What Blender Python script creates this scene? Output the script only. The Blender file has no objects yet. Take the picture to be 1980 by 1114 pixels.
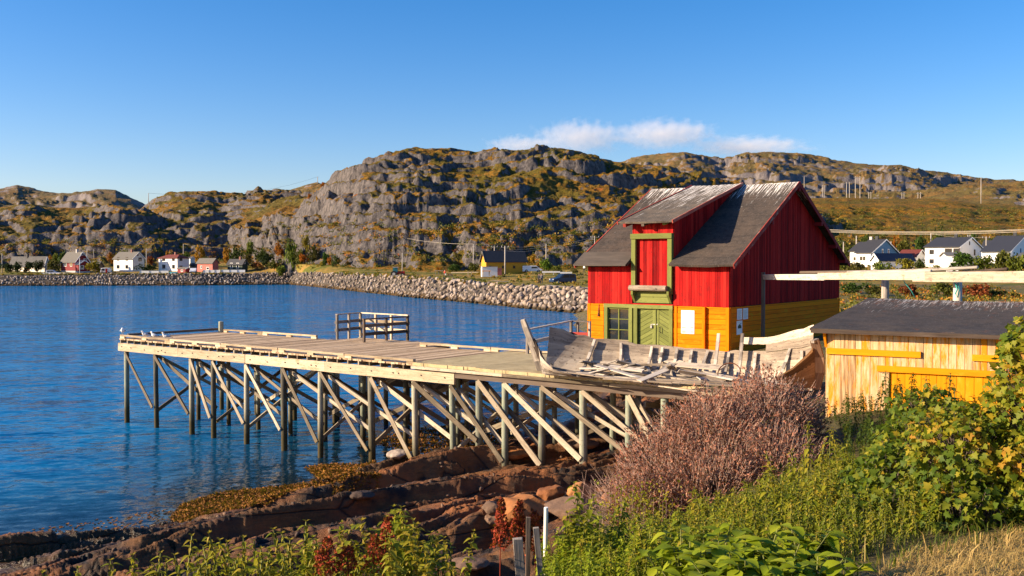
import bpy, math, random
import numpy as np
from mathutils import Vector, Matrix
random.seed(7)
S = bpy.context.scene
COL = S.collection
# ---------------------------------------------------------------- camera, world, sun, exposure
F = 1900.0                      # focal length in photo pixels (photo 1980 x 1114)
CZ = 6.9                        # camera height above the water
PITCH = math.atan(52 / F)
cam = bpy.data.cameras.new('camera')
cam.sensor_width = 36
cam.lens = 36 * F / 1980
cam.clip_start = 0.1
cam.clip_end = 20000
camo = bpy.data.objects.new('camera', cam)
COL.objects.link(camo)
camo.location = (0, 0, CZ)
camo.rotation_euler = (math.pi / 2 - PITCH, 0, 0)
S.camera = camo
S.view_settings.view_transform = 'Standard'
S.view_settings.look = 'None'
S.view_settings.gamma = 1
S.view_settings.exposure = 1.2
S.cycles.max_bounces = 6
S.cycles.transparent_max_bounces = 12
S.cycles.volume_bounces = 4
SUN_AZ = math.radians(-99)      # measured from +Y towards +X
SUN_EL = math.radians(20)
w = bpy.data.worlds.new('World')
S.world = w
w.use_nodes = True
sky = w.node_tree.nodes.new('ShaderNodeTexSky')
sky.sky_type = 'NISHITA'
sky.sun_disc = False
sky.sun_elevation = SUN_EL
sky.sun_rotation = SUN_AZ
sky.altitude = 0
sky.air_density = 1.0
sky.dust_density = 0.6
sky.ozone_density = 3.0
hs = w.node_tree.nodes.new('ShaderNodeHueSaturation')
hs.inputs['Saturation'].default_value = 1.40
w.node_tree.links.new(sky.outputs[0], hs.inputs['Color'])
tint = w.node_tree.nodes.new('ShaderNodeMix')
tint.data_type = 'RGBA'; tint.blend_type = 'MULTIPLY'
tint.inputs[0].default_value = 1; tint.inputs[7].default_value = (1.04, .94, 1.10, 1)
w.node_tree.links.new(hs.outputs[0], tint.inputs[6])
w.node_tree.links.new(tint.outputs[2], w.node_tree.nodes['Background'].inputs[0])
w.node_tree.nodes['Background'].inputs[1].default_value = 0.077
sl = bpy.data.lights.new('sun', 'SUN')
sl.energy = 5.0
sl.angle = math.radians(0.5)
sl.color = (1.0, 0.80, 0.56)
slo = bpy.data.objects.new('sun', sl)
COL.objects.link(slo)
SUNV = Vector((math.sin(SUN_AZ) * math.cos(SUN_EL), math.cos(SUN_AZ) * math.cos(SUN_EL), math.sin(SUN_EL)))
slo.rotation_euler = SUNV.to_track_quat('Z', 'Y').to_euler()
slo.location = (-60, -20, 60)

# ---------------------------------------------------------------- helpers
def V(*a):
    return Vector(a)
_sp, _cp = math.sin(PITCH), math.cos(PITCH)
def at(px, py, Y):
    """the world point at forward distance Y seen at a photo pixel"""
    a, b = (px - 990) / F, (py - 557) / F
    d = Vector((a, _cp - b * _sp, -_sp - b * _cp))
    return Vector((0, 0, CZ)) + d * (Y / d.y)
def on_z(px, py, z):
    a, b = (px - 990) / F, (py - 557) / F
    d = Vector((a, _cp - b * _sp, -_sp - b * _cp))
    return Vector((0, 0, CZ)) + d * ((z - CZ) / d.z)
def X_at(px, Y):
    return (px - 990) / F * Y

def tag(o, label=None, cat=None, group=None, kind=None):
    if label: o['label'] = label
    if cat: o['category'] = cat
    if group: o['group'] = group
    if kind: o['kind'] = kind
    return o
def thing(name, label, cat, loc=(0, 0, 0), group=None):
    o = bpy.data.objects.new(name, None)
    o.empty_display_size = 0.2
    COL.objects.link(o)
    o.location = loc
    return tag(o, label, cat, group)
def copy_tree(o, parent=None):
    c = o.copy()
    COL.objects.link(c)
    if parent: c.parent = parent
    for ch in list(o.children):
        copy_tree(ch, c)
    return c
def root_of(o):
    while o.parent: o = o.parent
    return o

class MB:
    """collects boxes, bars, tubes and prisms; build() links them as ONE mesh"""
    def __init__(s):
        s.v, s.f, s.uv, s.r = [], [], [], []
    def face(s, idx, uvs, r):
        s.f.append(idx); s.uv.extend(uvs); s.r.append(r)
    def hexa(s, P, r=None, L=None):
        """8 corners: ring 0-3 at one end, 4-7 at the other"""
        if r is None: r = random.random()
        n = len(s.v)
        s.v.extend([tuple(p) for p in P])
        P = [Vector(p) for p in P]
        L = (P[4] - P[0]).length
        ou, ov = random.random() * 40, random.random() * 40
        acc = 0
        for k in range(4):
            j = (k + 1) % 4
            wd = (P[j] - P[k]).length
            s.face((n + k, n + j, n + 4 + j, n + 4 + k),
                   [(ou, ov + acc), (ou, ov + acc + wd), (ou + L, ov + acc + wd), (ou + L, ov + acc)], r)
            acc += wd
        a, b = (P[1] - P[0]).length, (P[2] - P[1]).length
        for ring in ((3, 2, 1, 0), (4, 5, 6, 7)):
            s.face(tuple(n + k for k in ring), [(ou, ov), (ou, ov + a), (ou + b, ov + a), (ou + b, ov)], r)
        return s
    def beam(s, p, q, wd, h, up=(0, 0, 1), r=None, taper=1.0, jit=0.0):
        """bar from p to q, wd across, h along up"""
        p, q = Vector(p), Vector(q)
        d = (q - p).normalized()
        up = Vector(up)
        side = up.cross(d)
        if side.length < 1e-4: side = Vector((1, 0, 0)).cross(d)
        side.normalize()
        u = d.cross(side)
        P = []
        for e, t in ((p, 1.0), (q, taper)):
            for a, b in ((-1, -1), (1, -1), (1, 1), (-1, 1)):
                k = Vector((random.uniform(-jit, jit), random.uniform(-jit, jit), random.uniform(-jit, jit))) if jit else Vector()
                P.append(e + side * (a * wd * t / 2) + u * (b * h * t / 2) + k)
        return s.hexa(P, r)
    def box(s, c, size, rz=0, r=None):
        c = Vector(c)
        d = Vector((math.cos(rz), math.sin(rz), 0)) * (size[0] / 2)
        return s.beam(c - d, c + d, size[1], size[2], r=r)
    def tube(s, pts, rad, n=8, r=None, cap=True):
        if r is None: r = random.random()
        pts = [Vector(p) for p in pts]
        if not hasattr(rad, '__len__'): rad = [rad] * len(pts)
        base = len(s.v)
        ou, ov = random.random() * 40, random.random() * 40
        t0 = (pts[1] - pts[0]).normalized()
        a = t0.orthogonal().normalized()
        acc = [0]
        for i, p in enumerate(pts):
            if i: acc.append(acc[-1] + (pts[i] - pts[i - 1]).length)
            t = (pts[min(i + 1, len(pts) - 1)] - pts[max(i - 1, 0)]).normalized()
            a = (a - t * a.dot(t)).normalized()
            b = t.cross(a)
            for k in range(n):
                an = 2 * math.pi * k / n
                s.v.append(tuple(p + a * (math.cos(an) * rad[i]) + b * (math.sin(an) * rad[i])))
        c = 2 * math.pi * max(rad) / n
        for i in range(len(pts) - 1):
            for k in range(n):
                j = (k + 1) % n
                s.face((base + i * n + k, base + i * n + j, base + (i + 1) * n + j, base + (i + 1) * n + k),
                       [(ou + acc[i], ov + k * c), (ou + acc[i], ov + (k + 1) * c),
                        (ou + acc[i + 1], ov + (k + 1) * c), (ou + acc[i + 1], ov + k * c)], r)
        if cap:
            m = (len(pts) - 1) * n
            for ring in ([base + k for k in reversed(range(n))], [base + m + k for k in range(n)]):
                s.face(tuple(ring), [(ou + math.cos(6.283 * k / n) * .1, ov + math.sin(6.283 * k / n) * .1) for k in range(n)], r)
        return s
    def prism(s, pts, vec, r=None, udir=None):
        """polygon pushed along vec"""
        if r is None: r = random.random()
        pts = [Vector(p) for p in pts]
        vec = Vector(vec)
        n = len(pts); b = len(s.v)
        s.v.extend([tuple(p) for p in pts]); s.v.extend([tuple(p + vec) for p in pts])
        ax = Vector(udir).normalized() if udir else (pts[1] - pts[0]).normalized()
        nn = vec.normalized(); ay = nn.cross(ax)
        ou, ov = random.random() * 40, random.random() * 40
        uv = [(ou + (p - pts[0]).dot(ax), ov + (p - pts[0]).dot(ay)) for p in pts]
        s.face(tuple(b + k for k in reversed(range(n))), [uv[k] for k in reversed(range(n))], r)
        s.face(tuple(b + n + k for k in range(n)), uv, r)
        t = vec.length
        for k in range(n):
            j = (k + 1) % n
            l = (pts[j] - pts[k]).length
            s.face((b + k, b + j, b + n + j, b + n + k), [(ou, ov), (ou + l, ov), (ou + l, ov + t), (ou, ov + t)], r)
        return s
    def build(s, name, mat, parent=None, smooth=False, world=True, bevel=0):
        off = root_of(parent).location if (parent is not None and world) else Vector((0, 0, 0))
        me = bpy.data.meshes.new(name)
        me.from_pydata([(v[0] - off[0], v[1] - off[1], v[2] - off[2]) for v in s.v], [], s.f)
        uvl = me.uv_layers.new(name='UVMap')
        uvl.data.foreach_set('uv', np.array(s.uv, dtype=np.float32).ravel())
        at_ = me.attributes.new('rnd', 'FLOAT', 'FACE')
        at_.data.foreach_set('value', np.array(s.r, dtype=np.float32))
        if smooth: me.polygons.foreach_set('use_smooth', [True] * len(me.polygons))
        me.materials.append(mat)
        me.validate()
        me.update()
        o = bpy.data.objects.new(name, me)
        COL.objects.link(o)
        if parent is not None: o.parent = parent
        if bevel:
            m = o.modifiers.new('bevel', 'BEVEL'); m.width = bevel; m.segments = 1; m.limit_method = 'ANGLE'
        return o

def npmesh(name, Vx, Fx, mat, parent=None, smooth=False, attrs=None, fattrs=None):
    """numpy arrays to a mesh: Fx is (n, k)"""
    me = bpy.data.meshes.new(name)
    nf, k = Fx.shape
    me.vertices.add(len(Vx))
    me.vertices.foreach_set('co', np.ascontiguousarray(Vx, dtype=np.float32).ravel())
    me.loops.add(nf * k)
    me.loops.foreach_set('vertex_index', np.ascontiguousarray(Fx, dtype=np.int32).ravel())
    me.polygons.add(nf)
    me.polygons.foreach_set('loop_start', np.arange(0, nf * k, k, dtype=np.int32))
    me.update(calc_edges=True)
    if smooth: me.polygons.foreach_set('use_smooth', np.ones(nf, dtype=bool))
    for nm, arr in (attrs or {}).items():
        a = me.attributes.new(nm, 'FLOAT', 'POINT'); a.data.foreach_set('value', np.asarray(arr, dtype=np.float32))
    for nm, arr in (fattrs or {}).items():
        a = me.attributes.new(nm, 'FLOAT', 'FACE'); a.data.foreach_set('value', np.asarray(arr, dtype=np.float32))
    me.materials.append(mat)
    me.validate()
    o = bpy.data.objects.new(name, me)
    COL.objects.link(o)
    if parent is not None: o.parent = parent
    return o

# ---------------------------------------------------------------- numpy noise
def _hash(ix, iy, seed):
    h = (ix.astype(np.int64) * 374761393 + iy.astype(np.int64) * 668265263 + seed * 974634777) & 0xffffffff
    h = ((h ^ (h >> 13)) * 1274126177) & 0xffffffff
    return (h ^ (h >> 16)) & 0xffffffff
def pnoise(x, y, seed=0):
    x = np.asarray(x, dtype=np.float64); y = np.asarray(y, dtype=np.float64)
    ix = np.floor(x); iy = np.floor(y)
    fx, fy = x - ix, y - iy
    ux = fx * fx * fx * (fx * (fx * 6 - 15) + 10); uy = fy * fy * fy * (fy * (fy * 6 - 15) + 10)
    def g(dx, dy):
        a = _hash(ix + dx, iy + dy, seed) * (2 * math.pi / 4294967296.0)
        return np.cos(a) * (fx - dx) + np.sin(a) * (fy - dy)
    a = g(0, 0); b = g(1, 0); c = g(0, 1); d = g(1, 1)
    return ((a + (b - a) * ux) + ((c + (d - c) * ux) - (a + (b - a) * ux)) * uy) * 1.5
def fbm(x, y, o=4, seed=0, gain=.5, lac=2.03):
    r = 0; a = 1; t = 0
    for k in range(o):
        r = r + a * pnoise(x, y, seed + k * 17); t += a
        a *= gain; x = x * lac + 3.1; y = y * lac + 7.7
    return r / t
def ridged(x, y, o=4, seed=0, gain=.5):
    r = 0; a = 1; t = 0
    for k in range(o):
        n = 1 - np.abs(pnoise(x, y, seed + k * 13)) * 1.6
        r = r + a * n; t += a
        a *= gain; x = x * 2.07 + 5.3; y = y * 2.07 + 1.9
    return r / t
def sstep(a, b, x):
    t = np.clip((x - a) / (b - a), 0, 1)
    return t * t * (3 - 2 * t)

# ---------------------------------------------------------------- material helpers
class Mat:
    def __init__(s, name, rough=.8, spec=.3):
        s.m = bpy.data.materials.new(name); s.m.use_nodes = True
        s.t = s.m.node_tree; s.N = s.t.nodes
        s.b = s.N['Principled BSDF']
        s.b.inputs['Roughness'].default_value = rough
        s.b.inputs['Specular IOR Level'].default_value = spec
        s._c = None
    def put(s, sock, v):
        if isinstance(v, bpy.types.NodeSocket): s.t.links.new(v, sock)
        elif hasattr(v, '__len__') and sock.type == 'RGBA' and len(v) == 3: sock.default_value = (*v, 1)
        else: sock.default_value = v
    def nd(s, typ, ins=None, **kw):
        n = s.N.new('ShaderNode' + typ)
        for k, v in kw.items(): setattr(n, k, v)
        for k, v in (ins or {}).items(): s.put(n.inputs[k], v)
        return n
    def pos(s): return s.nd('NewGeometry').outputs['Position']
    def nrm(s): return s.nd('NewGeometry').outputs['Normal']
    def obj(s): return s.nd('TexCoord').outputs['Object']
    def uv(s): return s.nd('UVMap').outputs[0]
    def attr(s, n): return s.nd('Attribute', attribute_name=n).outputs['Fac']
    def xyz(s, v): return s.nd('SeparateXYZ', {0: v}).outputs
    def scl(s, v, sc): return s.nd('VectorMath', {0: v, 1: sc}, operation='MULTIPLY').outputs[0]
    def add(s, v, o): return s.nd('VectorMath', {0: v, 1: o}, operation='ADD').outputs[0]
    def noise(s, v, scale=5, det=4, rough=.55, dist=0, lac=2.0):
        return s.nd('TexNoise', {'Vector': v, 'Scale': scale, 'Detail': det, 'Roughness': rough, 'Distortion': dist, 'Lacunarity': lac}).outputs['Fac']
    def voro(s, v, scale=5, feature='F1', rnd=1.0):
        return s.nd('TexVoronoi', {'Vector': v, 'Scale': scale, 'Randomness': rnd}, feature=feature).outputs
    def ma(s, op, a, b=0.0, c=False):
        n = s.nd('Math', {0: a, 1: b}, operation=op); n.use_clamp = c
        return n.outputs[0]
    def mr(s, v, a, b, c=0.0, d=1.0, smooth=False):
        n = s.nd('MapRange', {'Value': v, 'From Min': a, 'From Max': b, 'To Min': c, 'To Max': d})
        if smooth: n.interpolation_type = 'SMOOTHSTEP'
        return n.outputs[0]
    def ramp(s, f, stops, interp='LINEAR'):
        n = s.nd('ValToRGB', {0: f}); cr = n.color_ramp; cr.interpolation = interp
        while len(cr.elements) < len(stops): cr.elements.new(.5)
        for e, (p, c) in zip(cr.elements, stops):
            e.position = p; e.color = (*c, 1)
        return n.outputs[0]
    def mix(s, f, a, b, mode='MIX'):
        n = s.nd('Mix', data_type='RGBA', blend_type=mode)
        s.put(n.inputs[0], f); s.put(n.inputs[6], a); s.put(n.inputs[7], b)
        return n.outputs[2]
    def bump(s, h, strength=.4, dist=.02, nrm=None):
        n = s.nd('Bump', {'Height': h, 'Strength': strength, 'Distance': dist})
        if nrm is not None: s.put(n.inputs['Normal'], nrm)
        return n.outputs[0]
    def out(s, col=None, bump=None, rough=None):
        if col is not None: s.put(s.b.inputs['Base Color'], col)
        if bump is not None: s.put(s.b.inputs['Normal'], bump)
        if rough is not None: s.put(s.b.inputs['Roughness'], rough)
        return s.m

def flat(name, col, rough=.6, var=.25, scale=6, spec=.3, metal=0):
    """one paint or metal with a little uneven weathering"""
    m = Mat(name, rough, spec)
    n = m.noise(m.obj(), scale, 5, .6)
    a = tuple(c * (1 - var) for c in col); b = tuple(min(1, c * (1 + var)) for c in col)
    c = m.ramp(n, [(.3, a), (.7, b)])
    m.b.inputs['Metallic'].default_value = metal
    return m.out(c, m.bump(n, .15, .01), m.mr(n, .3, .7, rough * .85, min(1, rough * 1.15)))

def wood(name, stops, grain=1.0, rough=.8, rv=.35, stain=None, bump=.35, spec=.2, moss=None, speck=None):
    """planks: grain runs along u of the bar's own UV, each bar has its own tone"""
    m = Mat(name, rough, spec)
    uv = m.uv()
    st = m.scl(uv, (1.3 * grain, 22 * grain, 1))
    n1 = m.noise(st, 1.0, 6, .65, .6)
    n2 = m.noise(m.scl(uv, (1.1, 3.5, 1)), 1.0, 4, .6)
    rnd = m.attr('rnd')
    f = m.ma('ADD', m.ma('MULTIPLY', n1, .6), m.ma('MULTIPLY', n2, .4))
    f = m.ma('ADD', f, m.ma('MULTIPLY', m.ma('SUBTRACT', rnd, .5), rv))
    c = m.ramp(f, stops)
    if stain:
        k = m.mr(m.noise(m.scl(uv, (.9, 2.2, 1)), 1.7, 6, .7), .54, .68)
        c = m.mix(k, c, stain)
    if speck:     # lichen, nail heads and rot specks
        k = m.mr(m.noise(m.scl(uv, (4, 9, 1)), 2.0, 4, .75), .58, .68)
        c = m.mix(k, c, speck)
    if moss:      # (colour, z top, z bottom): algae and wet wood near the water
        z = m.xyz(m.pos())[2]
        k = m.mr(m.ma('ADD', z, m.ma('MULTIPLY', m.noise(m.pos(), 3.0, 3), .8)), moss[2] + .4, moss[1] + .4)
        c = m.mix(k, c, moss[0])
    return m.out(c, m.bump(n1, bump, .012))
# ---------------------------------------------------------------- materials
M = {}
GREYW = [(.25, (.10, .085, .075)), (.45, (.27, .235, .20)), (.6, (.44, .385, .32)), (.8, (.60, .53, .44))]
M['deck'] = wood('deck planks', [(.2, (.19, .12, .07)), (.42, (.43, .30, .175)), (.6, (.58, .42, .26)), (.85, (.70, .55, .36))], 1.0, rv=.45, stain=(.26, .17, .10), speck=(.16, .10, .06))
M['beam'] = wood('bleached beam', [(.2, (.20, .15, .095)), (.45, (.46, .365, .245)), (.75, (.66, .55, .39))], .8, rv=.5, stain=(.33, .24, .13), speck=(.12, .085, .05))
M['post'] = wood('pier post', [(.2, (.07, .064, .048)), (.42, (.18, .17, .13)), (.55, (.225, .26, .195)), (.75, (.37, .335, .245))], .8, rv=.6, stain=(.15, .235, .18), speck=(.07, .06, .045), moss=((.055, .042, .016), .5, 1.7))
M['brace'] = wood('pier brace', [(.2, (.10, .078, .052)), (.5, (.29, .235, .165)), (.8, (.50, .43, .32))], .8, rv=.6, stain=(.20, .155, .10), speck=(.10, .085, .06), moss=((.16, .11, .035), .2, .9))
M['turf'] = None
M['greywood'] = wood('weathered grey wood', GREYW, 1.0, rv=.45, stain=(.16, .13, .11), bump=.5)
M['palewood'] = wood('bleached boat wood', [(.2, (.10, .075, .055)), (.4, (.29, .23, .17)), (.6, (.46, .375, .275)), (.85, (.62, .52, .39))], 1.0, rv=.45, stain=(.20, .155, .12), bump=.6, speck=(.035, .028, .022))
M['darkwood'] = wood('dark old wood', [(.25, (.03, .022, .018)), (.5, (.085, .06, .045)), (.8, (.17, .13, .10))], 1.0, rv=.4)
M['hullwood'] = wood('tarred hull wood', [(.25, (.06, .035, .022)), (.5, (.16, .09, .055)), (.8, (.30, .20, .13))], 1.0, rv=.4)
M['red'] = wood('red boards', [(.2, (.14, .005, .006)), (.5, (.34, .010, .010)), (.8, (.45, .024, .018))], .7, rough=.8, spec=.05, rv=.5, stain=(.20, .014, .014), bump=.35, speck=(.09, .02, .016))
M['yellow'] = wood('yellow boards', [(.2, (.56, .11, .002)), (.5, (.84, .19, .003)), (.8, (.88, .26, .004))], .6, rough=.75, spec=.05, rv=.3, stain=(.60, .26, .01), bump=.2)
M['green'] = wood('green paint', [(.2, (.10, .115, .03)), (.5, (.175, .19, .048)), (.8, (.23, .245, .068))], .6, rough=.7, spec=.1, rv=.3, stain=(.13, .145, .04), bump=.25, speck=(.07, .08, .03))
M['redtrim'] = wood('red trim', [(.2, (.20, .02, .015)), (.5, (.40, .06, .04)), (.8, (.50, .16, .10))], .7, rv=.4, stain=(.38, .26, .20))
M['darkred'] = wood('dark red trim', [(.2, (.12, .008, .01)), (.5, (.24, .014, .016)), (.8, (.30, .03, .03))], .7, rv=.3)
def shedwood():
    m = Mat('peeling yellow boards', .8, .2)
    uv = m.uv(); rnd = m.attr('rnd')
    g = m.noise(m.scl(uv, (1.2, 20, 1)), 1.0, 6, .65, .5)
    bare = m.ramp(m.ma('ADD', g, m.ma('MULTIPLY', m.ma('SUBTRACT', rnd, .5), .3)), [(.25, (.24, .13, .055)), (.45, (.56, .37, .19)), (.75, (.74, .56, .35))])
    paint = m.ramp(g, [(.3, (.56, .19, .008)), (.7, (.74, .29, .012))])
    k = m.ma('ADD', m.noise(m.scl(uv, (1.5, 7, 1)), 1.0, 6, .7), m.ma('MULTIPLY', m.ma('SUBTRACT', rnd, .5), .16))
    return m.out(m.mix(m.mr(k, .475, .63), bare, paint), m.bump(g, .35, .01))
M['shed'] = shedwood()
M['shedpaint'] = wood('fresh yellow paint', [(.2, (.56, .19, .004)), (.5, (.74, .27, .006)), (.8, (.80, .33, .010))], .6, spec=.08, rv=.2, stain=(.70, .35, .02), bump=.15)
def roof(name, base, drop=(.78, .75, .70), amt=.5, rust=False, lichen=(.20, .165, .14)):
    """tar paper: u runs down the slope; pale bird streaks and lichen specks"""
    m = Mat(name, .9, .2)
    uv = m.uv()
    n = m.noise(m.scl(uv, (3, 3, 1)), 2.0, 6, .65)
    c = m.ramp(n, [(.3, tuple(x * .55 for x in base)), (.7, tuple(x * 1.5 for x in base))])
    c = m.mix(m.mr(m.noise(m.scl(uv, (1.1, .8, 1)), 1.4, 6, .7), .42, .66, 0, .8), c, tuple(x * y for x, y in zip(base, (1.9, 1.7, 1.5))))
    sp = m.noise(m.scl(uv, (9, 9, 1)), 2.0, 5, .75)
    c = m.mix(m.mr(sp, .56, .72), c, lichen)
    st = m.noise(m.scl(uv, (.38, 10, 1)), 1.6, 5, .78, .25)
    lap = m.ma('FRACT', m.ma('ADD', m.ma('MULTIPLY', m.xyz(uv)[0], 1.05), m.ma('MULTIPLY', m.noise(uv, .8, 2), .12)))
    c = m.mix(m.ma('MULTIPLY', m.mr(lap, .05, .0), .75), c, (.015, .013, .012))
    near = m.mr(m.attr('ridge'), 0, 1, .69, .48)
    k = m.mr(m.ma('SUBTRACT', st, near), 0, .05)
    c = m.mix(m.ma('MULTIPLY', k, amt), c, drop)
    if rust:
        rn = m.noise(m.scl(uv, (1.2, 2.4, 1)), 1.5, 6, .75)
        c = m.mix(m.mr(m.ma('ADD', rn, m.ma('MULTIPLY', m.attr('ridge'), .10)), .60, .76), c, (.16, .055, .018))
    return m.out(c, m.bump(sp, .35, .01))
M['roof'] = roof('old tar roof', (.050, .041, .035), amt=.95)
M['dormer_roof'] = roof('lichened tar roof', (.085, .072, .058), amt=.95, lichen=(.30, .27, .22))
M['shed_roof'] = roof('shed tar roof', (.042, .036, .032), amt=.4, rust=True)
M['eavestrip'] = wood('grey eave board', [(.2, (.055, .046, .038)), (.5, (.10, .082, .068)), (.8, (.15, .125, .10))], .6)
def glass(name, tint=(.015, .022, .03), rough=.06):
    m = Mat(name, rough, .5)
    n = m.noise(m.obj(), 2.0, 3)
    m.b.inputs['Metallic'].default_value = 0
    m.b.inputs['IOR'].default_value = 1.6
    return m.out(tint, m.bump(n, .12, .02))
M['glass'] = glass('window glass')
M['paper'] = flat('white paper', (.82, .81, .78), .7, .03)
M['ink'] = flat('dark ink', (.10, .10, .11), .8, .1)
M['greyink'] = flat('grey ink', (.42, .42, .43), .8, .1)
M['blueprint'] = flat('pale blue print', (.50, .70, .78), .7, .1)
M['pinkprint'] = flat('dusky photo print', (.52, .38, .34), .7, .4, 30)
M['housephoto'] = flat('brown photo print', (.10, .075, .03), .7, .5, 40)
M['metal'] = flat('dull steel', (.38, .37, .35), .4, .2, metal=.8)
M['black'] = flat('black', (.015, .015, .016), .6, .2)
M['rust'] = flat('rusty iron', (.12, .045, .02), .85, .5, 20)
M['rope'] = flat('turquoise rope', (.05, .34, .29), .8, .25, 30)
M['whitepaint'] = flat('white house paint', (.80, .78, .73), .7, .06, 2)
M['creampaint'] = flat('cream house paint', (.74, .68, .56), .7, .06, 2)
M['bluepaint'] = flat('blue house paint', (.055, .15, .27), .7, .1, 2)
M['redhouse'] = flat('red house paint', (.19, .010, .016), .7, .15, 2)
M['palered'] = flat('faded red boards', (.46, .14, .11), .8, .25, 3)
M['greenhouse'] = flat('dark green house paint', (.035, .055, .042), .7, .2, 2)
M['ochre'] = flat('ochre warehouse paint', (.55, .27, .02), .75, .12, 2)
M['slate'] = flat('dark grey roofing', (.045, .045, .05), .75, .25, 3)
M['bluroof'] = flat('black blue roofing', (.016, .022, .045), .6, .2, 3)
M['greyroof'] = flat('grey brown roofing', (.13, .12, .105), .85, .25, 3)
M['redroof'] = flat('red brown roofing', (.15, .035, .025), .8, .25, 3)
M['concrete'] = flat('painted foundation', (.40, .42, .44), .85, .15, 2)
M['brick'] = flat('chimney brick', (.22, .10, .075), .85, .3, 10)
M['pale_stone'] = flat('grey chimney', (.42, .40, .38), .85, .2, 10)
M['pole'] = flat('grey utility pole', (.42, .37, .31), .85, .25, 8)
M['wire'] = flat('cable', (.45, .39, .31), .6, .1)
M['darkwire'] = flat('dark wire', (.05, .05, .055), .6, .1)
M['navy'] = flat('dark blue car paint', (.012, .03, .075), .3, .1, 2, .5)
M['silver'] = flat('silver blue car paint', (.20, .27, .36), .3, .1, 2, .5)
M['whitecar'] = flat('white car paint', (.75, .75, .76), .35, .05, 2, .5)
M['tractor_red'] = flat('tractor red', (.42, .02, .015), .4, .15, 4)
M['tractor_cab'] = flat('cab glass green', (.02, .11, .12), .2, .2, 2, .5)
M['orange'] = flat('orange jacket', (.55, .04, .03), .8, .1)
M['tyre'] = flat('tyre rubber', (.02, .02, .02), .8, .2)
M['skin'] = flat('skin', (.50, .30, .22), .6, .05)
M['cloth_dark'] = flat('dark cloth', (.03, .032, .04), .85, .2)
M['cloth_grey'] = flat('grey cloth', (.16, .15, .15), .85, .2)
M['hair'] = flat('hair', (.06, .04, .025), .8, .2)
M['gullwhite'] = flat('gull white', (.80, .79, .77), .8, .05)
M['gullgrey'] = flat('gull grey', (.36, .38, .42), .8, .08)
M['gullyellow'] = flat('gull yellow', (.60, .40, .08), .6, .1)
M['teal'] = flat('teal tarpaulin', (.03, .30, .34), .6, .15)
def turf():
    m = Mat('worn deck surface', .95, .1)
    p = m.pos()
    a = m.noise(p, 2.2, 6, .65); b = m.noise(p, 28, 4, .7)
    c = m.ramp(m.ma('ADD', m.ma('MULTIPLY', a, .6), m.ma('MULTIPLY', b, .4)), [(.3, (.26, .20, .11)), (.5, (.45, .36, .20)), (.7, (.55, .46, .27))])
    return m.out(c, m.bump(b, .6, .02))
M['turf'] = turf()
def leafmat(name, stops, trans=.45, rough=.6, tone=None):
    """leaf colour by each leaf's own random value; a little light passes through"""
    m = Mat(name, rough, .25)
    r = m.attr('rnd')
    n = m.noise(m.pos(), 14, 3)
    f = m.ma('ADD', m.ma('MULTIPLY', r, .8), m.ma('MULTIPLY', n, .2))
    c = m.ramp(f, stops)
    m.put(m.b.inputs['Base Color'], c)
    tr = m.nd('BsdfTranslucent', {'Color': m.mix(.5, c, (.30, .34, .02), 'MIX')})
    mx = m.nd('MixShader', {0: trans, 1: m.b.outputs[0], 2: tr.outputs[0]})
    m.t.links.new(mx.outputs[0], m.N['Material Output'].inputs[0])
    return m.m
M['nettle'] = leafmat('nettle leaves', [(.1, (.05, .08, .007)), (.4, (.15, .19, .011)), (.65, (.29, .29, .018)), (.95, (.40, .28, .028))])
M['nettle_dark'] = leafmat('shaded nettle leaves', [(.1, (.022, .045, .008)), (.5, (.05, .085, .01)), (.8, (.10, .13, .014)), (.97, (.24, .17, .03))])  # darker copy of the nettle leaf colours, with the shade painted in
M['broadleaf'] = leafmat('bright broad leaves', [(.1, (.11, .17, .008)), (.5, (.26, .33, .012)), (.9, (.38, .40, .025))])
M['currant'] = leafmat('currant leaves', [(.08, (.035, .075, .007)), (.4, (.10, .15, .010)), (.64, (.24, .24, .014)), (.84, (.40, .28, .018)), (.98, (.38, .12, .02))])
M['shrubleaf'] = leafmat('dry brown leaves', [(.05, (.07, .022, .014)), (.4, (.24, .085, .050)), (.7, (.40, .165, .098)), (.95, (.54, .29, .18))], .12, .75)
M['twig'] = flat('pale twigs', (.42, .28, .22), .85, .3, 12)
M['stem'] = flat('plant stems', (.13, .14, .035), .8, .3, 12)
M['dock'] = leafmat('dock seed heads', [(.05, (.12, .012, .006)), (.5, (.27, .03, .012)), (.95, (.40, .08, .02))], .15, .8)
M['drygrass'] = leafmat('dry grass', [(.05, (.20, .10, .03)), (.4, (.42, .27, .08)), (.75, (.60, .42, .16)), (.95, (.30, .30, .05))], .3, .7)
M['weed'] = leafmat('bladder wrack', [(.05, (.06, .020, .004)), (.5, (.19, .072, .009)), (.95, (.36, .155, .016))], .15, .8)
def treemat(name):
    m = Mat(name, .7, .15)
    oc = m.nd('ObjectInfo').outputs['Color']
    r = m.attr('rnd')
    c = m.mix(m.ma('MULTIPLY', m.ma('SUBTRACT', 1.0, r), .75), oc, (.02, .03, .006))
    m.put(m.b.inputs['Base Color'], c)
    tr = m.nd('BsdfTranslucent', {'Color': c})
    mx = m.nd('MixShader', {0: .3, 1: m.b.outputs[0], 2: tr.outputs[0]})
    m.t.links.new(mx.outputs[0], m.N['Material Output'].inputs[0])
    return m.m
M['crown'] = treemat('autumn foliage')
M['bark'] = flat('bark', (.12, .09, .07), .9, .3, 10)
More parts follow.
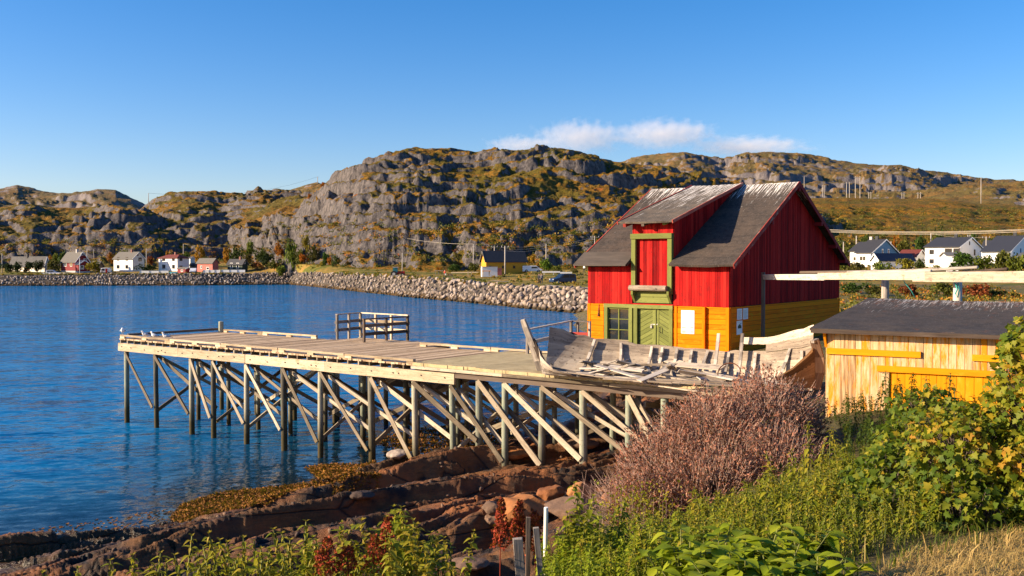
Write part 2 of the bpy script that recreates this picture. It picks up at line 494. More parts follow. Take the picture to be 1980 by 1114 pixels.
def stone(name, stops, sc=1.0, wet=True):
    m = Mat(name, .85, .25)
    inf = m.nd('ObjectInfo').outputs['Random']
    r = m.ma('FRACT', m.ma('ADD', inf, m.attr('rnd')))
    n = m.noise(m.obj(), 2.5 * sc, 6, .6)
    f = m.ma('ADD', m.ma('MULTIPLY', r, .6), m.ma('MULTIPLY', n, .45))
    c = m.ramp(f, stops)
    if wet:
        z = m.xyz(m.pos())[2]
        c = m.mix(m.mr(m.ma('ADD', z, m.ma('MULTIPLY', m.noise(m.pos(), .8, 2), .4)), .85, .45), c, (.045, .03, .012))
    return m.out(c, m.bump(m.noise(m.obj(), 9 * sc, 5, .65), .4, .05))
M['stone'] = stone('armour stone', [(.15, (.07, .057, .052)), (.32, (.18, .14, .115)), (.5, (.33, .245, .175)), (.62, (.25, .215, .19)), (.75, (.37, .29, .225)), (.9, (.46, .39, .33))])
M['stone_dark'] = stone('grey shore stone', [(.15, (.10, .085, .08)), (.4, (.22, .18, .155)), (.7, (.38, .31, .25)), (.9, (.48, .42, .37))])
M['boulder'] = stone('orange boulder', [(.1, (.16, .06, .025)), (.45, (.30, .115, .035)), (.8, (.42, .19, .07))], 1.0, False)
M['boulder_dark'] = stone('dark boulder', [(.1, (.05, .035, .028)), (.5, (.12, .075, .05)), (.85, (.2, .12, .075))], 1.0, False)
# ---------------------------------------------------------------- near ground
def tps_fit(P, z, lam=.02):
    n = len(P)
    d = np.linalg.norm(P[:, None] - P[None], axis=2)
    K = np.where(d > 0, d * d * np.log(d + 1e-12), 0) + lam * np.eye(n)
    A = np.zeros((n + 3, n + 3)); A[:n, :n] = K; A[:n, n] = 1; A[:n, n + 1:] = P; A[n, :n] = 1; A[n + 1:, :n] = P.T
    return np.linalg.solve(A, np.concatenate([z, [0, 0, 0]]))
GP = np.array([
    (0, 0, 5.0), (0, 4, 4.9), (3, 6, 4.85), (6, 6, 5.0), (-3, 5, 4.3), (1.2, 7, 4.3), (3, 10, 3.95), (6, 10, 4.35), (9, 8, 4.8), (-6, 5, 3.6),
    (-3, 9, 3.15), (-1.0, 9, 3.75), (-6, 9, 2.5), (-4, 13, 1.6), (-1.6, 12, 2.5), (.4, 11, 3.15), (0, 15, 1.95), (2, 13, 3.0), (2, 16, 2.35), (2, 19, 2.2), (4, 15, 3.3), (4, 18.5, 2.95), (7, 15, 3.75), (7, 20, 3.65), (10, 20, 3.8),
    (0, 19, 1.35), (-5, 16, 1.0), (-10, 19, .35), (-14, 22, -.15), (-12.3, 22.3, .12), (-9, 25.4, -.15), (-12, 20.5, .05), (-11.5, 17, .75), (-15, 17.5, .5), (-6, 22, .9), (-5, 25, .65), (-1, 23, 1.15), (1, 22, 1.25), (3, 22, 1.4), (-2, 29.5, .85), (1, 28, .95), (-4, 29, .5), (-5.5, 31, -.1),
    (-2, 34, .1), (-6, 36, -.6), (-10, 40, -1.4), (-17, 42, -2.4), (2.6, 31, 1.0), (0, 36, -.05), (5, 27, 1.7), (5.2, 23.5, 2.2), (7, 24, 3.3), (8.5, 26, 3.5), (10, 29, 3.5), (5.5, 33, 1.7), (3, 38, .5), (0, 41, -.5),
    (8, 36, 2.6), (9, 40, 3.0), (7, 43, 1.6), (8, 47, 2.8), (3, 47, -.4), (0, 52, -1.5), (12, 46, 3.0), (14, 52, 3.05), (17, 58, 3.1), (8, 56, .4), (10, 64, .5), (14, 70, 2.3), (11, 80, .3), (16, 95, 2.6), (10, 118, .6), (18, 125, 3.0), (5, 125, -.8), (0, 90, -2.5),
    (20, 60, 3.15), (22, 30, 3.5), (35, 45, 3.4), (30, 90, 3.3), (45, 110, 3.6), (60, 125, 3.8), (-14, 10, .3), (-9, 13, 1.2), (-20, 20, -.6), (-20, 30, -2.6), (-35, 50, -4), (-30, 10, -1.5), (-45, 30, -4), (-40, 120, -5), (15, 8, 5.0), (20, 15, 4.2), (14, 0, 5.3), (-60, 100, -5), (70, 60, 4)], dtype=float)
_G = tps_fit(GP[:, :2], GP[:, 2])
def base_h(x, y):
    x = np.asarray(x, float); y = np.asarray(y, float)
    sh = x.shape; x = x.ravel(); y = y.ravel()
    d2 = (x[:, None] - GP[None, :, 0]) ** 2 + (y[:, None] - GP[None, :, 1]) ** 2
    K = .5 * d2 * np.log(d2 + 1e-12)
    n = len(GP)
    return (K @ _G[:n] + _G[n] + _G[n + 1] * x + _G[n + 2] * y).reshape(sh)
def saw(t, k=.13):
    """steep rise over the fraction k, then a long gentle fall"""
    f = t - np.floor(t)
    return np.where(f < k, sstep(0, k, f), 1 - ((f - k) / (1 - k)) ** 1.3)
def near_h(x, y, full=False):
    x = np.asarray(x, float); y = np.asarray(y, float)
    b = base_h(x, y)
    rocky = sstep(2.45, 1.5, b + .35 * pnoise(x * .5, y * .5, 5)) * sstep(62, 50, y)
    q = -.50 * x + .866 * y          # across the rock strata, away from the viewer
    s = .866 * x + .50 * y           # along them
    wq = q + 1.3 * fbm(s * .13, q * .25, 3, 11) + .25 * fbm(s * .6, q * .9, 3, 12)
    h = .62 * (saw(wq / 3.7 + .20) - .5) * (.75 + .5 * pnoise(s * .12, q * .2, 14))
    m1 = np.clip(.6 + 1.2 * pnoise(s * .18, q * .3, 18), 0, 1.2)
    h = h + .22 * m1 * (saw(wq / 1.25 + .8 * pnoise(s * .22, q * .22, 15), .12) - .5)
    h = h + .075 * (saw(wq / .42 + .9 * pnoise(s * .5, q * .5, 16), .16) - .5)
    h = h + .10 * fbm(s * .25, q * .6, 3, 21) + .045 * ridged(s * 1.1, q * 3.0, 4, 22) + .02 * fbm(x * 5, y * 5, 3, 23)
    for cs_, cw_, ca_, sd_ in ((1.5, .62, .13, 26), (.55, .26, .05, 27)):      # broken blocks between joints
        ci = np.floor(s / cs_ + .7 * pnoise(s * .6, q * .6, sd_) + .5 * np.floor(wq / cw_ % 2)); cj = np.floor(wq / cw_ + .5 * pnoise(s * .5, q * .9, sd_ + 9))
        h = h + ca_ * (_hash(ci, cj, sd_) / 4294967296.0 - .5)
    j = s / 2.3 + .8 * pnoise(s * .2, q * .3, 24) + .25 * np.floor(wq / 1.25)      # joints across the strata
    h = h + .10 * (_hash(np.floor(j), np.floor(wq / 3.7 + .2), 25) / 4294967296.0 - .5)
    crack = sstep(.93, 1.0, ridged(s * .16 + .2 * pnoise(x * .8, y * .8, 9), q * .22, 2, 31))
    h = h - .28 * crack
    soil = .10 * fbm(x * .5, y * .5, 4, 41) + .03 * fbm(x * 3, y * 3, 3, 42)
    z = b + rocky * h + (1 - rocky) * soil
    return (z, rocky) if full else z
def gz(x, y):
    return float(near_h(np.array([x]), np.array([y]))[0])

def polar_grid(pxs, Ys):
    X = (pxs[None, :] - 990) / F * Ys[:, None]
    Y = np.repeat(Ys[:, None], len(pxs), axis=1)
    return X, Y
def grid_faces(nr, nc):
    i = np.arange((nr - 1) * (nc - 1)); r, c = i // (nc - 1), i % (nc - 1)
    a = r * nc + c
    return np.stack([a, a + 1, a + nc + 1, a + nc], axis=1)

def ground_mat():
    m = Mat('shore rock and soil', .8, .3)
    p = m.pos(); z = m.xyz(p)[2]
    rk = m.attr('rock')
    rot = m.nd('VectorRotate', {'Vector': p, 'Angle': math.radians(-30)}, rotation_type='Z_AXIS').outputs[0]
    st = m.scl(rot, (.35, 1.6, 2.5))
    n = m.noise(st, 1.3, 8, .62, .4); n2 = m.noise(p, .45, 4, .6); n3 = m.noise(st, 6, 6, .7)
    n4 = m.noise(p, 16, 5, .75)
    c = m.ramp(m.ma('ADD', m.ma('ADD', m.ma('MULTIPLY', n, .40), m.ma('MULTIPLY', n3, .40)), m.ma('MULTIPLY', n4, .20)),
               [(.3, (.016, .010, .008)), (.42, (.070, .034, .015)), (.53, (.18, .078, .026)), (.66, (.31, .135, .040)), (.85, (.42, .23, .10))])
    lich = m.mr(m.ma('ADD', m.noise(p, .7, 5, .65), m.ma('MULTIPLY', n3, .25)), .60, .74)
    c = m.mix(lich, c, (.022, .017, .016))
    c = m.mix(m.mr(n2, .48, .62), c, m.mix(n3, (.20, .065, .018), (.34, .13, .04)))
    wet = m.mr(m.ma('ADD', z, m.ma('MULTIPLY', n2, .6)), .95, .40)
    c = m.mix(wet, c, m.mix(m.noise(p, 5, 4), (.022, .015, .008), (.10, .05, .012)))
    soil = m.ramp(m.noise(p, 1.6, 6, .65), [(.3, (.03, .025, .01)), (.5, (.075, .065, .02)), (.7, (.16, .12, .045))])
    c = m.mix(m.mr(m.ma('ADD', rk, m.ma('MULTIPLY', m.ma('SUBTRACT', n3, .5), .5)), .35, .6), soil, c)
    far = m.mr(m.xyz(p)[1], 30, 60)
    c = m.mix(m.ma('MULTIPLY', far, m.mr(rk, .6, .3)), c, m.ramp(m.noise(p, .30, 8, .75), [(.34, (.035, .045, .008)), (.44, (.10, .10, .014)), (.51, (.21, .135, .02)), (.56, (.09, .085, .015)), (.62, (.30, .14, .025)), (.70, (.17, .055, .025))]))
    h = m.ma('ADD', m.ma('MULTIPLY', n3, .6), m.ma('MULTIPLY', m.noise(p, 9, 8, .8), .7))
    ck = m.mr(m.voro(m.scl(rot, (.5, 1.5, 1.5)), (.55), 'DISTANCE_TO_EDGE')['Distance'], 0, .018)
    c = m.mix(m.ma('MULTIPLY', m.ma('SUBTRACT', 1.0, ck), m.mr(rk, .4, .7)), c, (.012, .009, .007))
    h = m.ma('ADD', h, m.ma('MULTIPLY', ck, .5))
    return m.out(c, m.bump(h, 1.0, .10), m.mr(wet, 0, 1, .70, .25))
pxs = np.concatenate([np.arange(-300, 1260, 3.0), np.arange(1260, 2285, 9.0), np.arange(2290, 4200, 45.0)])
Ys = 3.2 * np.exp(np.concatenate([np.arange(0, 1.1, .012), np.arange(1.1, 2.45, .0032), np.arange(2.45, 3.68, .009)]))
X, Y = polar_grid(pxs, Ys)
Z, RK = near_h(X, Y, True)
grd = npmesh('shore_ground', np.stack([X, Y, Z], 2).reshape(-1, 3), grid_faces(*X.shape), ground_mat(), smooth=True, attrs={'rock': RK.ravel()})
tag(grd, kind='structure')

# ---------------------------------------------------------------- water
def water_mat():
    m = Mat('sea water', .05, .5)
    p = m.pos()
    rot = m.nd('VectorRotate', {'Vector': p, 'Angle': math.radians(-14)}, rotation_type='Z_AXIS').outputs[0]
    d = m.attr('depth')
    gust = m.mr(m.noise(m.scl(p, (.012, .035, 1)), 1.0, 4, .55), .35, .65, .70, 1.2)
    calm = m.mr(d, .0, 2.2, .30, 1.0)
    def slopes(sc, scale, det, rough, amp):
        n = m.nd('TexNoise', {'Vector': m.scl(rot, sc), 'Scale': scale, 'Detail': det, 'Roughness': rough, 'Distortion': .3}).outputs['Color']
        n = m.nd('VectorMath', {0: n, 1: (.5, .5, .5)}, operation='SUBTRACT').outputs[0]
        return m.scl(n, (amp * .6, amp, 0))
    v = slopes((.45, 1.3, 1), .55, 3, .5, .42)
    v = m.nd('VectorMath', {0: v, 1: slopes((.9, 2.4, 1), 1.5, 4, .6, .80)}, operation='ADD').outputs[0]
    v = m.nd('VectorMath', {0: v, 1: slopes((1.2, 2.4, 1), 6.0, 4, .65, .42)}, operation='ADD').outputs[0]
    k = m.ma('MULTIPLY', gust, calm)
    v = m.nd('VectorMath', {0: v, 'Scale': k}, operation='SCALE').outputs[0]
    b = m.nd('VectorMath', {0: m.add(v, (0, 0, 1))}, operation='NORMALIZE').outputs[0]
    c = m.mix(m.mr(d, 0, 2.5), (.010, .022, .022), (.0007, .118, .30))
    m.b.inputs['IOR'].default_value = 1.333
    m.b.inputs['Specular IOR Level'].default_value = .24
    v2 = m.nd('VectorMath', {0: v, 'Scale': 2.5}, operation='SCALE').outputs[0]
    b2 = m.nd('VectorMath', {0: m.add(v2, (0, 0, 1))}, operation='NORMALIZE').outputs[0]
    df = m.nd('BsdfDiffuse', {'Color': c, 'Normal': b2})
    tr = m.nd('BsdfTransparent', {'Color': (.55, .60, .50, 1)})
    fr = m.nd('Fresnel', {'IOR': 1.333, 'Normal': b})
    gl = m.nd('BsdfGlossy', {'Color': (1, 1, 1, 1), 'Roughness': .05, 'Normal': b})
    dp = m.nd('MixShader', {0: m.ma('MULTIPLY', fr.outputs[0], .52), 1: df.outputs[0], 2: gl.outputs[0]})
    sh = m.nd('MixShader', {0: fr.outputs[0], 1: tr.outputs[0], 2: gl.outputs[0]})
    mx = m.nd('MixShader', {0: m.mr(d, .05, 1.3, .15, 1.0), 1: sh.outputs[0], 2: dp.outputs[0]})
    m.t.links.new(mx.outputs[0], m.N['Material Output'].inputs[0])
    return m.m
wp = np.arange(-620, 2300, 7.0)
wY = np.concatenate([3.2 * np.exp(np.arange(0, 180) * .0165), np.array([70, 80, 95, 115, 140, 170, 200, 240, 280, 330, 400.])])
X, Y = polar_grid(wp, wY)
D = np.where(Y < 62, -base_h(X, Y), 3.0)
wat = npmesh('sea_water', np.stack([X, Y, X * 0], 2).reshape(-1, 3), grid_faces(*X.shape), water_mat(), attrs={'depth': np.clip(D, -1, 5).ravel()})
tag(wat, kind='structure')

# ---------------------------------------------------------------- far land and hills
def ip(px, pts):
    a = np.array(pts, float)
    return np.interp(px, a[:, 0], a[:, 1])
YW = [(-700, 280), (0, 273), (380, 278), (480, 285), (560, 289), (630, 250), (700, 218), (780, 190), (850, 174), (950, 154), (1050, 138), (1137, 127), (1200, 121), (1300, 116), (1420, 112), (2300, 108)]
ZT = [(-700, 3.0), (0, 3.0), (480, 3.1), (560, 3.45), (700, 3.75), (850, 3.45), (950, 3.0), (1050, 2.86), (1137, 2.85), (1400, 3.0), (1700, 3.5), (2300, 3.8)]
YB = [(-700, 335), (0, 332), (300, 338), (440, 345), (500, 318), (540, 296), (600, 284), (700, 262), (800, 250), (900, 243), (1137, 238), (1300, 240), (1600, 262), (1800, 280), (2300, 300)]
ZB = [(-700, 4.6), (0, 4.6), (300, 5.0), (440, 6.2), (520, 6.4), (600, 6.0), (700, 5.0), (800, 4.4), (900, 4.2), (1000, 4.4), (1137, 5.0), (1300, 5.5), (1600, 7.0), (1800, 7.6), (2300, 8.0)]
HILLS = [  # skyline in photo pixels, ridge distance, base distance offset, steepness
    ('far left', [(-700, 380), (-200, 372), (-60, 364), (0, 365), (35, 360), (60, 366), (110, 374), (140, 374), (190, 367), (225, 369), (262, 386), (300, 408), (360, 440), (420, 500)], 1050, 420, 1.3),
    ('low left', [(-700, 440), (-200, 425), (0, 406), (60, 398), (140, 404), (200, 400), (280, 404), (330, 428), (370, 455), (400, 480), (440, 505)], 450, 0, 1.45),
    ('mid left', [(200, 520), (255, 440), (275, 404), (300, 386), (330, 373), (360, 370), (400, 373), (470, 375), (520, 372), (560, 372), (600, 373), (650, 383), (700, 420), (760, 470)], 560, 20, 1.6),
    ('peak', [(480, 420), (540, 374), (575, 364), (595, 357), (615, 353), (640, 361), (680, 390), (720, 420)], 760, 260, 1.4),
    ('main', [(455, 525), (500, 505), (520, 470), (545, 448), (575, 418), (600, 392), (622, 372), (645, 350), (665, 337), (700, 321), (750, 301), (790, 291), (830, 290), (870, 292), (920, 297), (960, 294), (1010, 292), (1060, 289), (1090, 290), (1130, 299), (1165, 310), (1220, 319), (1300, 329), (1400, 346), (1440, 356), (1500, 384), (1600, 425), (1700, 470), (1780, 500)], 440, 0, 2.3),
    ('right moor', [(1200, 500), (1350, 430), (1480, 390), (1560, 384), (1620, 383), (1700, 385), (1800, 384), (1880, 393), (1980, 398), (2300, 400)], 620, 20, 1.15),
    ('right rocky', [(1350, 460), (1500, 382), (1560, 375), (1640, 376), (1700, 372), (1780, 369), (1850, 360), (1900, 356), (1980, 351), (2300, 338)], 860, 240, 1.3),
    ('back right', [(950, 400), (1100, 345), (1180, 325), (1225, 307), (1250, 303), (1290, 299), (1322, 296), (1370, 304), (1400, 309), (1440, 299), (1480, 297), (1540, 301), (1600, 310), (1660, 318), (1700, 321), (1740, 322), (1800, 334), (1850, 342), (1920, 350), (2300, 362)], 1350, 480, 1.3),
]
fp = np.arange(-420, 2300, 2.3)
yw, zt, yb, zb = (ip(fp, q) for q in (YW, ZT, YB, ZB))
n1, n2 = 46, 0
t = np.linspace(0, 1, 38)
rows = [yw - 14, yw - 7, yw - 2, yw, yw + 1.5, yw + 3, yw + 5, yw + 7]
rows += [yw + 7 + (yb - yw - 7) * k for k in t[1:]]
NB = len(rows) - 1
dy = np.concatenate([np.full(290, .8), np.full(130, 1.9), np.full(170, 4.6)])
rows += [yb + k for k in np.cumsum(dy)]
FY = np.stack(rows)
FPX = np.repeat(fp[None], len(FY), 0)
FX = (FPX - 990) / F * FY
tl = np.clip((FY - yw - 7) / (yb - yw - 7), 0, 1)
land = zt + (zb - zt) * tl ** 1.3
land = land + .35 * fbm(FX * .06, FY * .06, 4, 61) * sstep(0, .15, tl) + .08 * fbm(FX * .5, FY * .5, 3, 62)
bank = np.clip((FY - yw) / 7, -2, 1)
land = np.where(bank < 1, np.minimum(bank * zt, zt) + .1 * pnoise(FX, FY, 63), land)
H = land.copy()
VEG = np.zeros_like(H)
GREY = np.zeros_like(H)
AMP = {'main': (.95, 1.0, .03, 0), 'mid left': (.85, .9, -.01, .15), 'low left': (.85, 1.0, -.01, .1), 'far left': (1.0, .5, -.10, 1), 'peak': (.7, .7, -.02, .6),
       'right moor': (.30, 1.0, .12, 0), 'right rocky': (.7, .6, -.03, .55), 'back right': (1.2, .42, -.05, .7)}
for k, (nm, sky_, R, off, st) in enumerate(HILLS):
    tg_all = (505 - ip(fp, sky_)) / F                       # slope of the skyline
    cs = np.where(tg_all > -.002)[0]
    c0, c1 = cs[0], cs[-1] + 1
    px_, Yk, Xk, zbk = fp[c0:c1], FY[:, c0:c1], FX[:, c0:c1], zb[c0:c1]
    tgt = tg_all[c0:c1]
    amp, sc, veg_, gr_ = AMP[nm]
    Rk = R * (1 + .06 * fbm(px_ * .006, px_ * 0 + k, 3, 70 + k))
    Y0 = yb[c0:c1] + off + (14 * fbm(px_ * .012, px_ * 0, 3, 90 + k) if off else 2 + 5 * np.abs(fbm(px_ * .02, px_ * 0, 3, 90 + k)))
    r0 = int(np.searchsorted(Yk.min(1), Y0.min() - 2))
    Yk, Xk = Yk[r0:], Xk[r0:]
    tt = np.clip((Yk - Y0) / (Rk - Y0), 0, 1)
    if nm == 'main': st = np.interp(px_, [520, 700, 780, 880, 1100, 1400], [2.4, 2.3, 1.9, 1.5, 1.35, 1.2])
    prof = 1 - (1 - tt) ** st
    drop = np.clip((Yk - Rk) / 300, 0, 1)
    hr = np.maximum(CZ + tgt * Rk, zbk - 4)
    z0 = zbk + (off > 100) * 6.0
    for it in range(4):
        h = z0 + (hr - z0) * prof
        em = np.max(np.where(tt > 0, (h - CZ) / Yk, -1), axis=0)
        hr = np.where((tgt > 0) & (em > 0), CZ + (hr - CZ) * tgt / np.maximum(em, 1e-3), hr)
    h = z0 + (hr - z0) * prof - drop ** 1.5 * 60
    env = sstep(0, .05, tt) * (1 - .72 * sstep(.70, 1, tt))
    xs, ys = Xk * sc, Yk * sc
    # broad knolls and hollows
    h = h + env * amp * (4.6 / sc ** .6 * fbm(xs * .017, ys * .022, 3, 110 + k) + 2.3 / sc ** .6 * fbm(xs * .055, ys * .06, 3, 118 + k))
    # ledges: strata stepped and tilted, broken by noise
    tilt = .16 * Xk * sstep(700, 1100, px_) * (nm == 'main') - .10 * Xk * (nm != 'main') * .3
    for step, a, sd in ((8.5, .95, 1), (3.1, 1.0, 2), (1.15, .9, 3)):
        step = step / sc ** .6
        wv = h - tilt + step * (1.3 * fbm(xs * .022, ys * .022, 3, 130 + k + sd) + .40 * fbm(xs * .10, ys * .10, 3, 150 + k + sd))
        q = wv / step
        f = q - np.floor(q)
        stp = sstep(.30, .70, f) - f
        h = h + env * amp * a * step * stp * np.clip(.62 + 1.3 * pnoise(xs * .022, ys * .022, 170 + k + sd), .0, 1.15)
    h = h + env * amp * (2.0 / sc ** .5 * (ridged(xs * .085, ys * .085, 6, 190 + k, .58) - .55) + 1.0 * fbm(xs * .3, ys * .3, 4, 210 + k))
    gul = sstep(.84, 1.0, ridged(xs * .018 + .3 * pnoise(xs * .05, ys * .05, 230 + k), ys * .008, 2, 240 + k))
    h = h - env * amp * 2.4 / sc ** .5 * gul
    h = np.where(tt > 0, h, -99)
    sub = (slice(r0, None), slice(c0, c1))
    up = h > H[sub]
    H[sub] = np.where(up, h, H[sub])
    VEG[sub] = np.where(up, veg_, VEG[sub])
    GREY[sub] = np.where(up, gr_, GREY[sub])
    if nm == 'main':      # bare cliffs on the seaward left shoulder
        VEG[sub] = np.where(up, VEG[sub] - .07 * sstep(790, 700, px_) * sstep(.5, .2, tt), VEG[sub])
H[NB] = land[NB]
def hill_mat():
    m = Mat('rock and heath', .9, .15)
    p = m.pos(); nz = m.xyz(m.nrm())[2]
    n = m.noise(p, .10, 6, .65); nf = m.noise(p, .6, 8, .78); ns = m.noise(m.scl(p, (1, 1, .3)), .8, 8, .78)
    vz = m.ma('ADD', m.ma('ADD', nz, m.attr('veg')), m.ma('ADD', m.ma('ADD', m.ma('MULTIPLY', m.ma('SUBTRACT', m.noise(p, .014, 3, .5), .5), .42), m.ma('MULTIPLY', m.ma('SUBTRACT', n, .5), .5)), m.ma('MULTIPLY', m.ma('SUBTRACT', nf, .5), .45)))
    k = m.mr(vz, .765, .815)
    rock = m.ramp(m.ma('ADD', m.ma('MULTIPLY', ns, .6), m.ma('MULTIPLY', nf, .4)), [(.34, (.018, .017, .018)), (.44, (.070, .062, .062)), (.54, (.165, .145, .135)), (.64, (.29, .25, .23)), (.78, (.46, .41, .38))])
    patch = m.noise(p, .045, 5, .7, .5)
    veg = m.ramp(m.ma('ADD', m.ma('MULTIPLY', patch, .55), m.ma('MULTIPLY', nf, .45)),
                 [(.33, (.012, .015, .005)), (.41, (.050, .050, .008)), (.46, (.19, .13, .014)), (.50, (.060, .052, .008)), (.55, (.33, .155, .015)), (.59, (.085, .062, .010)), (.64, (.36, .115, .016)), (.72, (.17, .038, .016))])
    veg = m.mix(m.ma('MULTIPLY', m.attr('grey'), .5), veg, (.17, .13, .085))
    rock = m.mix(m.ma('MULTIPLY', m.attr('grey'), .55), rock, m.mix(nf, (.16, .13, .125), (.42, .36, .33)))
    c = m.mix(k, rock, veg)
    hh = m.ma('ADD', m.ma('MULTIPLY', ns, .7), m.ma('MULTIPLY', m.noise(p, 2.2, 4, .7), .3))
    return m.out(c, m.bump(hh, 1.0, 1.6))
def land_mat():
    m = Mat('coastal grass', .9, .15)
    p = m.pos()
    n = m.noise(m.scl(p, (1, 2.2, 1)), .06, 6, .65, .4); nf = m.noise(p, .9, 5, .7)
    c = m.ramp(m.ma('ADD', m.ma('MULTIPLY', n, .65), m.ma('MULTIPLY', nf, .35)),
               [(.32, (.035, .05, .008)), (.42, (.085, .10, .014)), (.50, (.20, .155, .03)), (.57, (.34, .19, .05)), (.63, (.13, .115, .02)), (.72, (.25, .09, .03))])
    z = m.xyz(p)[2]
    c = m.mix(m.attr('stony'), c, m.mix(nf, (.03, .025, .02), (.12, .10, .08)))
    c = m.mix(m.mr(z, 1.2, .5), c, (.06, .035, .012))
    return m.out(c, m.bump(nf, .9, .5))
P3 = np.stack([FX, FY, H], 2)
nc = len(fp)
lo = P3[:NB + 1].reshape(-1, 3)
tag(npmesh('coastal_land', lo, grid_faces(NB + 1, nc), land_mat(), smooth=True, attrs={'stony': ((FY < yw + 7.4) & (FPX < 1180)).astype(float)[:NB + 1].ravel()}), kind='structure')
hi = P3[NB:].reshape(-1, 3)
tag(npmesh('hills', hi, grid_faces(len(FY) - NB, nc), hill_mat(), smooth=False, attrs={'veg': VEG[NB:].ravel(), 'grey': GREY[NB:].ravel()}), kind='structure')
def far_z(px, Y):
    """height of the far land or hill at a photo column and distance"""
    j = int(np.clip(round((px - fp[0]) / 2.3), 0, nc - 1))
    return float(np.interp(Y, FY[:, j], H[:, j]))
def far_pt(px, Y, dz=0):
    return Vector((X_at(px, Y), Y, far_z(px, Y) + dz))
def far_seen(px, py):
    """first far surface met by the sight line through a photo pixel"""
    j = int(np.clip(round((px - fp[0]) / 2.3), 0, nc - 1))
    e = (H[:, j] - CZ) / FY[:, j]
    tg = (505 - py) / F
    ii = np.where((e >= tg) & (FY[:, j] > yw[j] + 5))[0]
    i = ii[0] if len(ii) else len(FY) - 1
    return Vector((X_at(px, FY[i, j]), FY[i, j], H[i, j]))
# ---------------------------------------------------------------- pier
DU = Vector((.793, -.610, 0)); DU.normalize()      # along the pier towards the land
DW = Vector((-DU.y, DU.x, 0))                      # across it, away from the viewer
DECK = 3.6
E0 = Vector((-16.75, 42.0, 0))
def pp(u, w_, z): return E0 + DU * u + DW * w_ + Vector((0, 0, z))
WID = 4.95
pier = thing('pier', 'long grey timber pier on many braced posts reaching out over the water', 'pier', tuple(pp(12, 2.4, 0)))
mb = MB()                                          # deck of cross planks
u = .02
while u < 17.2:
    wd = random.uniform(.13, .19)
    a = random.uniform(-.03, .03)
    mb.beam(pp(u + wd / 2, -.06 + a, DECK - .03 + random.uniform(-.006, .006)), pp(u + wd / 2, WID + .05 + a, DECK - .03 + random.uniform(-.006, .006)), wd - .012, .055)
    u += wd
deck = mb.build('deck', M['deck'], pier)
mb = MB()
u = 17.2
while u < 28.5:                                    # worn landward end, boards under packed dirt
    wd = random.uniform(.12, .2)
    e_ = .035 * float(pnoise(np.array([u * 1.3]), np.array([3.3]), 8)[0])
    mb.beam(pp(u + wd / 2, -.12 + e_ + random.uniform(-.01, .01), DECK + .005 + e_ * .4), pp(u + wd / 2, WID + .1, DECK + .005 + e_ * .3), wd + .004, .10)
    u += wd
mb.build('worn_deck', M['turf'], pier)
u = 17.2
mb = MB()
while u < 28.4:
    mb.beam(pp(u, -.17, DECK - .09), pp(min(u + 3.7, 28.5), -.17, DECK - .09), .06, .09)
    u += 3.72
mb.build('edge_board', M['brace'], pier)
for wv in (0.0, WID):
    for (u0, u1) in ((-.05, 4.3), (4.32, 8.6), (8.62, 13.0), (13.02, 18.95)):
        mb = MB()
        mb.beam(pp(u0, wv + (-.06 if wv == 0 else .06), DECK - .36), pp(u1, wv + (-.06 if wv == 0 else .06), DECK - .36), .09, .34, jit=.006)
        b_ = mb.build('side_beam', M['beam'], pier)
        if wv == 0:
            uu = u0 + .3
            while uu < u1 - .1:
                c = pp(uu, -.112, DECK - .36 + random.uniform(-.05, .06))
                bm_ = MB(); bm_.tube([c, c - DW * .02], .022, 6); bm_.build('bolt', M['black'], b_)
                uu += random.choice((.25, .7, 1.0))
    mb = MB()
    mb.beam(pp(17.5, wv, DECK - .22), pp(28.6, wv, DECK - .22), .18, .2)
    mb.build('inner_beam', M['darkwood'], pier)
mb = MB()
u = .12
while u < 17.2:                                    # joist ends between deck and side beam
    mb.beam(pp(u, -.09, DECK - .125), pp(u, WID + .09, DECK - .125), .05, .13)
    u += .52
mb.build('joists', M['brace'], pier)
for wv, spans in ((.02, [(0, 3.6), (3.65, 7.0), (7.05, 10.4), (10.45, 13.9), (13.95, 17.15)]), (WID - .05, [(.45, 3.3), (3.35, 6.9), (12.9, 16.4), (16.45, 20.0), (20.05, 22.9)])):
    for (u0, u1) in spans:
        mb = MB()
        mb.beam(pp(u0, wv, DECK + .115), pp(u1, wv, DECK + .115), .12, .07, jit=.008)
        uu = u0 + .15
        while uu < u1:
            mb.beam(pp(uu - .16, wv, DECK + .04), pp(uu + .16, wv, DECK + .04), .10, .085)
            uu += (u1 - u0 - .3) / 2
        mb.build('kerb_rail', M['beam'], pier)
mb = MB()
mb.beam(pp(.06, .3, DECK + .13), pp(.06, WID - .1, DECK + .13), .12, .10)
mb.build('kerb_rail', M['darkwood'], pier)
mb = MB(); mb.tube([pp(.35, WID - .12, 1.2), pp(.35, WID - .12, DECK + .48), pp(.35, WID - .12, DECK + .5)], [.12, .115, .10], 10)
mb.build('mooring_post', M['post'], pier, smooth=False)
US = [.30, 2.46, 4.97, 6.4, 8.47, 10.6, 12.6, 15.1, 17.1, 18.7, 19.8, 20.8, 22.2, 23.6, 25.1, 26.2]
def post(u, wv, ztop=DECK - .5, r=None):
    p = pp(u, wv, 0)
    zb_ = gz(p.x, p.y) - .25
    r = r or random.uniform(.092, .112)
    lean = Vector((random.uniform(-.05, .05), random.uniform(-.05, .05), 0))
    n = 5
    mb = MB()
    mb.tube([Vector((p.x, p.y, ztop + (zb_ - ztop) * k / n)) + lean * (k / n) for k in range(n + 1)], [r * (1 + .1 * k / n + random.uniform(-.03, .03)) for k in range(n + 1)], 10)
    mb.build('post', M['post'], pier, smooth=True)
    return zb_
bas = {}
for i, u in enumerate(US):
    bas[i] = post(u, .08, DECK - (.53 if u < 19 else .18))
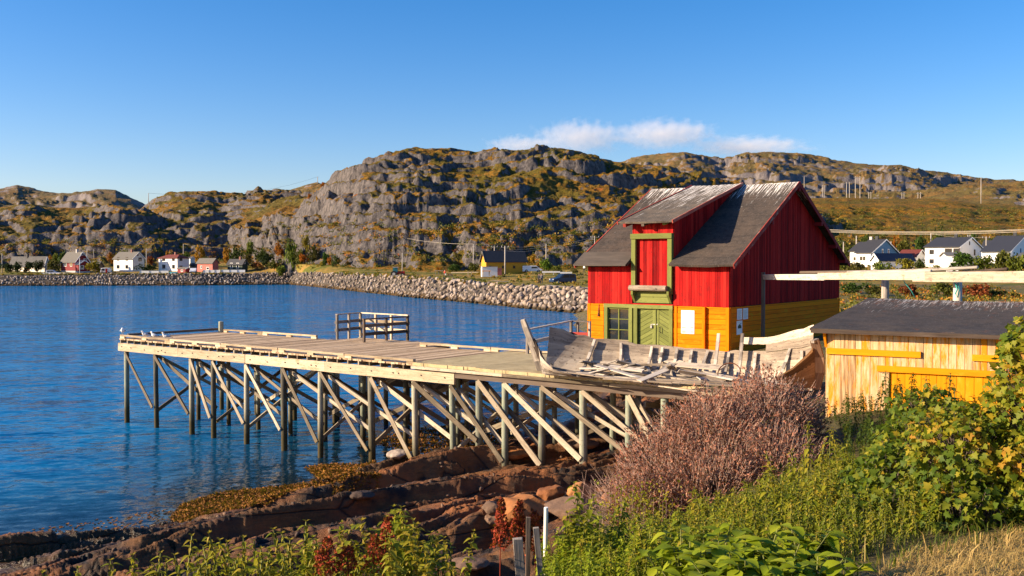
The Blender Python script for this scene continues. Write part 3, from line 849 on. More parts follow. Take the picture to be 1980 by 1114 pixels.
rows_ = [(2.4, [2.0, 4.3, 6.2, 8.2, 10.3, 12.4, 14.6, 16.9, 18.9, 21.0, 23.2, 25.4]), (WID - .15, [.35, 3.0, 5.6, 8.0, 10.2, 12.8, 15.2, 17.6, 20.2, 22.6, 25.0])]
for wv, us in rows_:
    for u in us:
        post(u + random.uniform(-.15, .15), wv, DECK - (.53 if u < 19 else .2), random.uniform(.08, .105))
    for (u0, u1) in ((0, 9), (9, 18), (18, 28)):
        if wv < 3:
            mb = MB(); mb.beam(pp(u0, wv, DECK - .34), pp(u1, wv, DECK - .34), .16, .3); mb.build('inner_beam', M['darkwood'], pier)
def brace(a, b, w=.05, h=.13, side=0):
    mb = MB()
    d = (Vector(b) - Vector(a))
    up = DW if side == 0 else DU
    mb.beam(a, b, h * random.uniform(.85, 1.2), w, up=up, jit=.012)
    mb.build('brace', M['brace'], pier)
for i in range(len(US) - 1):                       # front row: one white board per bay, from the top of a post to the foot of the next
    u0, u1 = US[i], US[i + 1]
    zt_ = DECK - (.58 if u0 < 19 else .35)
    if u0 < 16.5:
        zl = 1.15 - .02 * i if u0 < 10 else .85
        brace(pp(u0 + .12, -.06, zt_), pp(u1 - .05, -.06, max(bas[i + 1] + .45, zl - .3)))
    else:
        j = min(i + 2, len(US) - 1)
        brace(pp(u0 + .05, -.06, zt_), pp(US[j], -.06, max(bas[j] + .45, .9)), .05, .145)
    if 1 <= i < 15:                                 # second plane, dark side
        u2 = US[min(i + 2, len(US) - 1)]
        brace(pp(u0 + .1, .25, zt_ - .1), pp(u2 - .05, .25, max(bas[min(i + 2, 15)] + .8, 1.15)), .05, .13)
for i, u in enumerate([2.2, 4.9, 6.4, 8.4, 10.5, 12.5, 15.0, 17.0, 18.9, 21.0, 23.4, 25.4]):   # cross bracing of the bents
    p = pp(u, 2.4, 0); g = max(gz(p.x, p.y), 0) + .5
    brace(pp(u + .13, .2, DECK - .6), pp(u + .13, WID - .2, g), side=1)
    if i % 3 != 1:
        brace(pp(u - .13, WID - .2, DECK - .6), pp(u - .13, .3, g + .1), side=1)
for (u0, u1) in ((6.2, 10.2), (10.3, 14.6), (12.8, 17.6), (17.6, 22.6), (21, 25.2)):
    brace(pp(u0, WID - .02, DECK - .6), pp(u1, WID - .02, .9))
    brace(pp(u1, 2.52, DECK - .6), pp(u0, 2.52, 1.0))
# landing platform with railing behind the pier
plat = thing('landing_platform', 'small railed timber landing stage on the far side of the pier deck', 'platform', tuple(pp(10, 5.6, DECK)))
mb = MB()
u = 8.0
while u < 13.0:
    mb.beam(pp(u, WID + .07, DECK - .03), pp(u, 6.55, DECK - .03), .14, .05); u += .155
mb.build('deck', M['deck'], plat)
mb = MB()
for wv in (5.3, 6.4): mb.beam(pp(8.0, wv, DECK - .16), pp(13.0, wv, DECK - .16), .12, .2)
mb.build('frame', M['darkwood'], plat)
def rail_run(parent, a, b, n, top, mids, mat='post', cap=None, post_w=.09):
    a, b = Vector(a), Vector(b)
    for k in range(n + 1):
        p = a.lerp(b, k / n)
        mb = MB(); mb.beam(p - Vector((0, 0, .12)), p + Vector((0, 0, top)), post_w, post_w, up=tuple(DU)); mb.build('rail_post', M[mat], parent)
    d = (b - a).normalized(); sd = Vector((-d.y, d.x, 0)) * .055
    for z_, h_, m_ in [(top + .02, .05, cap or mat)] + [(z, .13, mat) for z in mids]:
        mb = MB()
        off = sd if z_ < top else Vector()
        mb.beam(a - d * .06 + off + Vector((0, 0, z_)), b + d * .06 + off + Vector((0, 0, z_)), .05 if z_ < top else .11, h_)
        mb.build('rail', M[m_], parent)
c00, c01, c10, c11 = pp(8.1, 5.0, DECK), pp(8.1, 6.5, DECK), pp(12.9, 6.5, DECK), pp(12.9, 5.05, DECK)
# rails run along the two ends and the sea side
ra, rb = on_z(652, 653, DECK), on_z(697, 648, DECK)
rc, rd = on_z(788, 655, DECK), on_z(704, 662, DECK)
rail_run(plat, ra, rb, 2, .98, (.32, .66), 'greywood')
rail_run(plat, rb, rc, 3, .98, (.32, .66), 'beam')
rail_run(plat, rd, rc, 2, .92, (.32, .66), 'darkwood')
for q in (ra, rb, rc, rd):
    mb = MB(); mb.tube([Vector((q.x, q.y, DECK - .1)), Vector((q.x, q.y, gz(q.x, q.y) - .2))], .1, 8); mb.build('post', M['post'], plat, smooth=True)
# low landing stage between the posts
low = thing('mooring_stage', 'dark low landing stage seen between the posts under the pier', 'platform', tuple(pp(11.2, 7.2, 1.9)))
mb = MB()
for k in range(26):
    mb.beam(pp(9.2 + k * .16, 6.2, 1.95), pp(9.2 + k * .16, 8.6, 1.95), .145, .06)
mb.build('deck', M['darkwood'], low)
mb = MB()
for wv in (6.3, 8.4): mb.beam(pp(9.1, wv, 1.8), pp(13.4, wv, 1.8), .14, .22)
mb.build('frame', M['darkwood'], low)
for u_, w_ in ((9.5, 6.4), (13.0, 6.4), (9.5, 8.3), (13.0, 8.3)):
    mb = MB(); mb.tube([pp(u_, w_, 1.7), pp(u_, w_, -1.6)], .10, 8); mb.build('post', M['post'], low, smooth=True)
# railing of the walkway beside the barn
g2 = thing('walkway_railing', 'weathered wooden railing between the pier deck and the barn corner', 'railing', tuple(on_z(1080, 687, DECK)))
qa, qb, qc = on_z(1020, 687, DECK), on_z(1104, 668, 3.45), on_z(1117, 668, 3.45)
qd = on_z(1140, 670, 3.45)
for q, t_ in ((qa, .92), (qb, 1.02), (qc, 1.02), (qd, 1.02)):
    mb = MB(); mb.beam(q - V(0, 0, .25), q + V(0, 0, t_), .09, .09, up=tuple(DU)); mb.build('rail_post', M['greywood'], g2)
mb = MB(); mb.beam(qa + V(0, 0, .9), qb + V(0, 0, 1.0), .11, .05); mb.beam(qb + V(0, 0, 1.0), qd + V(0, 0, 1.0), .11, .05); mb.build('rail', M['greywood'], g2)
mb = MB(); mb.beam(qa + V(0, 0, .42), qb + V(0, 0, .5), .05, .13); mb.build('rail', M['beam'], g2)
mb = MB(); mb.beam(qb + V(0, 0, .48), qd + V(0, 0, .5), .05, .13); mb.build('rail', M['redtrim'], g2)
# ---------------------------------------------------------------- red and yellow barn
def slab(name, mat, parent, A, B, C, D, thick, fade=3.2, nu=14, nv=24, sag=.025, seed=1, world=True):
    """roof plane A-B along the ridge, D-C along the eaves, thickness below; ridge attribute for the streaks"""
    A, B, C, D = map(Vector, (A, B, C, D))
    n = (B - A).cross(D - A).normalized()
    if n.z < 0: n = -n
    Ls = (D - A).length; Lr = (B - A).length
    vs, uv, rg = [], [], []
    for i in range(nu + 1):
        for j in range(nv + 1):
            a, b = i / nu, j / nv
            p = A.lerp(D, a).lerp(B.lerp(C, a), b)
            k = float(fbm(np.array([a * 3 + seed]), np.array([b * 4]), 2, seed)[0]) * sag
            p = p + n * k - Vector((0, 0, .035 * math.sin(math.pi * b)))
            vs.append(p); uv.append((a * Ls + seed * 7, b * Lr)); rg.append(max(0, 1 - a * Ls / fade))
    N = len(vs)
    vs2 = [p - n * thick for p in vs]
    fs = []
    for i in range(nu):
        for j in range(nv):
            q = (i * (nv + 1) + j, i * (nv + 1) + j + 1, (i + 1) * (nv + 1) + j + 1, (i + 1) * (nv + 1) + j)
            fs.append(q); fs.append(tuple(N + k for k in reversed(q)))
    edge = [j for j in range(nv + 1)] + [i * (nv + 1) + nv for i in range(1, nu + 1)] + [nu * (nv + 1) + j for j in range(nv - 1, -1, -1)] + [i * (nv + 1) for i in range(nu - 1, 0, -1)]
    for k in range(len(edge)):
        a, b = edge[k], edge[(k + 1) % len(edge)]
        fs.append((b, a, N + a, N + b))
    off = root_of(parent).location if world else Vector()
    me = bpy.data.meshes.new(name)
    me.from_pydata([tuple(p - off) for p in vs + vs2], [], fs)
    uu = uv + uv
    ul = me.uv_layers.new(name='UVMap')
    for lp in me.loops: ul.data[lp.index].uv = uu[lp.vertex_index]
    a_ = me.attributes.new('ridge', 'FLOAT', 'POINT'); a_.data.foreach_set('value', np.array(rg + rg, dtype=np.float32))
    me.materials.append(mat)
    o = bpy.data.objects.new(name, me); COL.objects.link(o); o.parent = parent
    return o
CA = -DU; CB = DW                       # along the front to the left; depth
CC = Vector((8.86, 40.0, 0))
def bp(a, b, z): return CC + CA * a + CB * b + Vector((0, 0, z))
FL, MID, EAVE, RIDGE = 2.95, 5.04, 6.80, 10.42
LEN, DEP = 6.86, 12.84
barn = thing('red_yellow_barn', 'tall old wooden warehouse, red above and yellow below, with a dormer hoist', 'barn', tuple(bp(3.4, 6.4, FL)))
def roofz(b): return EAVE + .24 + (RIDGE - EAVE - .24) * (1 - abs(b - DEP / 2) / (DEP / 2))
def vboards(name, mat, parent, org, du, nrm, u0, u1, zlo, zhi, step=.125, th=.03, holes=()):
    """upright boards; zlo, zhi are functions of u; holes are (u0, u1, z0, z1)"""
    mb = MB()
    u = u0
    while u < u1 - .02:
        wd = min(step * random.uniform(.8, 1.2), u1 - u)
        um = u + wd / 2
        segs = [(zlo(um), zhi(um))]
        for h in holes:
            if h[0] < um < h[1]:
                ns = []
                for (a, b) in segs:
                    if h[2] > a: ns.append((a, min(b, h[2])))
                    if h[3] < b: ns.append((max(a, h[3]), b))
                segs = [q for q in ns if q[1] - q[0] > .02]
        r = random.random()
        o = random.uniform(0, .014)
        for (a, b) in segs:
            s0 = (zhi(u + wd - .008) - zhi(um)) if abs(b - zhi(um)) < 1e-6 else 0
            bm = -zlo(um) + zlo(um)
            lo = a + (random.uniform(-.025, .012) if abs(a - zlo(um)) < 1e-6 else 0)
            p0 = org + du * (u + .004) + nrm * o; p1 = org + du * (u + wd - .004) + nrm * o
            P = [p0 + V(0, 0, lo), p1 + V(0, 0, lo), p1 + V(0, 0, lo) + nrm * th, p0 + V(0, 0, lo) + nrm * th,
                 p0 + V(0, 0, b - s0), p1 + V(0, 0, b + s0), p1 + V(0, 0, b + s0) + nrm * th, p0 + V(0, 0, b - s0) + nrm * th]
            mb.hexa(P, r)
        u += wd
    return mb.build(name, mat, parent)
def hboards(name, mat, parent, org, du, nrm, u0, u1, z0, z1, step=.19, th=.03, holes=()):
    mb = MB()
    z = z0
    while z < z1 - .02:
        h = min(step * random.uniform(.85, 1.15), z1 - z)
        zm = z + h / 2
        segs = [(u0, u1)]
        for q in holes:
            if q[2] < zm < q[3]:
                ns = []
                for (a, b) in segs:
                    if q[0] > a: ns.append((a, min(b, q[0])))
                    if q[1] < b: ns.append((max(a, q[1]), b))
                segs = [s_ for s_ in ns if s_[1] - s_[0] > .02]
        o = random.uniform(0, .012)
        for (a, b) in segs:
            c0 = org + du * a + nrm * (o + th / 2) + V(0, 0, zm); c1 = org + du * b + nrm * (o + th / 2) + V(0, 0, zm)
            mb.beam(c0, c1, th, h - .012)
        z += h
    return mb.build(name, mat, parent)
NF = -CB; NG = DU                       # outward normals of front and right gable
# core walls: solid dark body so that no gap shows light
mb = MB()
prof = [(.04, FL - .6), (.04, EAVE + .04), (DEP / 2, RIDGE - .14), (DEP - .04, EAVE + .04), (DEP - .04, FL - .6)]
mb.prism([bp(.04, b, z) for b, z in prof], CA * (LEN - .08))
mb.build('wall_core', M['darkwood'], barn)
DA0, DA1 = 2.57, 4.53                   # dormer and doors along the front
holes = [(DA0 - .02, DA1 + .02, MID - 1, 20)]
for q0, q1 in ((0, DA0 - .02), (DA1 + .02, LEN)):
    vboards('front_red_wall', M['red'], barn, bp(0, 0, 0), CA, NF, q0, q1, lambda u: MID - .02, lambda u: EAVE + .06)
vboards('gable_red_wall', M['red'], barn, bp(0, 0, 0), CB, NG, .0, DEP, lambda u: MID + .0, lambda u: roofz(u) - .10)
for q0, q1 in ((.12, DA0 - .02), (6.02, LEN - .12)):
    hboards('front_yellow_wall', M['yellow'], barn, bp(0, 0, 0), CA, NF, q0, q1, FL, MID - .03, step=.22)
hboards('gable_yellow_wall', M['yellow'], barn, bp(0, 0, 0), CB, NG, .12, DEP - .1, FL - .3, MID - .03, step=.21)
for a in (.0, LEN):
    mb = MB(); mb.beam(bp(a + (.07 if a == 0 else -.07), -.025, FL - .3), bp(a + (.07 if a == 0 else -.07), -.025, MID - .035), .15, .05, up=tuple(NF)); mb.build('corner_board', M['yellow'], barn)
for b in (.06, DEP - .06):
    mb = MB(); mb.beam(bp(-.03, b, FL - .3), bp(-.03, b, MID - .035), .12, .045, up=tuple(NG)); mb.build('corner_board', M['yellow'], barn)
mb = MB(); mb.beam(bp(1.08, -.09, FL), bp(1.08, -.09, MID - .04), .12, .16, up=tuple(NF)); mb.build('upright_post', M['yellow'], barn)
mb = MB(); mb.beam(bp(2.42, -.04, FL), bp(2.42, -.04, MID - .04), .11, .05, up=tuple(NF)); mb.build('upright_post', M['yellow'], barn)
# main roof
OVL, OVR, OVE = LEN + .40, -.38, -.48
eav = roofz(0) - .04 + (-OVE) * -(RIDGE - EAVE - .24) / (DEP / 2) + .02
rdg = RIDGE + .10
for a0_, a1_, sd_ in ((OVL, DA1 + .03, 1), (DA0 - .03, OVR, 4)):
    slab('roof', M['roof'], barn, bp(a0_, DEP / 2, rdg), bp(a1_, DEP / 2, rdg), bp(a1_, OVE, eav), bp(a0_, OVE, eav), .09, nu=30, nv=24, seed=sd_)
slab('roof', M['roof'], barn, bp(OVL, DEP / 2 + .012, rdg), bp(OVR, DEP / 2 + .012, rdg), bp(OVR, DEP - OVE, eav), bp(OVL, DEP - OVE, eav), .09, seed=2)
def on_roof(a, b, dz=0): return bp(a, b, rdg + (eav - rdg) * (DEP / 2 - b) / (DEP / 2 - OVE) + dz)
mb = MB()                                # flatter grey strip at the foot of the left part of the roof
mb.prism([on_roof(OVL + .03, .35, .05), on_roof(DA1 + .05, .35, .05), on_roof(DA1 + .05, OVE - .10, -.02), on_roof(OVL + .03, OVE - .10, -.02)], V(0, 0, .045), udir=tuple(CA))
mb.build('eave_strip', M['eavestrip'], barn)
for a, e in ((OVR - .02, 1), (OVL + .02, 0)):
    mb = MB()
    mb.beam(on_roof(a, OVE, -.09), on_roof(a, DEP / 2, -.09), .04, .2)
    mb.build('bargeboard', M['redtrim'], barn)
    mb = MB()
    p0 = bp(a, DEP - OVE, eav - .09)
    mb.beam(p0, bp(a, DEP / 2, rdg - .09), .04, .2)
    mb.build('bargeboard', M['darkred'], barn)
for b in (.9, 3.4, DEP / 2, DEP - 3.6, DEP - 1.6, DEP - .2):
    z = roofz(b) - .26
    mb = MB(); mb.beam(bp(.1, b, z), bp(OVR - .05, b, z), .16, .17); mb.build('purlin_end', M['darkred'], barn)
# dormer
DE, DB = 8.60, -.55                       # eave height and overhang
def dz_(b): return DE + (rdg + .05 - DE) * (b - DB) / (DEP / 2 - DB)
vboards('dormer_front', M['red'], barn, bp(0, 0, 0), CA, NF, DA0, DA1, lambda u: 7.86, lambda u: dz_(0) - .1, step=.12)
for a, nr in ((DA0, NG), (DA1, CA)):
    vboards('dormer_cheek', M['red'], barn, bp(a, 0, 0), CB, nr, .0, DEP / 2 - .1, lambda u: on_roof(0, u).z - .05, lambda u: dz_(u) - .06, step=.2)
mb = MB()
mb.prism([bp(DA0 + .03, .05, EAVE), bp(DA0 + .03, .05, dz_(0) - .12), bp(DA0 + .03, DEP / 2 - .2, rdg - .12), bp(DA0 + .03, DEP / 2 - .2, EAVE)], CA * (DA1 - DA0 - .06))
mb.build('dormer_core', M['darkred'], barn)
slab('dormer_roof', M['dormer_roof'], barn, bp(DA1 + .45, DEP / 2 - .02, rdg + .06), bp(DA0 - .22, DEP / 2 - .02, rdg + .06), bp(DA0 - .22, DB, DE), bp(DA1 + .45, DB, DE), .07, fade=9, nu=20, seed=3)
for a in (DA1 + .47, DA0 - .24):
    mb = MB(); mb.beam(bp(a, DB, DE - .05), bp(a, DEP / 2 - .05, rdg + .02), .04, .14); mb.build('bargeboard', M['redtrim'], barn)
for a, l, mt in ((4.62, .6, 'redtrim'), (3.78, .5, 'darkwood'), (2.84, .36, 'green')):
    mb = MB(); mb.beam(bp(a, .1, dz_(0) - .16), bp(a, -l, dz_(-l) - .16), .13, .14); mb.build('hoist_bracket', M[mt], barn)
# loft door
mb = MB()
zl0, zl1 = 5.84, 7.86
for a in (DA0 + .10, DA1 - .10): mb.beam(bp(a, -.08, zl0 - .35), bp(a, -.08, zl1), .2, .18, up=tuple(NF))
mb.beam(bp(DA0 - .02, -.10, zl1 + .11), bp(DA1 + .02, -.10, zl1 + .11), .24, .22)
fr = mb.build('loft_frame', M['green'], barn)
ld = vboards('loft_door', M['red'], barn, bp(0, .02, 0), CA, NF, DA0 + .20, (DA0 + DA1) / 2 - .012, lambda u: zl0, lambda u: zl1, step=.15)
vboards('loft_door', M['red'], barn, bp(0, .02, 0), CA, NF, (DA0 + DA1) / 2 + .012, DA1 - .20, lambda u: zl0, lambda u: zl1, step=.15)
mb = MB(); mb.tube([bp(DA0 + .18, -.26, zl0 - .10), bp(DA1 + .02, -.26, zl0 - .10)], [.125, .125], 12)
roll = mb.build('sill_log', M['palewood'], barn, smooth=False)
mb = MB(); c = bp(DA0 + .62, -.388, zl0 - .12); mb.tube([c, c - CB * .012], .025, 8); mb.build('peg_hole', M['black'], roll)
for a in (DA0 + .06, DA1 - .16):
    mb = MB()
    mb.prism([bp(a, -.03, MID + .06), bp(a, -.30, MID + .42), bp(a, -.30, zl0 - .22), bp(a, -.03, zl0 - .22)], CA * .1)
    mb.build('sill_bracket', M['green'], barn)
hboards('sill_panel', M['green'], barn, bp(0, 0, 0), CA, NF, DA0 + .18, DA1 - .18, MID + .06, zl0 - .2, step=.24)
# ground floor doors and window
mb = MB()
ZD = MID - .16
mb.beam(bp(DA0 - .02, -.05, MID - .10), bp(5.98, -.05, MID - .10), .1, .16)
for a, wd in ((DA0 + .07, .16), (4.36, .18), (4.60, .16), (5.87, .17)):
    mb.beam(bp(a, -.05, FL), bp(a, -.05, ZD - .02), wd, .1, up=tuple(NF))
mb.build('door_frame', M['green'], barn)
mb = MB(); mb.beam(bp(DA0, -.03, MID - .0), bp(DA1, -.03, MID - .0), .03, .05); mb.build('drip_board', M['red'], barn)
def leaf(a0, a1, diag, vis):
    mb = MB()
    w0 = .14
    mb.beam(bp(a0 + w0 / 2, .03, FL + .05), bp(a0 + w0 / 2, .03, ZD - .02), w0, .05, up=tuple(NF)) if vis in ('l', 'b') else None
    mb.beam(bp(a1 - w0 / 2, .03, FL + .05), bp(a1 - w0 / 2, .03, ZD - .02), w0, .05, up=tuple(NF)) if vis in ('r', 'b') else None
    lo, hi = a0 + (w0 if vis in ('l', 'b') else 0), a1 - (w0 if vis in ('r', 'b') else 0)
    sl = diag * .5
    z = FL - 1.0
    while z < ZD + .6:
        z0, z1 = z, z + .185
        zs = [z0, z0 + sl * (hi - lo), z1 - .014 + sl * (hi - lo), z1 - .014]
        cl = lambda q: min(max(q, FL + .05), ZD - .03)
        zs = [cl(q) for q in zs]
        if zs[2] - zs[1] > .01 or zs[3] - zs[0] > .01:
            mb.prism([bp(lo, .05, zs[0]), bp(hi, .05, zs[1]), bp(hi, .05, zs[2]), bp(lo, .05, zs[3])], NF * .03)
        z = z1
    return mb.build('door', M['green'], barn)
dl = leaf(3.42, 4.26, -1.05, 'l')
dr = leaf(2.70, 3.40, 1.05, 'r')
mb = MB(); mb.beam(bp(3.40, -.008, FL + .05), bp(3.40, -.008, ZD - .03), .05, .03, up=tuple(NF)); mb.build('door_strip', M['green'], dl)
mb = MB(); mb.beam(bp(3.62, .0, 4.18), bp(3.30, .0, 4.19), .02, .04); mb.build('hasp', M['metal'], dl)
mb = MB(); mb.box(bp(3.60, -.03, 4.08), (.09, .05, .11), math.atan2(CA.y, CA.x)); mb.tube([bp(3.63, -.03, 4.13), bp(3.63, -.03, 4.18), bp(3.57, -.03, 4.18), bp(3.57, -.03, 4.13)], .012, 6); mb.build('padlock', M['metal'], dl, bevel=.01)
mb = MB(); mb.tube([bp(3.16, .0, 4.10), bp(3.16, -.06, 4.08), bp(3.16, -.06, 3.86), bp(3.16, .0, 3.84)], .014, 6); mb.build('handle', M['black'], dr)
wa0, wa1, wz0, wz1 = 4.69, 5.78, 3.42, 4.82
mb = MB()
mb.beam(bp(wa0, -.02, wz0 - .09), bp(wa1, -.02, wz0 - .09), .1, .18)
for a in (wa0 + .025, wa1 - .025): mb.beam(bp(a, .0, wz0), bp(a, .0, wz1), .05, .06, up=tuple(NF))
mb.beam(bp((wa0 + wa1) / 2, .0, wz0), bp((wa0 + wa1) / 2, .0, wz1), .05, .055, up=tuple(NF))
for k in (0, 1, 2, 3):
    z = wz0 + (wz1 - wz0) * k / 3
    mb.beam(bp(wa0 + .04, .0, z + (.015 if k == 0 else -.015 if k == 3 else 0)), bp(wa1 - .04, .0, z + (.015 if k == 0 else -.015 if k == 3 else 0)), .05, .03)
wf = mb.build('window', M['green'], barn)
for i in range(2):
    for j in range(3):
        a0 = wa0 + .05 + i * ((wa1 - wa0) / 2 - .03); a1 = a0 + (wa1 - wa0) / 2 - .07
        z0 = wz0 + j * (wz1 - wz0) / 3 + .02; z1 = z0 + (wz1 - wz0) / 3 - .04
        mb = MB()
        t_ = random.uniform(-.012, .012)
        mb.prism([bp(a0, .022 + t_, z0), bp(a1, .022 - t_, z0), bp(a1, .022 - t_, z1), bp(a0, .022 + t_, z1)], NF * .006)
        mb.build('pane', M['glass'], wf)
mb = MB(); mb.beam(bp(wa0, -.05, wz0 + .012), bp(wa1, -.05, wz0 + .012), .06, .025); mb.build('sill', M['beam'], wf)
mb = MB(); mb.tube([bp(6.25, -.05, 4.98), bp(6.26, -.06, 4.6), bp(6.28, -.06, 4.45)], [.015, .03, .05], 6)
tag(mb.build('rope_end', M['rust'], None), 'frayed rust brown rope end hanging on the yellow wall left of the window', 'rope')
# the pole that carries the rack against the gable
# posters
def sheet(name, org, ux, nr, a0, a1, z0, z1, label, marks, loc):
    t = thing(name, label, name.split('_')[-1], tuple(loc))
    def rect(a, b, c, d, off):
        return [org + ux * a + V(0, 0, c) + nr * off, org + ux * b + V(0, 0, c) + nr * off, org + ux * b + V(0, 0, d) + nr * off, org + ux * a + V(0, 0, d) + nr * off]
    W_, H_ = a1 - a0, z1 - z0
    mb = MB(); mb.prism(rect(a0, a1, z0, z1, 0), nr * .012); mb.build('paper', M['paper'], t)
    for nm, mt, rs in marks:
        mb = MB()
        for (x0, x1, y0, y1) in rs:
            mb.prism(rect(a0 + W_ * x0, a0 + W_ * x1, z0 + H_ * y0, z0 + H_ * y1, .012), nr * .003)
        mb.build(nm, M[mt], t)
    return t
def scrawl(x0, x1, y0, y1, n):
    r = []
    for k in range(n):
        x = x0 + (x1 - x0) * k / n
        h = random.uniform(.4, 1)
        r.append((x, x + (x1 - x0) / n * .35, y0, y0 + (y1 - y0) * h)); r.append((x, x + (x1 - x0) / n * .75, y0 + (y1 - y0) * .35 * h, y0 + (y1 - y0) * .5 * h))
    return r
fo = bp(0, -.046, 0)
U_ = -CA
sheet('information_poster', fo, U_, NF, -2.16, -1.55, 3.86, 4.84, 'large white poster with small photos on the yellow wall right of the doors', [
    ('heading', 'greyink', scrawl(.08, .86, .84, .92, 11)),
    ('map', 'blueprint', [(.42, .66, .02, .38)]),
    ('photo', 'pinkprint', [(.05, .36, .22, .30), (.70, .95, .24, .32), (.05, .36, .03, .14)]),
    ('photo', 'greyink', [(.70, .95, .03, .14)])], bp(1.85, -.05, 4.3))
go = bp(-.046, 0, 0)
def textlines(y0, y1, n): return [(.12, random.uniform(.6, .9), y0 + (y1 - y0) * k / n, y0 + (y1 - y0) * (k + .4) / n) for k in range(n)]
sheet('paper_notice', go, CB, NG, .62, 1.10, 4.48, 4.93, 'upper left white typed notice on the shaded orange gable wall', [('text', 'greyink', textlines(.1, .9, 9))], bp(-.05, .85, 4.7))
sheet('paper_notice', go, CB, NG, 1.20, 1.68, 4.47, 4.93, 'upper right white typed notice on the shaded orange gable wall', [('text', 'greyink', textlines(.1, .9, 9))], bp(-.05, 1.45, 4.7))
t = sheet('paper_notice', go, CB, NG, .58, 1.12, 3.86, 4.43, 'lower white notice with a house picture on the shaded orange gable wall', [('heading', 'greyink', scrawl(.15, .85, .88, .94, 8)), ('flag', 'bluepaint', [(.6, .82, .74, .80)])], bp(-.05, .85, 4.1))
mb = MB()
q = lambda x, y: go + CB * (.58 + .54 * x) + V(0, 0, 3.86 + .57 * y) + NG * .012
mb.prism([q(.2, .45), q(.82, .45), q(.82, .62), q(.5, .76), q(.2, .62)], NG * .004)
mb.build('picture', M['housephoto'], t)
# ---------------------------------------------------------------- wrecked open boat
BL = on_z(1046, 724, 3.66); BR = at(1583, 752, 24.7)
BR.z = 3.62
bx = (BR - BL); BLEN = Vector((bx.x, bx.y, 0)).length
bx = Vector((bx.x, bx.y, 0)).normalized(); bw = Vector((-bx.y, bx.x, 0))
def bo(s, w_, z): return BL + bx * (s * BLEN) + bw * w_ + Vector((0, 0, z - BL.z)) + Vector((0, 0, 0))
boat = thing('wrecked_boat', 'broken open wooden rowing boat with high stem posts lying on the pier end', 'boat', tuple(bo(.5, 0, 3.66)))
def gun_z(s):      # far gunwale height
    return float(np.interp(s, [0, .06, .15, .35, .5, .65, .8, .93, 1], [4.98, 4.85, 4.66, 4.50, 4.44, 4.42, 4.46, 4.66, 4.80]))
def gun_w(s): return 1.42 * max(0, math.sin(math.pi * min(max(s, .0), 1))) ** (.42 if s < .5 else .62)
def bot_w(s): return 1.02 * max(0, math.sin(math.pi * min(max(s, .0), 1))) ** .8
def strake(name, mat, side, k0, k1, s0, s1, n=26, th=.025, parent=None, rag=0, dz=0.0, wob=.0, zf=None, out=0):
    """one plank of the hull between height fractions k0, k1 (0 at floor, 1 at the gunwale)"""
    mb = MB()
    r = random.random()
    ou, ov = random.random() * 30, random.random() * 30
    zf = zf or gun_z
    def pt(s, k, o):
        kk = k
        wv = bot_w(s) + (gun_w(s) - bot_w(s)) * max(0, kk) ** .8
        z0 = 3.72 + .0 * s
        z = z0 + (zf(s) - z0) * kk + dz
        return bo(s, side * (wv + o + out), z)
    pr = None
    for i in range(n + 1):
        s = s0 + (s1 - s0) * i / n
        j = random.uniform(-rag, rag * .3)
        j2 = random.uniform(-rag * .3, rag * .3)
        cur = [pt(s, k0 + j2, 0), pt(s, k1 + j, 0), pt(s, k1 + j, th), pt(s, k0 + j2, th)]
        if pr:
            b = len(mb.v)
            mb.v.extend([tuple(p) for p in pr + cur])
            L0, L1 = (i - 1) / n * (s1 - s0) * BLEN, i / n * (s1 - s0) * BLEN
            for (a, c) in ((0, 1), (1, 2), (2, 3), (3, 0)):
                mb.face((b + a, b + 4 + a, b + 4 + c, b + c), [(ou + L0, ov), (ou + L1, ov), (ou + L1, ov + .25), (ou + L0, ov + .25)], r)
        else:
            b = len(mb.v); mb.v.extend([tuple(p) for p in cur]); mb.face((b, b + 1, b + 2, b + 3), [(ou, ov)] * 4, r)
        pr = cur
    b = len(mb.v); mb.v.extend([tuple(p) for p in pr]); mb.face((b + 3, b + 2, b + 1, b), [(ou, ov)] * 4, r)
    return mb.build(name, M[mat], parent or boat)
for k in range(3):                             # far side, still standing
    strake('hull_plank', 'palewood', 1, k / 3 - .02, (k + 1) / 3 + .02, .012, .985, rag=.07 if k == 2 else .01, dz=random.uniform(-.01, .01), th=.024, out=.02 * k)
strake('gunwale', 'palewood', 1, 1.00, 1.30, .80, .975, 12, rag=.03)
strake('gunwale', 'palewood', 1, 1.27, 1.52, .715, .975, 14, rag=.03)
for k in range(3):                             # near side is left only at the two ends
    strake('hull_plank', 'hullwood', -1, k / 3 - .02, (k + 1) / 3 + .02, [.915, .895, .88][k], .99, 10, th=.024, zf=lambda s: float(np.interp(s, [.88, .93, .97, 1], [3.98, 4.22, 4.52, 4.80])))
    strake('hull_plank', 'greywood', -1, k / 3 - .02, (k + 1) / 3 + .02, .01, [.26, .17, .09][k], 12, rag=.03, zf=lambda s: float(np.interp(s, [0, .03, .08, .2], [4.62, 4.25, 4.02, 3.84])))
strake('gunwale', 'beam', -1, .97, 1.07, .875, .985, 10, th=.05, zf=lambda s: float(np.interp(s, [.88, .93, .97, 1], [3.98, 4.22, 4.52, 4.80])))
def stem(pts, rad, mat, name='stem_post'):
    mb = MB()
    for i in range(len(pts) - 1):
        mb.beam(pts[i], pts[i + 1], rad[i], rad[i] * 1.7, up=tuple(bx), taper=rad[i + 1] / rad[i])
    return mb.build(name, M[mat], boat)
stem([at(1049, 724, 28.9), at(1040, 697, 28.85), at(1027, 660, 28.75), at(1016, 632, 28.68), at(1011, 618, 28.65)], [.12, .12, .11, .10, .08], 'greywood')
stem([at(1062, 724, 28.6), at(1044, 688, 28.7), at(1030, 656, 28.72)], [.08, .08, .07], 'darkwood', 'stem_knee')
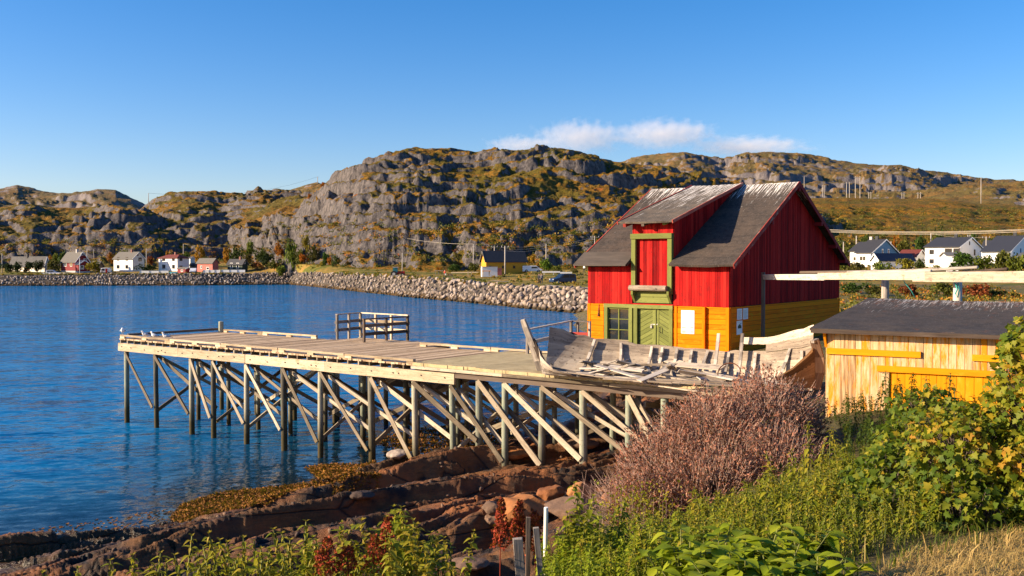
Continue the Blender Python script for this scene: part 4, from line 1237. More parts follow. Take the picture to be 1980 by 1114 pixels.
stem([at(1577, 752, 24.7), at(1585, 720, 24.65), at(1584, 690, 24.6), at(1575, 658, 24.55)], [.13, .14, .13, .12], 'hullwood')
mb = MB(); mb.beam(at(1571, 661, 24.5), at(1581, 657, 24.6), .1, .07); mb.build('stem_cap', M['greywood'], boat)
for s, hx, tl in ((.155, .02, 0), (.27, -.02, .0), (.375, 0, .0), (.415, 0, 0), (.47, 0, 0), (.525, 0, 0), (.575, .02, 0), (.625, 0, .50), (.665, 0, 0), (.715, .0, .52), (.765, 0, 0), (.875, .03, .06), (.935, 0, -.05)):
    # ribs on the inside of the far planks
    mb = MB()
    zt_ = gun_z(s) - .03 + tl
    n = 5
    P = []
    for i in range(n + 1):
        k = i / n
        z = 3.72 + (zt_ - 3.72) * k
        wv = (bot_w(s) + (gun_w(s) - bot_w(s)) * min(k, 1.0) ** .8) - .05 - .22 * max(0, 1 - k) ** 2.2
        P.append(bo(s + hx * (k - .5), wv, z))
    for i in range(n):
        mb.beam(P[i], P[i + 1], .075 if tl < .3 else .085, .075, up=tuple(bw), jit=.006)
    mb.build('rib', M['greywood'], boat)
mb = MB()
mb.beam(bo(.02, 0, 3.72), bo(.98, 0, 3.70), .10, .14)
mb.build('keel', M['greywood'], boat)
mb = MB()
for (s0, s1, w0, w1, wd) in ((.06, .62, .55, .85, .24), (.06, .55, .25, .35, .22), (.08, .60, -.15, -.25, .22), (.42, .96, .80, .35, .24), (.45, .95, .40, .18, .22), (.10, .50, -.42, -.75, .2), (.50, .94, -.05, -.12, .22), (.48, .93, -.42, -.30, .2), (.3, .9, .1, .05, .22)):
    mb.beam(bo(s0, w0, 3.735 + random.uniform(-.01, .02)), bo(s1, w1, 3.735 + random.uniform(-.01, .02)), wd, .025, jit=.012)
mb.build('bottom_planks', M['greywood'], boat)
for (s0, s1, w0, w1, z0, z1) in ((.02, .34, -.05, -.95, 3.9, 3.78), (.06, .46, -.45, -1.12, 3.86, 3.76), (.30, .80, -1.02, -1.05, 3.78, 3.78), (.38, .90, -.82, -.62, 3.80, 3.80)):
    mb = MB()
    m_ = bo((s0 + s1) / 2, (w0 + w1) / 2 - .10, (z0 + z1) / 2)
    a_, b_ = bo(s0, w0, z0), bo(s1, w1, z1)
    mb.beam(a_, m_, .17, .03, jit=.012); mb.beam(m_, b_, .17, .03, jit=.012)
    mb.build('fallen_plank', M['palewood'], boat)
# loose pieces lying in and against the boat
def loose(name, p, q, wd, h, mat, label, roll=0.0, cat='plank', group='loose boards lying in the wrecked boat'):
    mb = MB()
    p, q = Vector(p), Vector(q)
    d = (q - p).normalized(); up = Vector((0, 0, 1)); side = up.cross(d).normalized(); up = d.cross(side)
    u_ = up * math.cos(roll) + side * math.sin(roll)
    mb.beam(p, q, wd, h, up=tuple(u_), jit=.012)
    return tag(mb.build(name, M[mat], None, bevel=.006), label, cat, group)
loose('broken_plank', at(1161, 708, 28.4), at(1207, 676, 28.7), .30, .03, 'greywood', 'wide grey plank propped steeply against the inside of the boat', .9)
loose('broken_plank', at(1156, 715, 27.6), at(1183, 728, 27.2), .09, .05, 'beam', 'short yellowish stick slanting down near the propped grey plank')
loose('broken_plank', at(1200, 703, 28.0), at(1250, 689, 28.6), .28, .03, 'greywood', 'grey board with its shaded side up beside the propped plank', .7)
loose('broken_plank', at(1248, 687, 28.3), at(1318, 703, 27.3), .26, .03, 'palewood', 'pale board sloping down from the highest point of the pile', -.3)
loose('broken_plank', at(1205, 705, 27.8), at(1335, 706, 26.8), .16, .06, 'palewood', 'long pale beam lying level across the middle of the pile')
loose('broken_plank', at(1130, 704, 28.4), at(1216, 713, 27.4), .20, .03, 'palewood', 'pale plank on the boat floor below the left ribs')
loose('broken_plank', at(1085, 694, 28.8), at(1170, 706, 28.0), .14, .04, 'palewood', 'thin pale lath close to the left stem post')
loose('broken_plank', at(1213, 716, 27.2), at(1350, 738, 25.4), .24, .04, 'palewood', 'long wide pale plank along the near edge of the pile')
loose('broken_plank', at(1150, 722, 27.3), at(1262, 738, 26.1), .12, .04, 'greywood', 'narrow grey plank lowest on the near edge of the pile')
loose('broken_plank', at(1310, 705, 26.8), at(1398, 712, 25.9), .34, .03, 'palewood', 'broad white board next to the iron hoop', -.25)
loose('broken_plank', at(1310, 715, 26.6), at(1401, 738, 25.2), .34, .03, 'palewood', 'widest bleached plank sloping towards the brown shrub', -.35)
loose('broken_plank', at(1352, 722, 26.0), at(1420, 735, 25.0), .12, .04, 'greywood', 'grey lath under the broad white boards')
loose('broken_plank', at(1160, 730, 27.0), at(1350, 757, 24.6), .10, .03, 'palewood', 'long thin batten hanging along the pier edge below the pile')
rr_ = random.Random(5)
for k in range(22):
    s_ = rr_.uniform(.14, .70); w_ = rr_.uniform(-.75, .75); L_ = rr_.uniform(.5, 1.7); an = rr_.gauss(0, .35) + (0 if k % 4 else 1.2)
    c_ = bo(s_, w_, 3.80 + rr_.uniform(0, .20)); d_ = (bx * math.cos(an) + bw * math.sin(an)) * (L_ / 2) + V(0, 0, rr_.uniform(-.16, .16))
    loose('broken_plank', c_ - d_, c_ + d_, rr_.uniform(.07, .22), rr_.uniform(.022, .05), rr_.choice(['palewood', 'greywood', 'greywood', 'beam']), 'splintered weathered board lying in the heap in the middle of the wrecked boat', rr_.uniform(-.5, .5))
for (a, b, c, lab) in (((1252, 712, 27.0), (1258, 726, 26.7), (1272, 733, 26.4), 'curved grey rib fragment lying left of the near planks'), ((1300, 716, 26.4), (1306, 732, 26.1), (1318, 742, 25.7), 'curved grey rib fragment in front of the broad white board')):
    mb = MB(); pts = [at(*a), at(*b), at(*c)]
    for i in range(2): mb.beam(pts[i], pts[i + 1], .08, .08)
    tag(mb.build('boat_rib_fragment', M['greywood'], None), lab, 'rib')
mb = MB()
cc = at(1410, 722, 25.6); ax1 = bx; ax2 = Vector((0, 0, 1)) * .8 + bw * .5; ax2.normalize()
mb.tube([cc + (ax1 * math.cos(k / 20 * 6.283) + ax2 * math.sin(k / 20 * 6.283)) * .30 for k in range(20)] , .016, 6)
tag(mb.build('iron_hoop', M['rust'], None), 'thin rusty iron hoop leaning in the boat beside the white boards', 'hoop')
# ---------------------------------------------------------------- yellow shed
SA = Vector((.872, -.489, 0)).normalized(); SB = Vector((-SA.y, SA.x, 0))
S0 = Vector((X_at(1601, 21.6), 21.6, 0))
def sp(a, b, z): return S0 + SA * a + SB * b + Vector((0, 0, z))
shed = thing('yellow_shed', 'low boat shed of peeling yellow upright boards with a dark tar roof', 'shed', tuple(sp(2.2, 1.2, 3.4)))
SG, SE = 3.0, 5.42
SL, SD, SR = 5.2, 7.4, 5.84
mb = MB(); mb.prism([sp(.03, .03, SG - .6), sp(.03, .03, SE - .02), sp(.03, SD - .25, SR - .1), sp(.03, SD + .6, SE - .02), sp(.03, SD + .6, SG - .6)], SA * (SL - .06)); mb.build('wall_core', M['darkwood'], shed)
vboards('front_wall', M['shed'], shed, sp(0, 0, 0), SA, -SB, 0, SL, lambda u: SG, lambda u: SE, step=.155, th=.025, holes=[(1.28, 3.9, SG - 1, 4.62)])
vboards('end_wall', M['shed'], shed, sp(0, 0, 0), SB, -SA, 0.03, SD, lambda u: SG, lambda u: SE + (SR - SE) * u / SD - .06, step=.16, th=.025)
vboards('door', M['shedpaint'], shed, sp(0, .02, 0), SA, -SB, 1.30, 3.88, lambda u: SG, lambda u: 4.62, step=.16, th=.03)
for a0, a1, z in ((.0, 1.92, 4.93), (1.05, 3.95, 4.60), (2.9, 3.9, 4.92)):
    mb = MB(); mb.beam(sp(a0, -.055, z), sp(a1, -.055, z), .045, .13); mb.build('ledger_board', M['shedpaint'], shed)
for a in (1.26, 3.92):
    mb = MB(); mb.beam(sp(a, -.035, SG), sp(a, -.035, 4.53), .07, .03, up=tuple(SB)); mb.build('door_jamb', M['shed'], shed)
slab('roof', M['shed_roof'], shed, sp(-.32, SD - .2, SR), sp(SL + .2, SD - .2, SR), sp(SL + .2, -.30, SE + .02), sp(-.32, -.30, SE + .02), .05, fade=5, nu=30, nv=30, sag=.03, seed=5)
slab('roof', M['shed_roof'], shed, sp(-.32, SD - .19, SR), sp(SL + .2, SD - .19, SR), sp(SL + .2, SD + .9, SE), sp(-.32, SD + .9, SE), .05, fade=2.2, sag=.03, seed=6)
mb = MB(); mb.beam(sp(-.30, -.29, SE - .045), sp(SL + .2, -.29, SE - .045), .02, .09); mb.build('fascia', M['darkwood'], shed)
mb = MB(); mb.prism([sp(-.01, -.24, SE - .05), sp(-.01, .12, SE - .05), sp(-.01, .12, SE - .42), sp(-.01, .02, SE - .42)], -SA * .05); mb.build('bracket', M['shedpaint'], shed)
# ---------------------------------------------------------------- drying rack behind the shed
ra_, rb_ = at(1476, 536, 41.0), at(1990, 535.5, 25.2)
rack = thing('drying_rack', 'long pale horizontal fish drying beam on round posts above the shed roof', 'rack', tuple(at(1712, 560, 32.5)))
def rk(t): return ra_.lerp(rb_, t)
def rz(t): return np.interp(t, [0, 1], [ra_.z, rb_.z])
for t0, t1, dzz, mt in ((0, .33, 0, 'greywood'), (.30, .72, .03, 'palewood'), (.68, 1.05, .0, 'palewood')):
    mb = MB(); mb.beam(rk(t0) + V(0, 0, dzz), rk(t1) + V(0, 0, dzz), .09, .19 + .09 * t1, jit=.01); mb.build('beam', M[mt], rack)
for px, y0, Yd in ((1712, 527, 32.9), (1852, 527, 28.8)):
    p = at(px, y0, Yd + .22)
    mb = MB(); mb.tube([p, p.lerp(Vector((p.x, p.y, gz(p.x, p.y) - .2)), .5), Vector((p.x, p.y, gz(p.x, p.y) - .2))], [.12, .13, .13], 10); mb.build('post', M['greywood'], rack, smooth=True)
p = ra_ + V(0, 0, .2)
mb = MB(); mb.beam(p, Vector((p.x, p.y, 3.75)), .13, .12, up=tuple(DU)); mb.build('post', M['darkwood'], rack)
for (a, b, r_, mt) in (((1548, 527, 39.5), (1870, 519, 31.5), .06, 'darkwood'), ((1640, 527, 36.2), (1890, 517, 30.0), .07, 'greywood'), ((1700, 526, 34.0), (1800, 524, 31.0), .07, 'greywood'), ((1806, 529, 30.0), (1948, 520, 26.2), .06, 'darkwood')):
    mb = MB(); mb.tube([at(*a), at(*a).lerp(at(*b), .5) - V(0, 0, .03), at(*b)], [r_, r_ * .9, r_ * .75], 7); mb.build('cross_pole', M[mt], rack, smooth=True)
for pts, r_, lab in (([(1838, 529, 28.7), (1841, 543, 28.6), (1848, 549, 28.5), (1851, 560, 28.5), (1847, 568, 28.45), (1852, 575, 28.45), (1855, 560, 28.5), (1852, 549, 28.5), (1857, 530, 28.6)], .022, 'knotted turquoise rope hanging from the right end of the rack'),
                     ([(1747, 530, 31.3), (1748, 545, 31.3), (1762, 562, 31.3), (1770, 577, 31.3)], .014, 'pale thin rope slanting down from the middle of the rack')):
    mb = MB(); mb.tube([at(*q) for q in pts], r_, 6)
    tag(mb.build('hanging_rope', M['rope'], None, smooth=True), lab, 'rope')
# ---------------------------------------------------------------- houses across the bay and behind the barn
def house(name, label, cat, pc, pl, pr, Y, r, yb_, ye, yr, wall, roof_, mirror=False, front=(), gable=(), chim=(), found=None, hip=False, group=None, over=.35, gwall=None, zb_=None):
    """pc: photo column of the near corner; pl, pr: its left and right ends; yb_, ye, yr: rows of base, eaves and ridge"""
    r = math.radians(r)
    if not mirror: dF, dG, kF, kG = Vector((-math.cos(r), math.sin(r), 0)), Vector((math.sin(r), math.cos(r), 0)), pl, pr
    else: dF, dG, kF, kG = Vector((math.cos(r), math.sin(r), 0)), Vector((-math.sin(r), math.cos(r), 0)), pr, pl
    C0 = at(pc, yb_, Y)
    ln = lambda d, k: ((k - 990) / F * C0.y - C0.x) / (d.x - (k - 990) / F * d.y)
    W, D = ln(dF, kF), ln(dG, kG)
    he = at(pc, ye, Y).z - C0.z
    mid = C0 + dG * (D / 2)
    hr = at(pc, yr, mid.y).z - C0.z
    if abs(hr - he) < .3: hr = he + .3
    P = lambda a, b, z: C0 + dF * a + dG * b + Vector((0, 0, z))
    t = thing(name, label, cat, tuple(P(W / 2, D / 2, 0)), group)
    mb = MB()
    if hip: mb.prism([P(0, 0, -1), P(0, 0, he), P(0, D, he), P(0, D, -1)], dF * W)
    else: mb.prism([P(0, 0, -1), P(0, 0, he), P(0, D / 2, hr), P(0, D, he), P(0, D, -1)], dF * W)
    mb.build('wall', M[wall], t)
    if gwall:
        mb = MB(); mb.prism([P(-.04, .02, .1), P(-.04, .02, he), P(-.04, D / 2, hr - .02), P(-.04, D - .02, he), P(-.04, D - .02, .1)], dF * .035); mb.build('gable_cladding', M[gwall], t)
    o = over; sl = (hr - he) / (D / 2)
    mb = MB()
    if hip:
        A, B = P(D * .45, D / 2, hr), P(W - D * .45, D / 2, hr)
        c = [P(-o, -o, he - .05), P(W + o, -o, he - .05), P(W + o, D + o, he - .05), P(-o, D + o, he - .05)]
        for q in ([c[0], c[1], B, A], [c[2], c[3], A, B], [c[1], c[2], B], [c[3], c[0], A]): mb.prism(q, (0, 0, .14))
    else:
        for e0, e1 in ((-o, D / 2), (D + o, D / 2)):
            ze = he - sl * o
            mb.prism([P(-o, e0, ze + .03), P(W + o, e0, ze + .03), P(W + o, e1, hr + .03), P(-o, e1, hr + .03)], (0, 0, .16))
    rf = mb.build('roof', M[roof_], t)
    if not hip:
        for e0 in (-o, D + o):
            mb = MB(); mb.beam(P(-o - .04, e0, he - sl * o + .05), P(-o - .04, D / 2, hr + .06), .06, .22); mb.build('bargeboard', M['whitepaint'] if 'white' in wall or wall in ('bluepaint', 'redhouse', 'creampaint') else M['greyroof'], rf)
    for (f, mt, h) in chim:
        mb = MB(); mb.beam(P(W * f, D / 2, hr - .4), P(W * f, D / 2, hr + h), .6, .6, up=tuple(dG)); mb.build('chimney', M[mt], rf)
    if found:
        mb = MB(); mb.prism([P(-.05, -.05, -.8), P(W + .05, -.05, -.8), P(W + .05, D, -.8), P(-.05, D, -.8)], (0, 0, .8 + found)); mb.build('foundation', M['concrete'], t)
    def win(org, d, n, f, L, z, w, h, fm='whitepaint', door=False):
        c = org + d * (L * f) + Vector((0, 0, z + h / 2))
        mb = MB()
        for sx in (-1, 1): mb.beam(c + d * (sx * w / 2) - V(0, 0, h / 2 + .06) + n * .04, c + d * (sx * w / 2) + V(0, 0, h / 2 + .06) + n * .04, .13, .09, up=tuple(n))
        for sz in (-1, 1): mb.beam(c - d * (w / 2 - .06) + V(0, 0, sz * h / 2) + n * .04, c + d * (w / 2 - .06) + V(0, 0, sz * h / 2) + n * .04, .09, .13)
        if w > 1.2: mb.beam(c - V(0, 0, h / 2 - .06) + n * .035, c + V(0, 0, h / 2 - .06) + n * .035, .09, .06, up=tuple(n))
        fo_ = mb.build('door' if door else 'window', M[fm], t)
        mb = MB(); mb.beam(c - d * (w / 2 - .05) + n * .025, c + d * (w / 2 - .05) + n * .025, .03, h - .1); mb.build('panel' if door else 'pane', M['redtrim'] if door else M['glass'], fo_)
    for q in front: win(P(0, 0, 0), dF, -dG, q[0], W, q[1], q[2], q[3], *(q[4:]))
    for q in gable: win(P(-.04 if gwall else 0, 0, 0), dG, -dF, q[0], D, q[1], q[2], q[3], *(q[4:]))
    return t
DW_ = 'darkwood'
house('bungalow', 'long pale bungalow with dark grey roof behind round garden trees across the bay', 'house', 86, 20, 95, 302, 28, 529.5, 511, 497, 'creampaint', 'slate', front=((.25, 1.0, 1.3, 1.1), (.5, 1.0, 1.6, 1.1, 'redtrim'), (.82, 1.0, 1.3, 1.1)), chim=((.55, 'slate', 1.0),))
house('wooden_house', 'dark red house with grey roof and white window frames across the bay', 'house', 146, 118, 173, 300, 33, 529, 506, 488, 'redhouse', 'greyroof', front=((.28, 2.2, 1.0, 1.2), (.70, 2.2, 1.5, 1.2)), gable=((.48, 5.6, .8, .6), (.7, 3.9, 1.0, .6)), chim=((.35, 'pale_stone', 1.0),), found=.85)
house('side_annex', 'low dark red annex with black roof against the red house', 'annex', 152, 147, 174, 296, 40, 530, 511, 504, 'redhouse', 'bluroof', mirror=False, gable=((.3, 1.5, 1.0, 1.0),), found=.8)
house('outbuilding', 'small brown outbuilding with dark roof beside the yellow bush', 'outbuilding', 190, 176, 200, 312, 35, 527, 514, 506, 'darkwood', 'slate')
house('wooden_house', 'tall white box-shaped house with plain grey gable roof across the bay', 'house', 256.5, 220, 279.5, 305, 34, 526, 500, 488, 'whitepaint', 'greyroof', front=((.3, 1.1, 1.2, 1.0, DW_), (.76, 1.1, 1.2, 1.0, DW_), (.3, 3.6, 1.0, .9, DW_), (.76, 3.6, 1.0, .9, DW_)), gable=((.62, 3.4, 1.0, 1.0, DW_), (.42, 5.1, .4, .4, DW_)), chim=((.33, 'brick', .9),), gwall='creampaint')
house('wooden_house', 'white two-storey house with low reddish hip roof across the bay', 'house', 343, 307, 366, 305, 36, 525.5, 499.5, 493, 'whitepaint', 'redroof', hip=True, front=((.20, 1.0, 1.2, 1.1, DW_), (.72, 1.0, 1.4, 1.1, DW_), (.20, 3.4, 1.2, 1.1, DW_), (.72, 3.4, 1.4, 1.1, DW_)), gable=((.3, 3.4, .9, 1.1, DW_), (.3, .8, .9, 1.0, DW_)), chim=((.4, 'brick', .9),))
house('extension', 'white flat-topped extension behind the hip-roofed house', 'annex', 368, 352, 377, 316, 36, 521, 500, 499.4, 'whitepaint', 'greyroof', front=((.3, 2.2, .9, 1.2, DW_),), over=.1)
house('shack', 'tiny dark red shack with dark roof in front of the hip-roofed house', 'shack', 358.5, 343, 369, 293, 35, 528, 520, 517.5, 'redhouse', 'greyroof', front=((.4, .4, .9, .5),), over=.2)
house('grey_shed', 'small grey flat shed between the white house and the faded red barn', 'shed', 379, 367, 382, 311, 30, 525, 513, 510, 'greyroof', 'slate', over=.15)
house('storage_barn', 'faded red storage barn with grey roof beside the white picket fence', 'barn', 411, 381.5, 422.5, 298, 34, 526.5, 508, 500.5, 'palered', 'greyroof', front=((.72, 1.1, .6, .8), (.3, .8, 1.2, .7)))
house('cabin', 'little dark green cabin with two tall white windows', 'cabin', 468.5, 440, 479, 300, 30, 524, 510.5, 502, 'greenhouse', 'slate', front=((.30, .9, 1.0, 1.5), (.72, .9, 1.0, 1.5)), gable=((.4, 2.2, .6, .7),), chim=((.3, 'brick', .9),))
wh = house('warehouse', 'ochre yellow warehouse with dark ribbed roof beyond the stone breakwater', 'warehouse', 940, 930.5, 1017, 222, 22, 530, 504, 486.5, 'ochre', 'slate', mirror=True, front=((.42, 1.3, .4, .5, DW_), (.7, 1.3, .4, .5, DW_), (.1, 1.3, .4, .5, DW_)), gable=((.5, .9, .5, .6),), over=.35)
house('wooden_house', 'house with deep blue gable, white side and black roof right of the barn', 'house', 1684, 1655, 1736, 218, 42, 512, 489, 464, 'whitepaint', 'slate', gwall='bluepaint', gable=((.40, 2.5, .75, 1.0), (.62, 2.5, .75, 1.0)), front=((.55, .9, 1.4, 1.0),), chim=((.55, 'slate', .9), (.95, 'pale_stone', .8)))
house('house_wing', 'white lower wing with dark roof left of the blue gable', 'annex', 1662, 1643, 1700, 224, 42, 511, 486, 469, 'whitepaint', 'slate', front=((.5, .8, .7, .9),))
house('garage', 'long white garage with blue black roof in front of the blue gabled house', 'garage', 1700, 1684, 1768, 196, 24, 512, 503, 491.5, 'whitepaint', 'bluroof', mirror=True, over=.3)
house('red_roofed_house', 'white house with rust red roof between the blue house and the big white house', 'house', 1770, 1736, 1790, 226, 40, 511, 497, 484, 'whitepaint', 'redroof', front=((.4, .8, 1.0, 1.0),))
house('wooden_house', 'big white two-storey house with black roof and a porch behind the rack', 'house', 1853, 1788, 1897, 208, 36, 514.5, 478, 460, 'whitepaint', 'slate', front=((.30, 2.7, 1.3, .95, DW_), (.055, 2.7, 1.2, .95, DW_), (.80, 2.6, .7, .8, DW_), (.80, .6, .7, .8, DW_)), gable=((.68, 2.4, 1.2, 1.2, DW_), (.45, 4.6, .6, .7, DW_)), chim=((.45, 'slate', 1.1),))
house('porch', 'small white gabled porch with brown roof on the big white house', 'porch', 1835, 1817.5, 1853, 203, 20, 515, 497, 489.5, 'whitepaint', 'greyroof', mirror=False, front=((.5, .8, 1.2, 1.2, DW_),), over=.3)
house('wooden_house', 'white house with steep black roof at the right edge, one blue window', 'house', 1951, 1898, 2004, 196, 36, 500, 487, 457, 'whitepaint', 'slate', gable=((.38, 1.3, .7, .8, 'bluepaint'),), chim=((.35, 'slate', 1.1),))
house('side_house', 'black roofed house half hidden between the two white houses', 'house', 1908, 1896, 1924, 240, 36, 500, 484, 466, 'whitepaint', 'slate')
house('small_shed', 'small white shed gable among the bushes at the right edge', 'shed', 1978, 1968, 1996, 170, 30, 504, 497, 490, 'whitepaint', 'greyroof')
for k in range(13):         # standing seams of the warehouse roof
    pass
def pbox(name, label, cat, px0, px1, y0, y1, Y, dep, mat, rz=0.0, extra=None):
    a, b = at(px0, y1, Y), at(px1, y1, Y)
    h = at(px0, y0, Y).z - a.z
    t = thing(name, label, cat, tuple((a + b) / 2))
    d = Vector((math.cos(rz), math.sin(rz), 0)); n = Vector((-d.y, d.x, 0))
    W = (b - a).length
    mb = MB(); mb.prism([a - V(0, 0, .3), a + d * W - V(0, 0, .3), a + d * W + n * dep - V(0, 0, .3), a + n * dep - V(0, 0, .3)], (0, 0, h + .3)); mb.build('body', M[mat], t)
    if extra: extra(t, a, d, n, W, h)
    return t
def cont(t, a, d, n, W, h):
    mb = MB(); mb.prism([a + d * W + d * .005, a + d * (W + .9), a + d * (W + .9) + n * 2.2, a + d * W + n * 2.2], (0, 0, h * .86)); mb.build('brown_end', M['palered'], t)
    mb = MB(); mb.beam(a - d * .05 - n * .05 + V(0, 0, h), a + d * (W + .05) - n * .05 + V(0, 0, h), .1, .1); mb.build('edge_frame', M['pale_stone'], t)
pbox('container', 'white container with brown end standing before the ochre warehouse', 'container', 932, 962, 516, 532.5, 205, 2.4, 'whitepaint', .12, cont)
tb = thing('wooden_counter', 'yellow wooden counter in front of the white container', 'counter', tuple(at(940, 532, 196)))
mb = MB(); mb.beam(at(932, 524, 196), at(949, 524, 196), .7, .12); mb.build('top', M['shedpaint'], tb)
for px in (934, 946):
    mb = MB(); mb.beam(at(px, 524.5, 196), at(px, 533.5, 196), .3, .2); mb.build('leg', M['beam'], tb)
bt = thing('picnic_table', 'bare wooden table frame on the grass between tractor and walker', 'table', tuple(at(848, 531, 215)))
mb = MB(); mb.beam(at(840, 523.4, 215), at(857, 523.4, 215), .8, .1); mb.build('top', M['greywood'], bt)
for px in (842, 848, 855):
    mb = MB(); mb.beam(at(px, 523.5, 215), at(px, 533, 215), .1, .1); mb.build('leg', M['greywood'], bt)
fb = thing('board_fence', 'short pale board fence left of the ochre warehouse', 'fence', tuple(at(905, 533, 210)))
for px in (905, 912):
    mb = MB(); mb.beam(at(px, 525, 210), at(px, 534, 210), .5, .12); mb.build('post', M['beam'], fb)
mb = MB(); mb.beam(at(872, 527.5, 212), at(925, 526.5, 211), .06, .16); mb.build('rail', M['beam'], fb)
gr = thing('guard_rail', 'white roadside barrier between the light green bush and the barn', 'barrier', tuple(at(1080, 528, 190)))
for a, b, y in ((1048, 1083, 526), (1083, 1106, 527.5)):
    mb = MB(); mb.beam(at(a, y, 190), at(b, y, 190), .08, .3); mb.build('rail', M['whitepaint'], gr)
for px in (1052, 1070, 1088, 1104):
    mb = MB(); mb.beam(at(px, 526, 190.1), at(px, 531.5, 190.1), .1, .1); mb.build('post', M['whitepaint'], gr)
def picket(px0, px1, y, Y, label, h=.95):
    n = max(3, int((px1 - px0) / F * Y / 2.2))
    t = thing('garden_fence', label, 'fence', tuple(at((px0 + px1) / 2, y, Y)))
    a, b = at(px0, y, Y), at(px1, y, Y)
    mb = MB(); mb.beam(a + V(0, 0, h / 2 + .05), b + V(0, 0, h / 2 + .05), .05, h); mb.build('boards', M['whitepaint'], t)
    for k in range(n + 1):
        p = a.lerp(b, k / n) - V(0, .06, 0)
        mb = MB(); mb.beam(p - V(0, 0, .5), p + V(0, 0, h + .1), .1, .1); mb.build('post', M['pale_stone'], t)
picket(80, 133, 531, 291, 'low white fence in front of the dark red house', .5)
picket(270, 326, 528.5, 291, 'white fence between the tall white house and the tiny shack', .7)
picket(393, 426, 528, 290, 'white picket fence in front of the faded red barn', .85)
picket(428, 474, 527, 291, 'white picket fence in front of the green cabin', .75)
# ---------------------------------------------------------------- utility poles and wires
POLES = []
def pole(px, y0, y1, Y, label, arm=0, r=.14, mat='pole', lamp=False, name='utility_pole', cat='pole', group=None):
    t = at(px, y0, Y); b = at(px, y1, Y)
    zz = min(b.z, far_z(px, Y)) - .5
    o = thing(name, label, cat, (b.x, b.y, b.z), group)
    mb = MB(); mb.tube([Vector((b.x, b.y, zz)), t], [r, r * .75], 7); mb.build('shaft', M[mat], o, smooth=True)
    if arm:
        mb = MB(); mb.beam(t - V(arm / 2, 0, .25), t + V(arm / 2, .3, -.25), .12, .12); ar = mb.build('crossarm', M[mat], o)
        for sx in (-1, 0, 1):
            mb = MB(); q = t + V(sx * arm * .45, 0, -.2); mb.tube([q, q + V(0, 0, .28)], .07, 6); mb.build('insulator', M['pale_stone'], ar)
    if lamp:
        mb = MB(); mb.beam(t - V(.05, 0, .05), t + V(.7, 0, .0), .14, .1); mb.build('lamp_head', M['pale_stone'], o)
    POLES.append((px, t)); return t
T = {}
for key, a in {
    'a': (4, 490, 530, 296, 'grey utility pole at the left edge beside the bungalow', 0),
    'b': (168.5, 479, 503, 325, 'utility pole behind the roof of the dark red house', 0),
    'c': (181, 482, 494, 350, 'thin pole on the slope right of the dark red house', 0, .1),
    'd': (283, 480, 518, 303, 'utility pole between the two white houses across the bay', 0),
    'e': (354.5, 472, 495, 332, 'utility pole behind the hip-roofed white house', 0),
    'f': (561.5, 488, 522, 292, 'utility pole among the autumn trees left of the parked van', 0),
    'g': (520.5, 477, 492, 330, 'short pole in front of the pale cliff foot', 0),
    'h': (778, 489, 524, 228, 'utility pole behind the tractor', 0),
    'i': (719, 443, 466, 300, 'pole standing on the cliff above the tractor', 0),
    'j': (915.5, 472, 506, 234, 'utility pole left of the ochre warehouse', 0),
    'k': (956, 476, 502, 246, 'left pole of the pair behind the warehouse roof', 1.6),
    'l': (976.5, 476, 529, 214, 'tall pole in front of the warehouse wall', 1.6, .16),
    'm': (1056, 471, 500, 236, 'utility pole on the slope between warehouse and barn', 0),
    'n': (1150, 457, 472, 250, 'short pole with crossarm just left of the barn roof', 2.2),
    'o': (287, 373.5, 392, 565, 'lone pole on the ridge of the left hill', 0, .22),
    'p': (614, 342, 356, 752, 'distant mast on the small peak left of the big hill', 1.6, .3),
    'q': (1631, 468, 500, 230, 'pole next to the right eave of the barn', 0),
    'r': (1656, 456, 480, 236, 'pole with lamp above the left wing of the blue house', 0, .16),
    's': (1800, 451, 472, 245, 'pole behind the left end of the big white house', 0),
    't': (1907, 458, 480, 236, 'pole with crossarm right of the big white house', 1.8),
    'u': (1723, 467, 474, 250, 'short pole top behind the blue gable', 0),
    'v': (1897, 343, 388, 640, 'tall single mast on the right skyline', 2.6, .26),
    'w': (1874, 455, 462, 230, 'antenna pole above the gable of the big white house', .8, .07),
    'x': (1555, 341, 382, 700, 'transmission pole just right of the barn ridge', 3.0, .22),
}.items():
    T[key] = pole(*a[:5], arm=a[5], **({'r': a[6]} if len(a) > 6 else {}))
pole(154, 499, 532, 288, 'white flagpole in front of the dark red house', 0, .09, 'whitepaint', name='flagpole', cat='flagpole')
def hframe(px0, px1, y0, y1, Y, label):
    o = thing('transmission_frame', label, 'pylon', tuple(at((px0 + px1) / 2, y1, Y)), 'power frames on the moor')
    for px in (px0, px1):
        t, b = at(px, y0, Y), at(px, y1, Y)
        mb = MB(); mb.tube([b - V(0, 0, 2), t], .2, 6); mb.build('leg', M['pole'], o)
    a, b = at(px0 - 3, y0 + 2, Y), at(px1 + 3, y0 + 2, Y)
    mb = MB(); mb.beam(a, b, .25, .3); mb.build('crossbar', M['pole'], o)
hframe(1654, 1663, 341, 383, 610, 'tallest power frame with crossbar on the moor')
hframe(1637, 1642.5, 352, 382, 640, 'power frame left of the tallest one on the moor')
hframe(1591, 1594, 358, 376, 700, 'leftmost small power frame on the moor')
hframe(1680, 1684, 371, 382, 700, 'low small power frame right of the tallest one')
hframe(1744, 1748, 372, 384, 690, 'power frame in the middle of the right moor')
hframe(1775, 1780, 372, 384, 690, 'power frame right of the middle one on the moor')
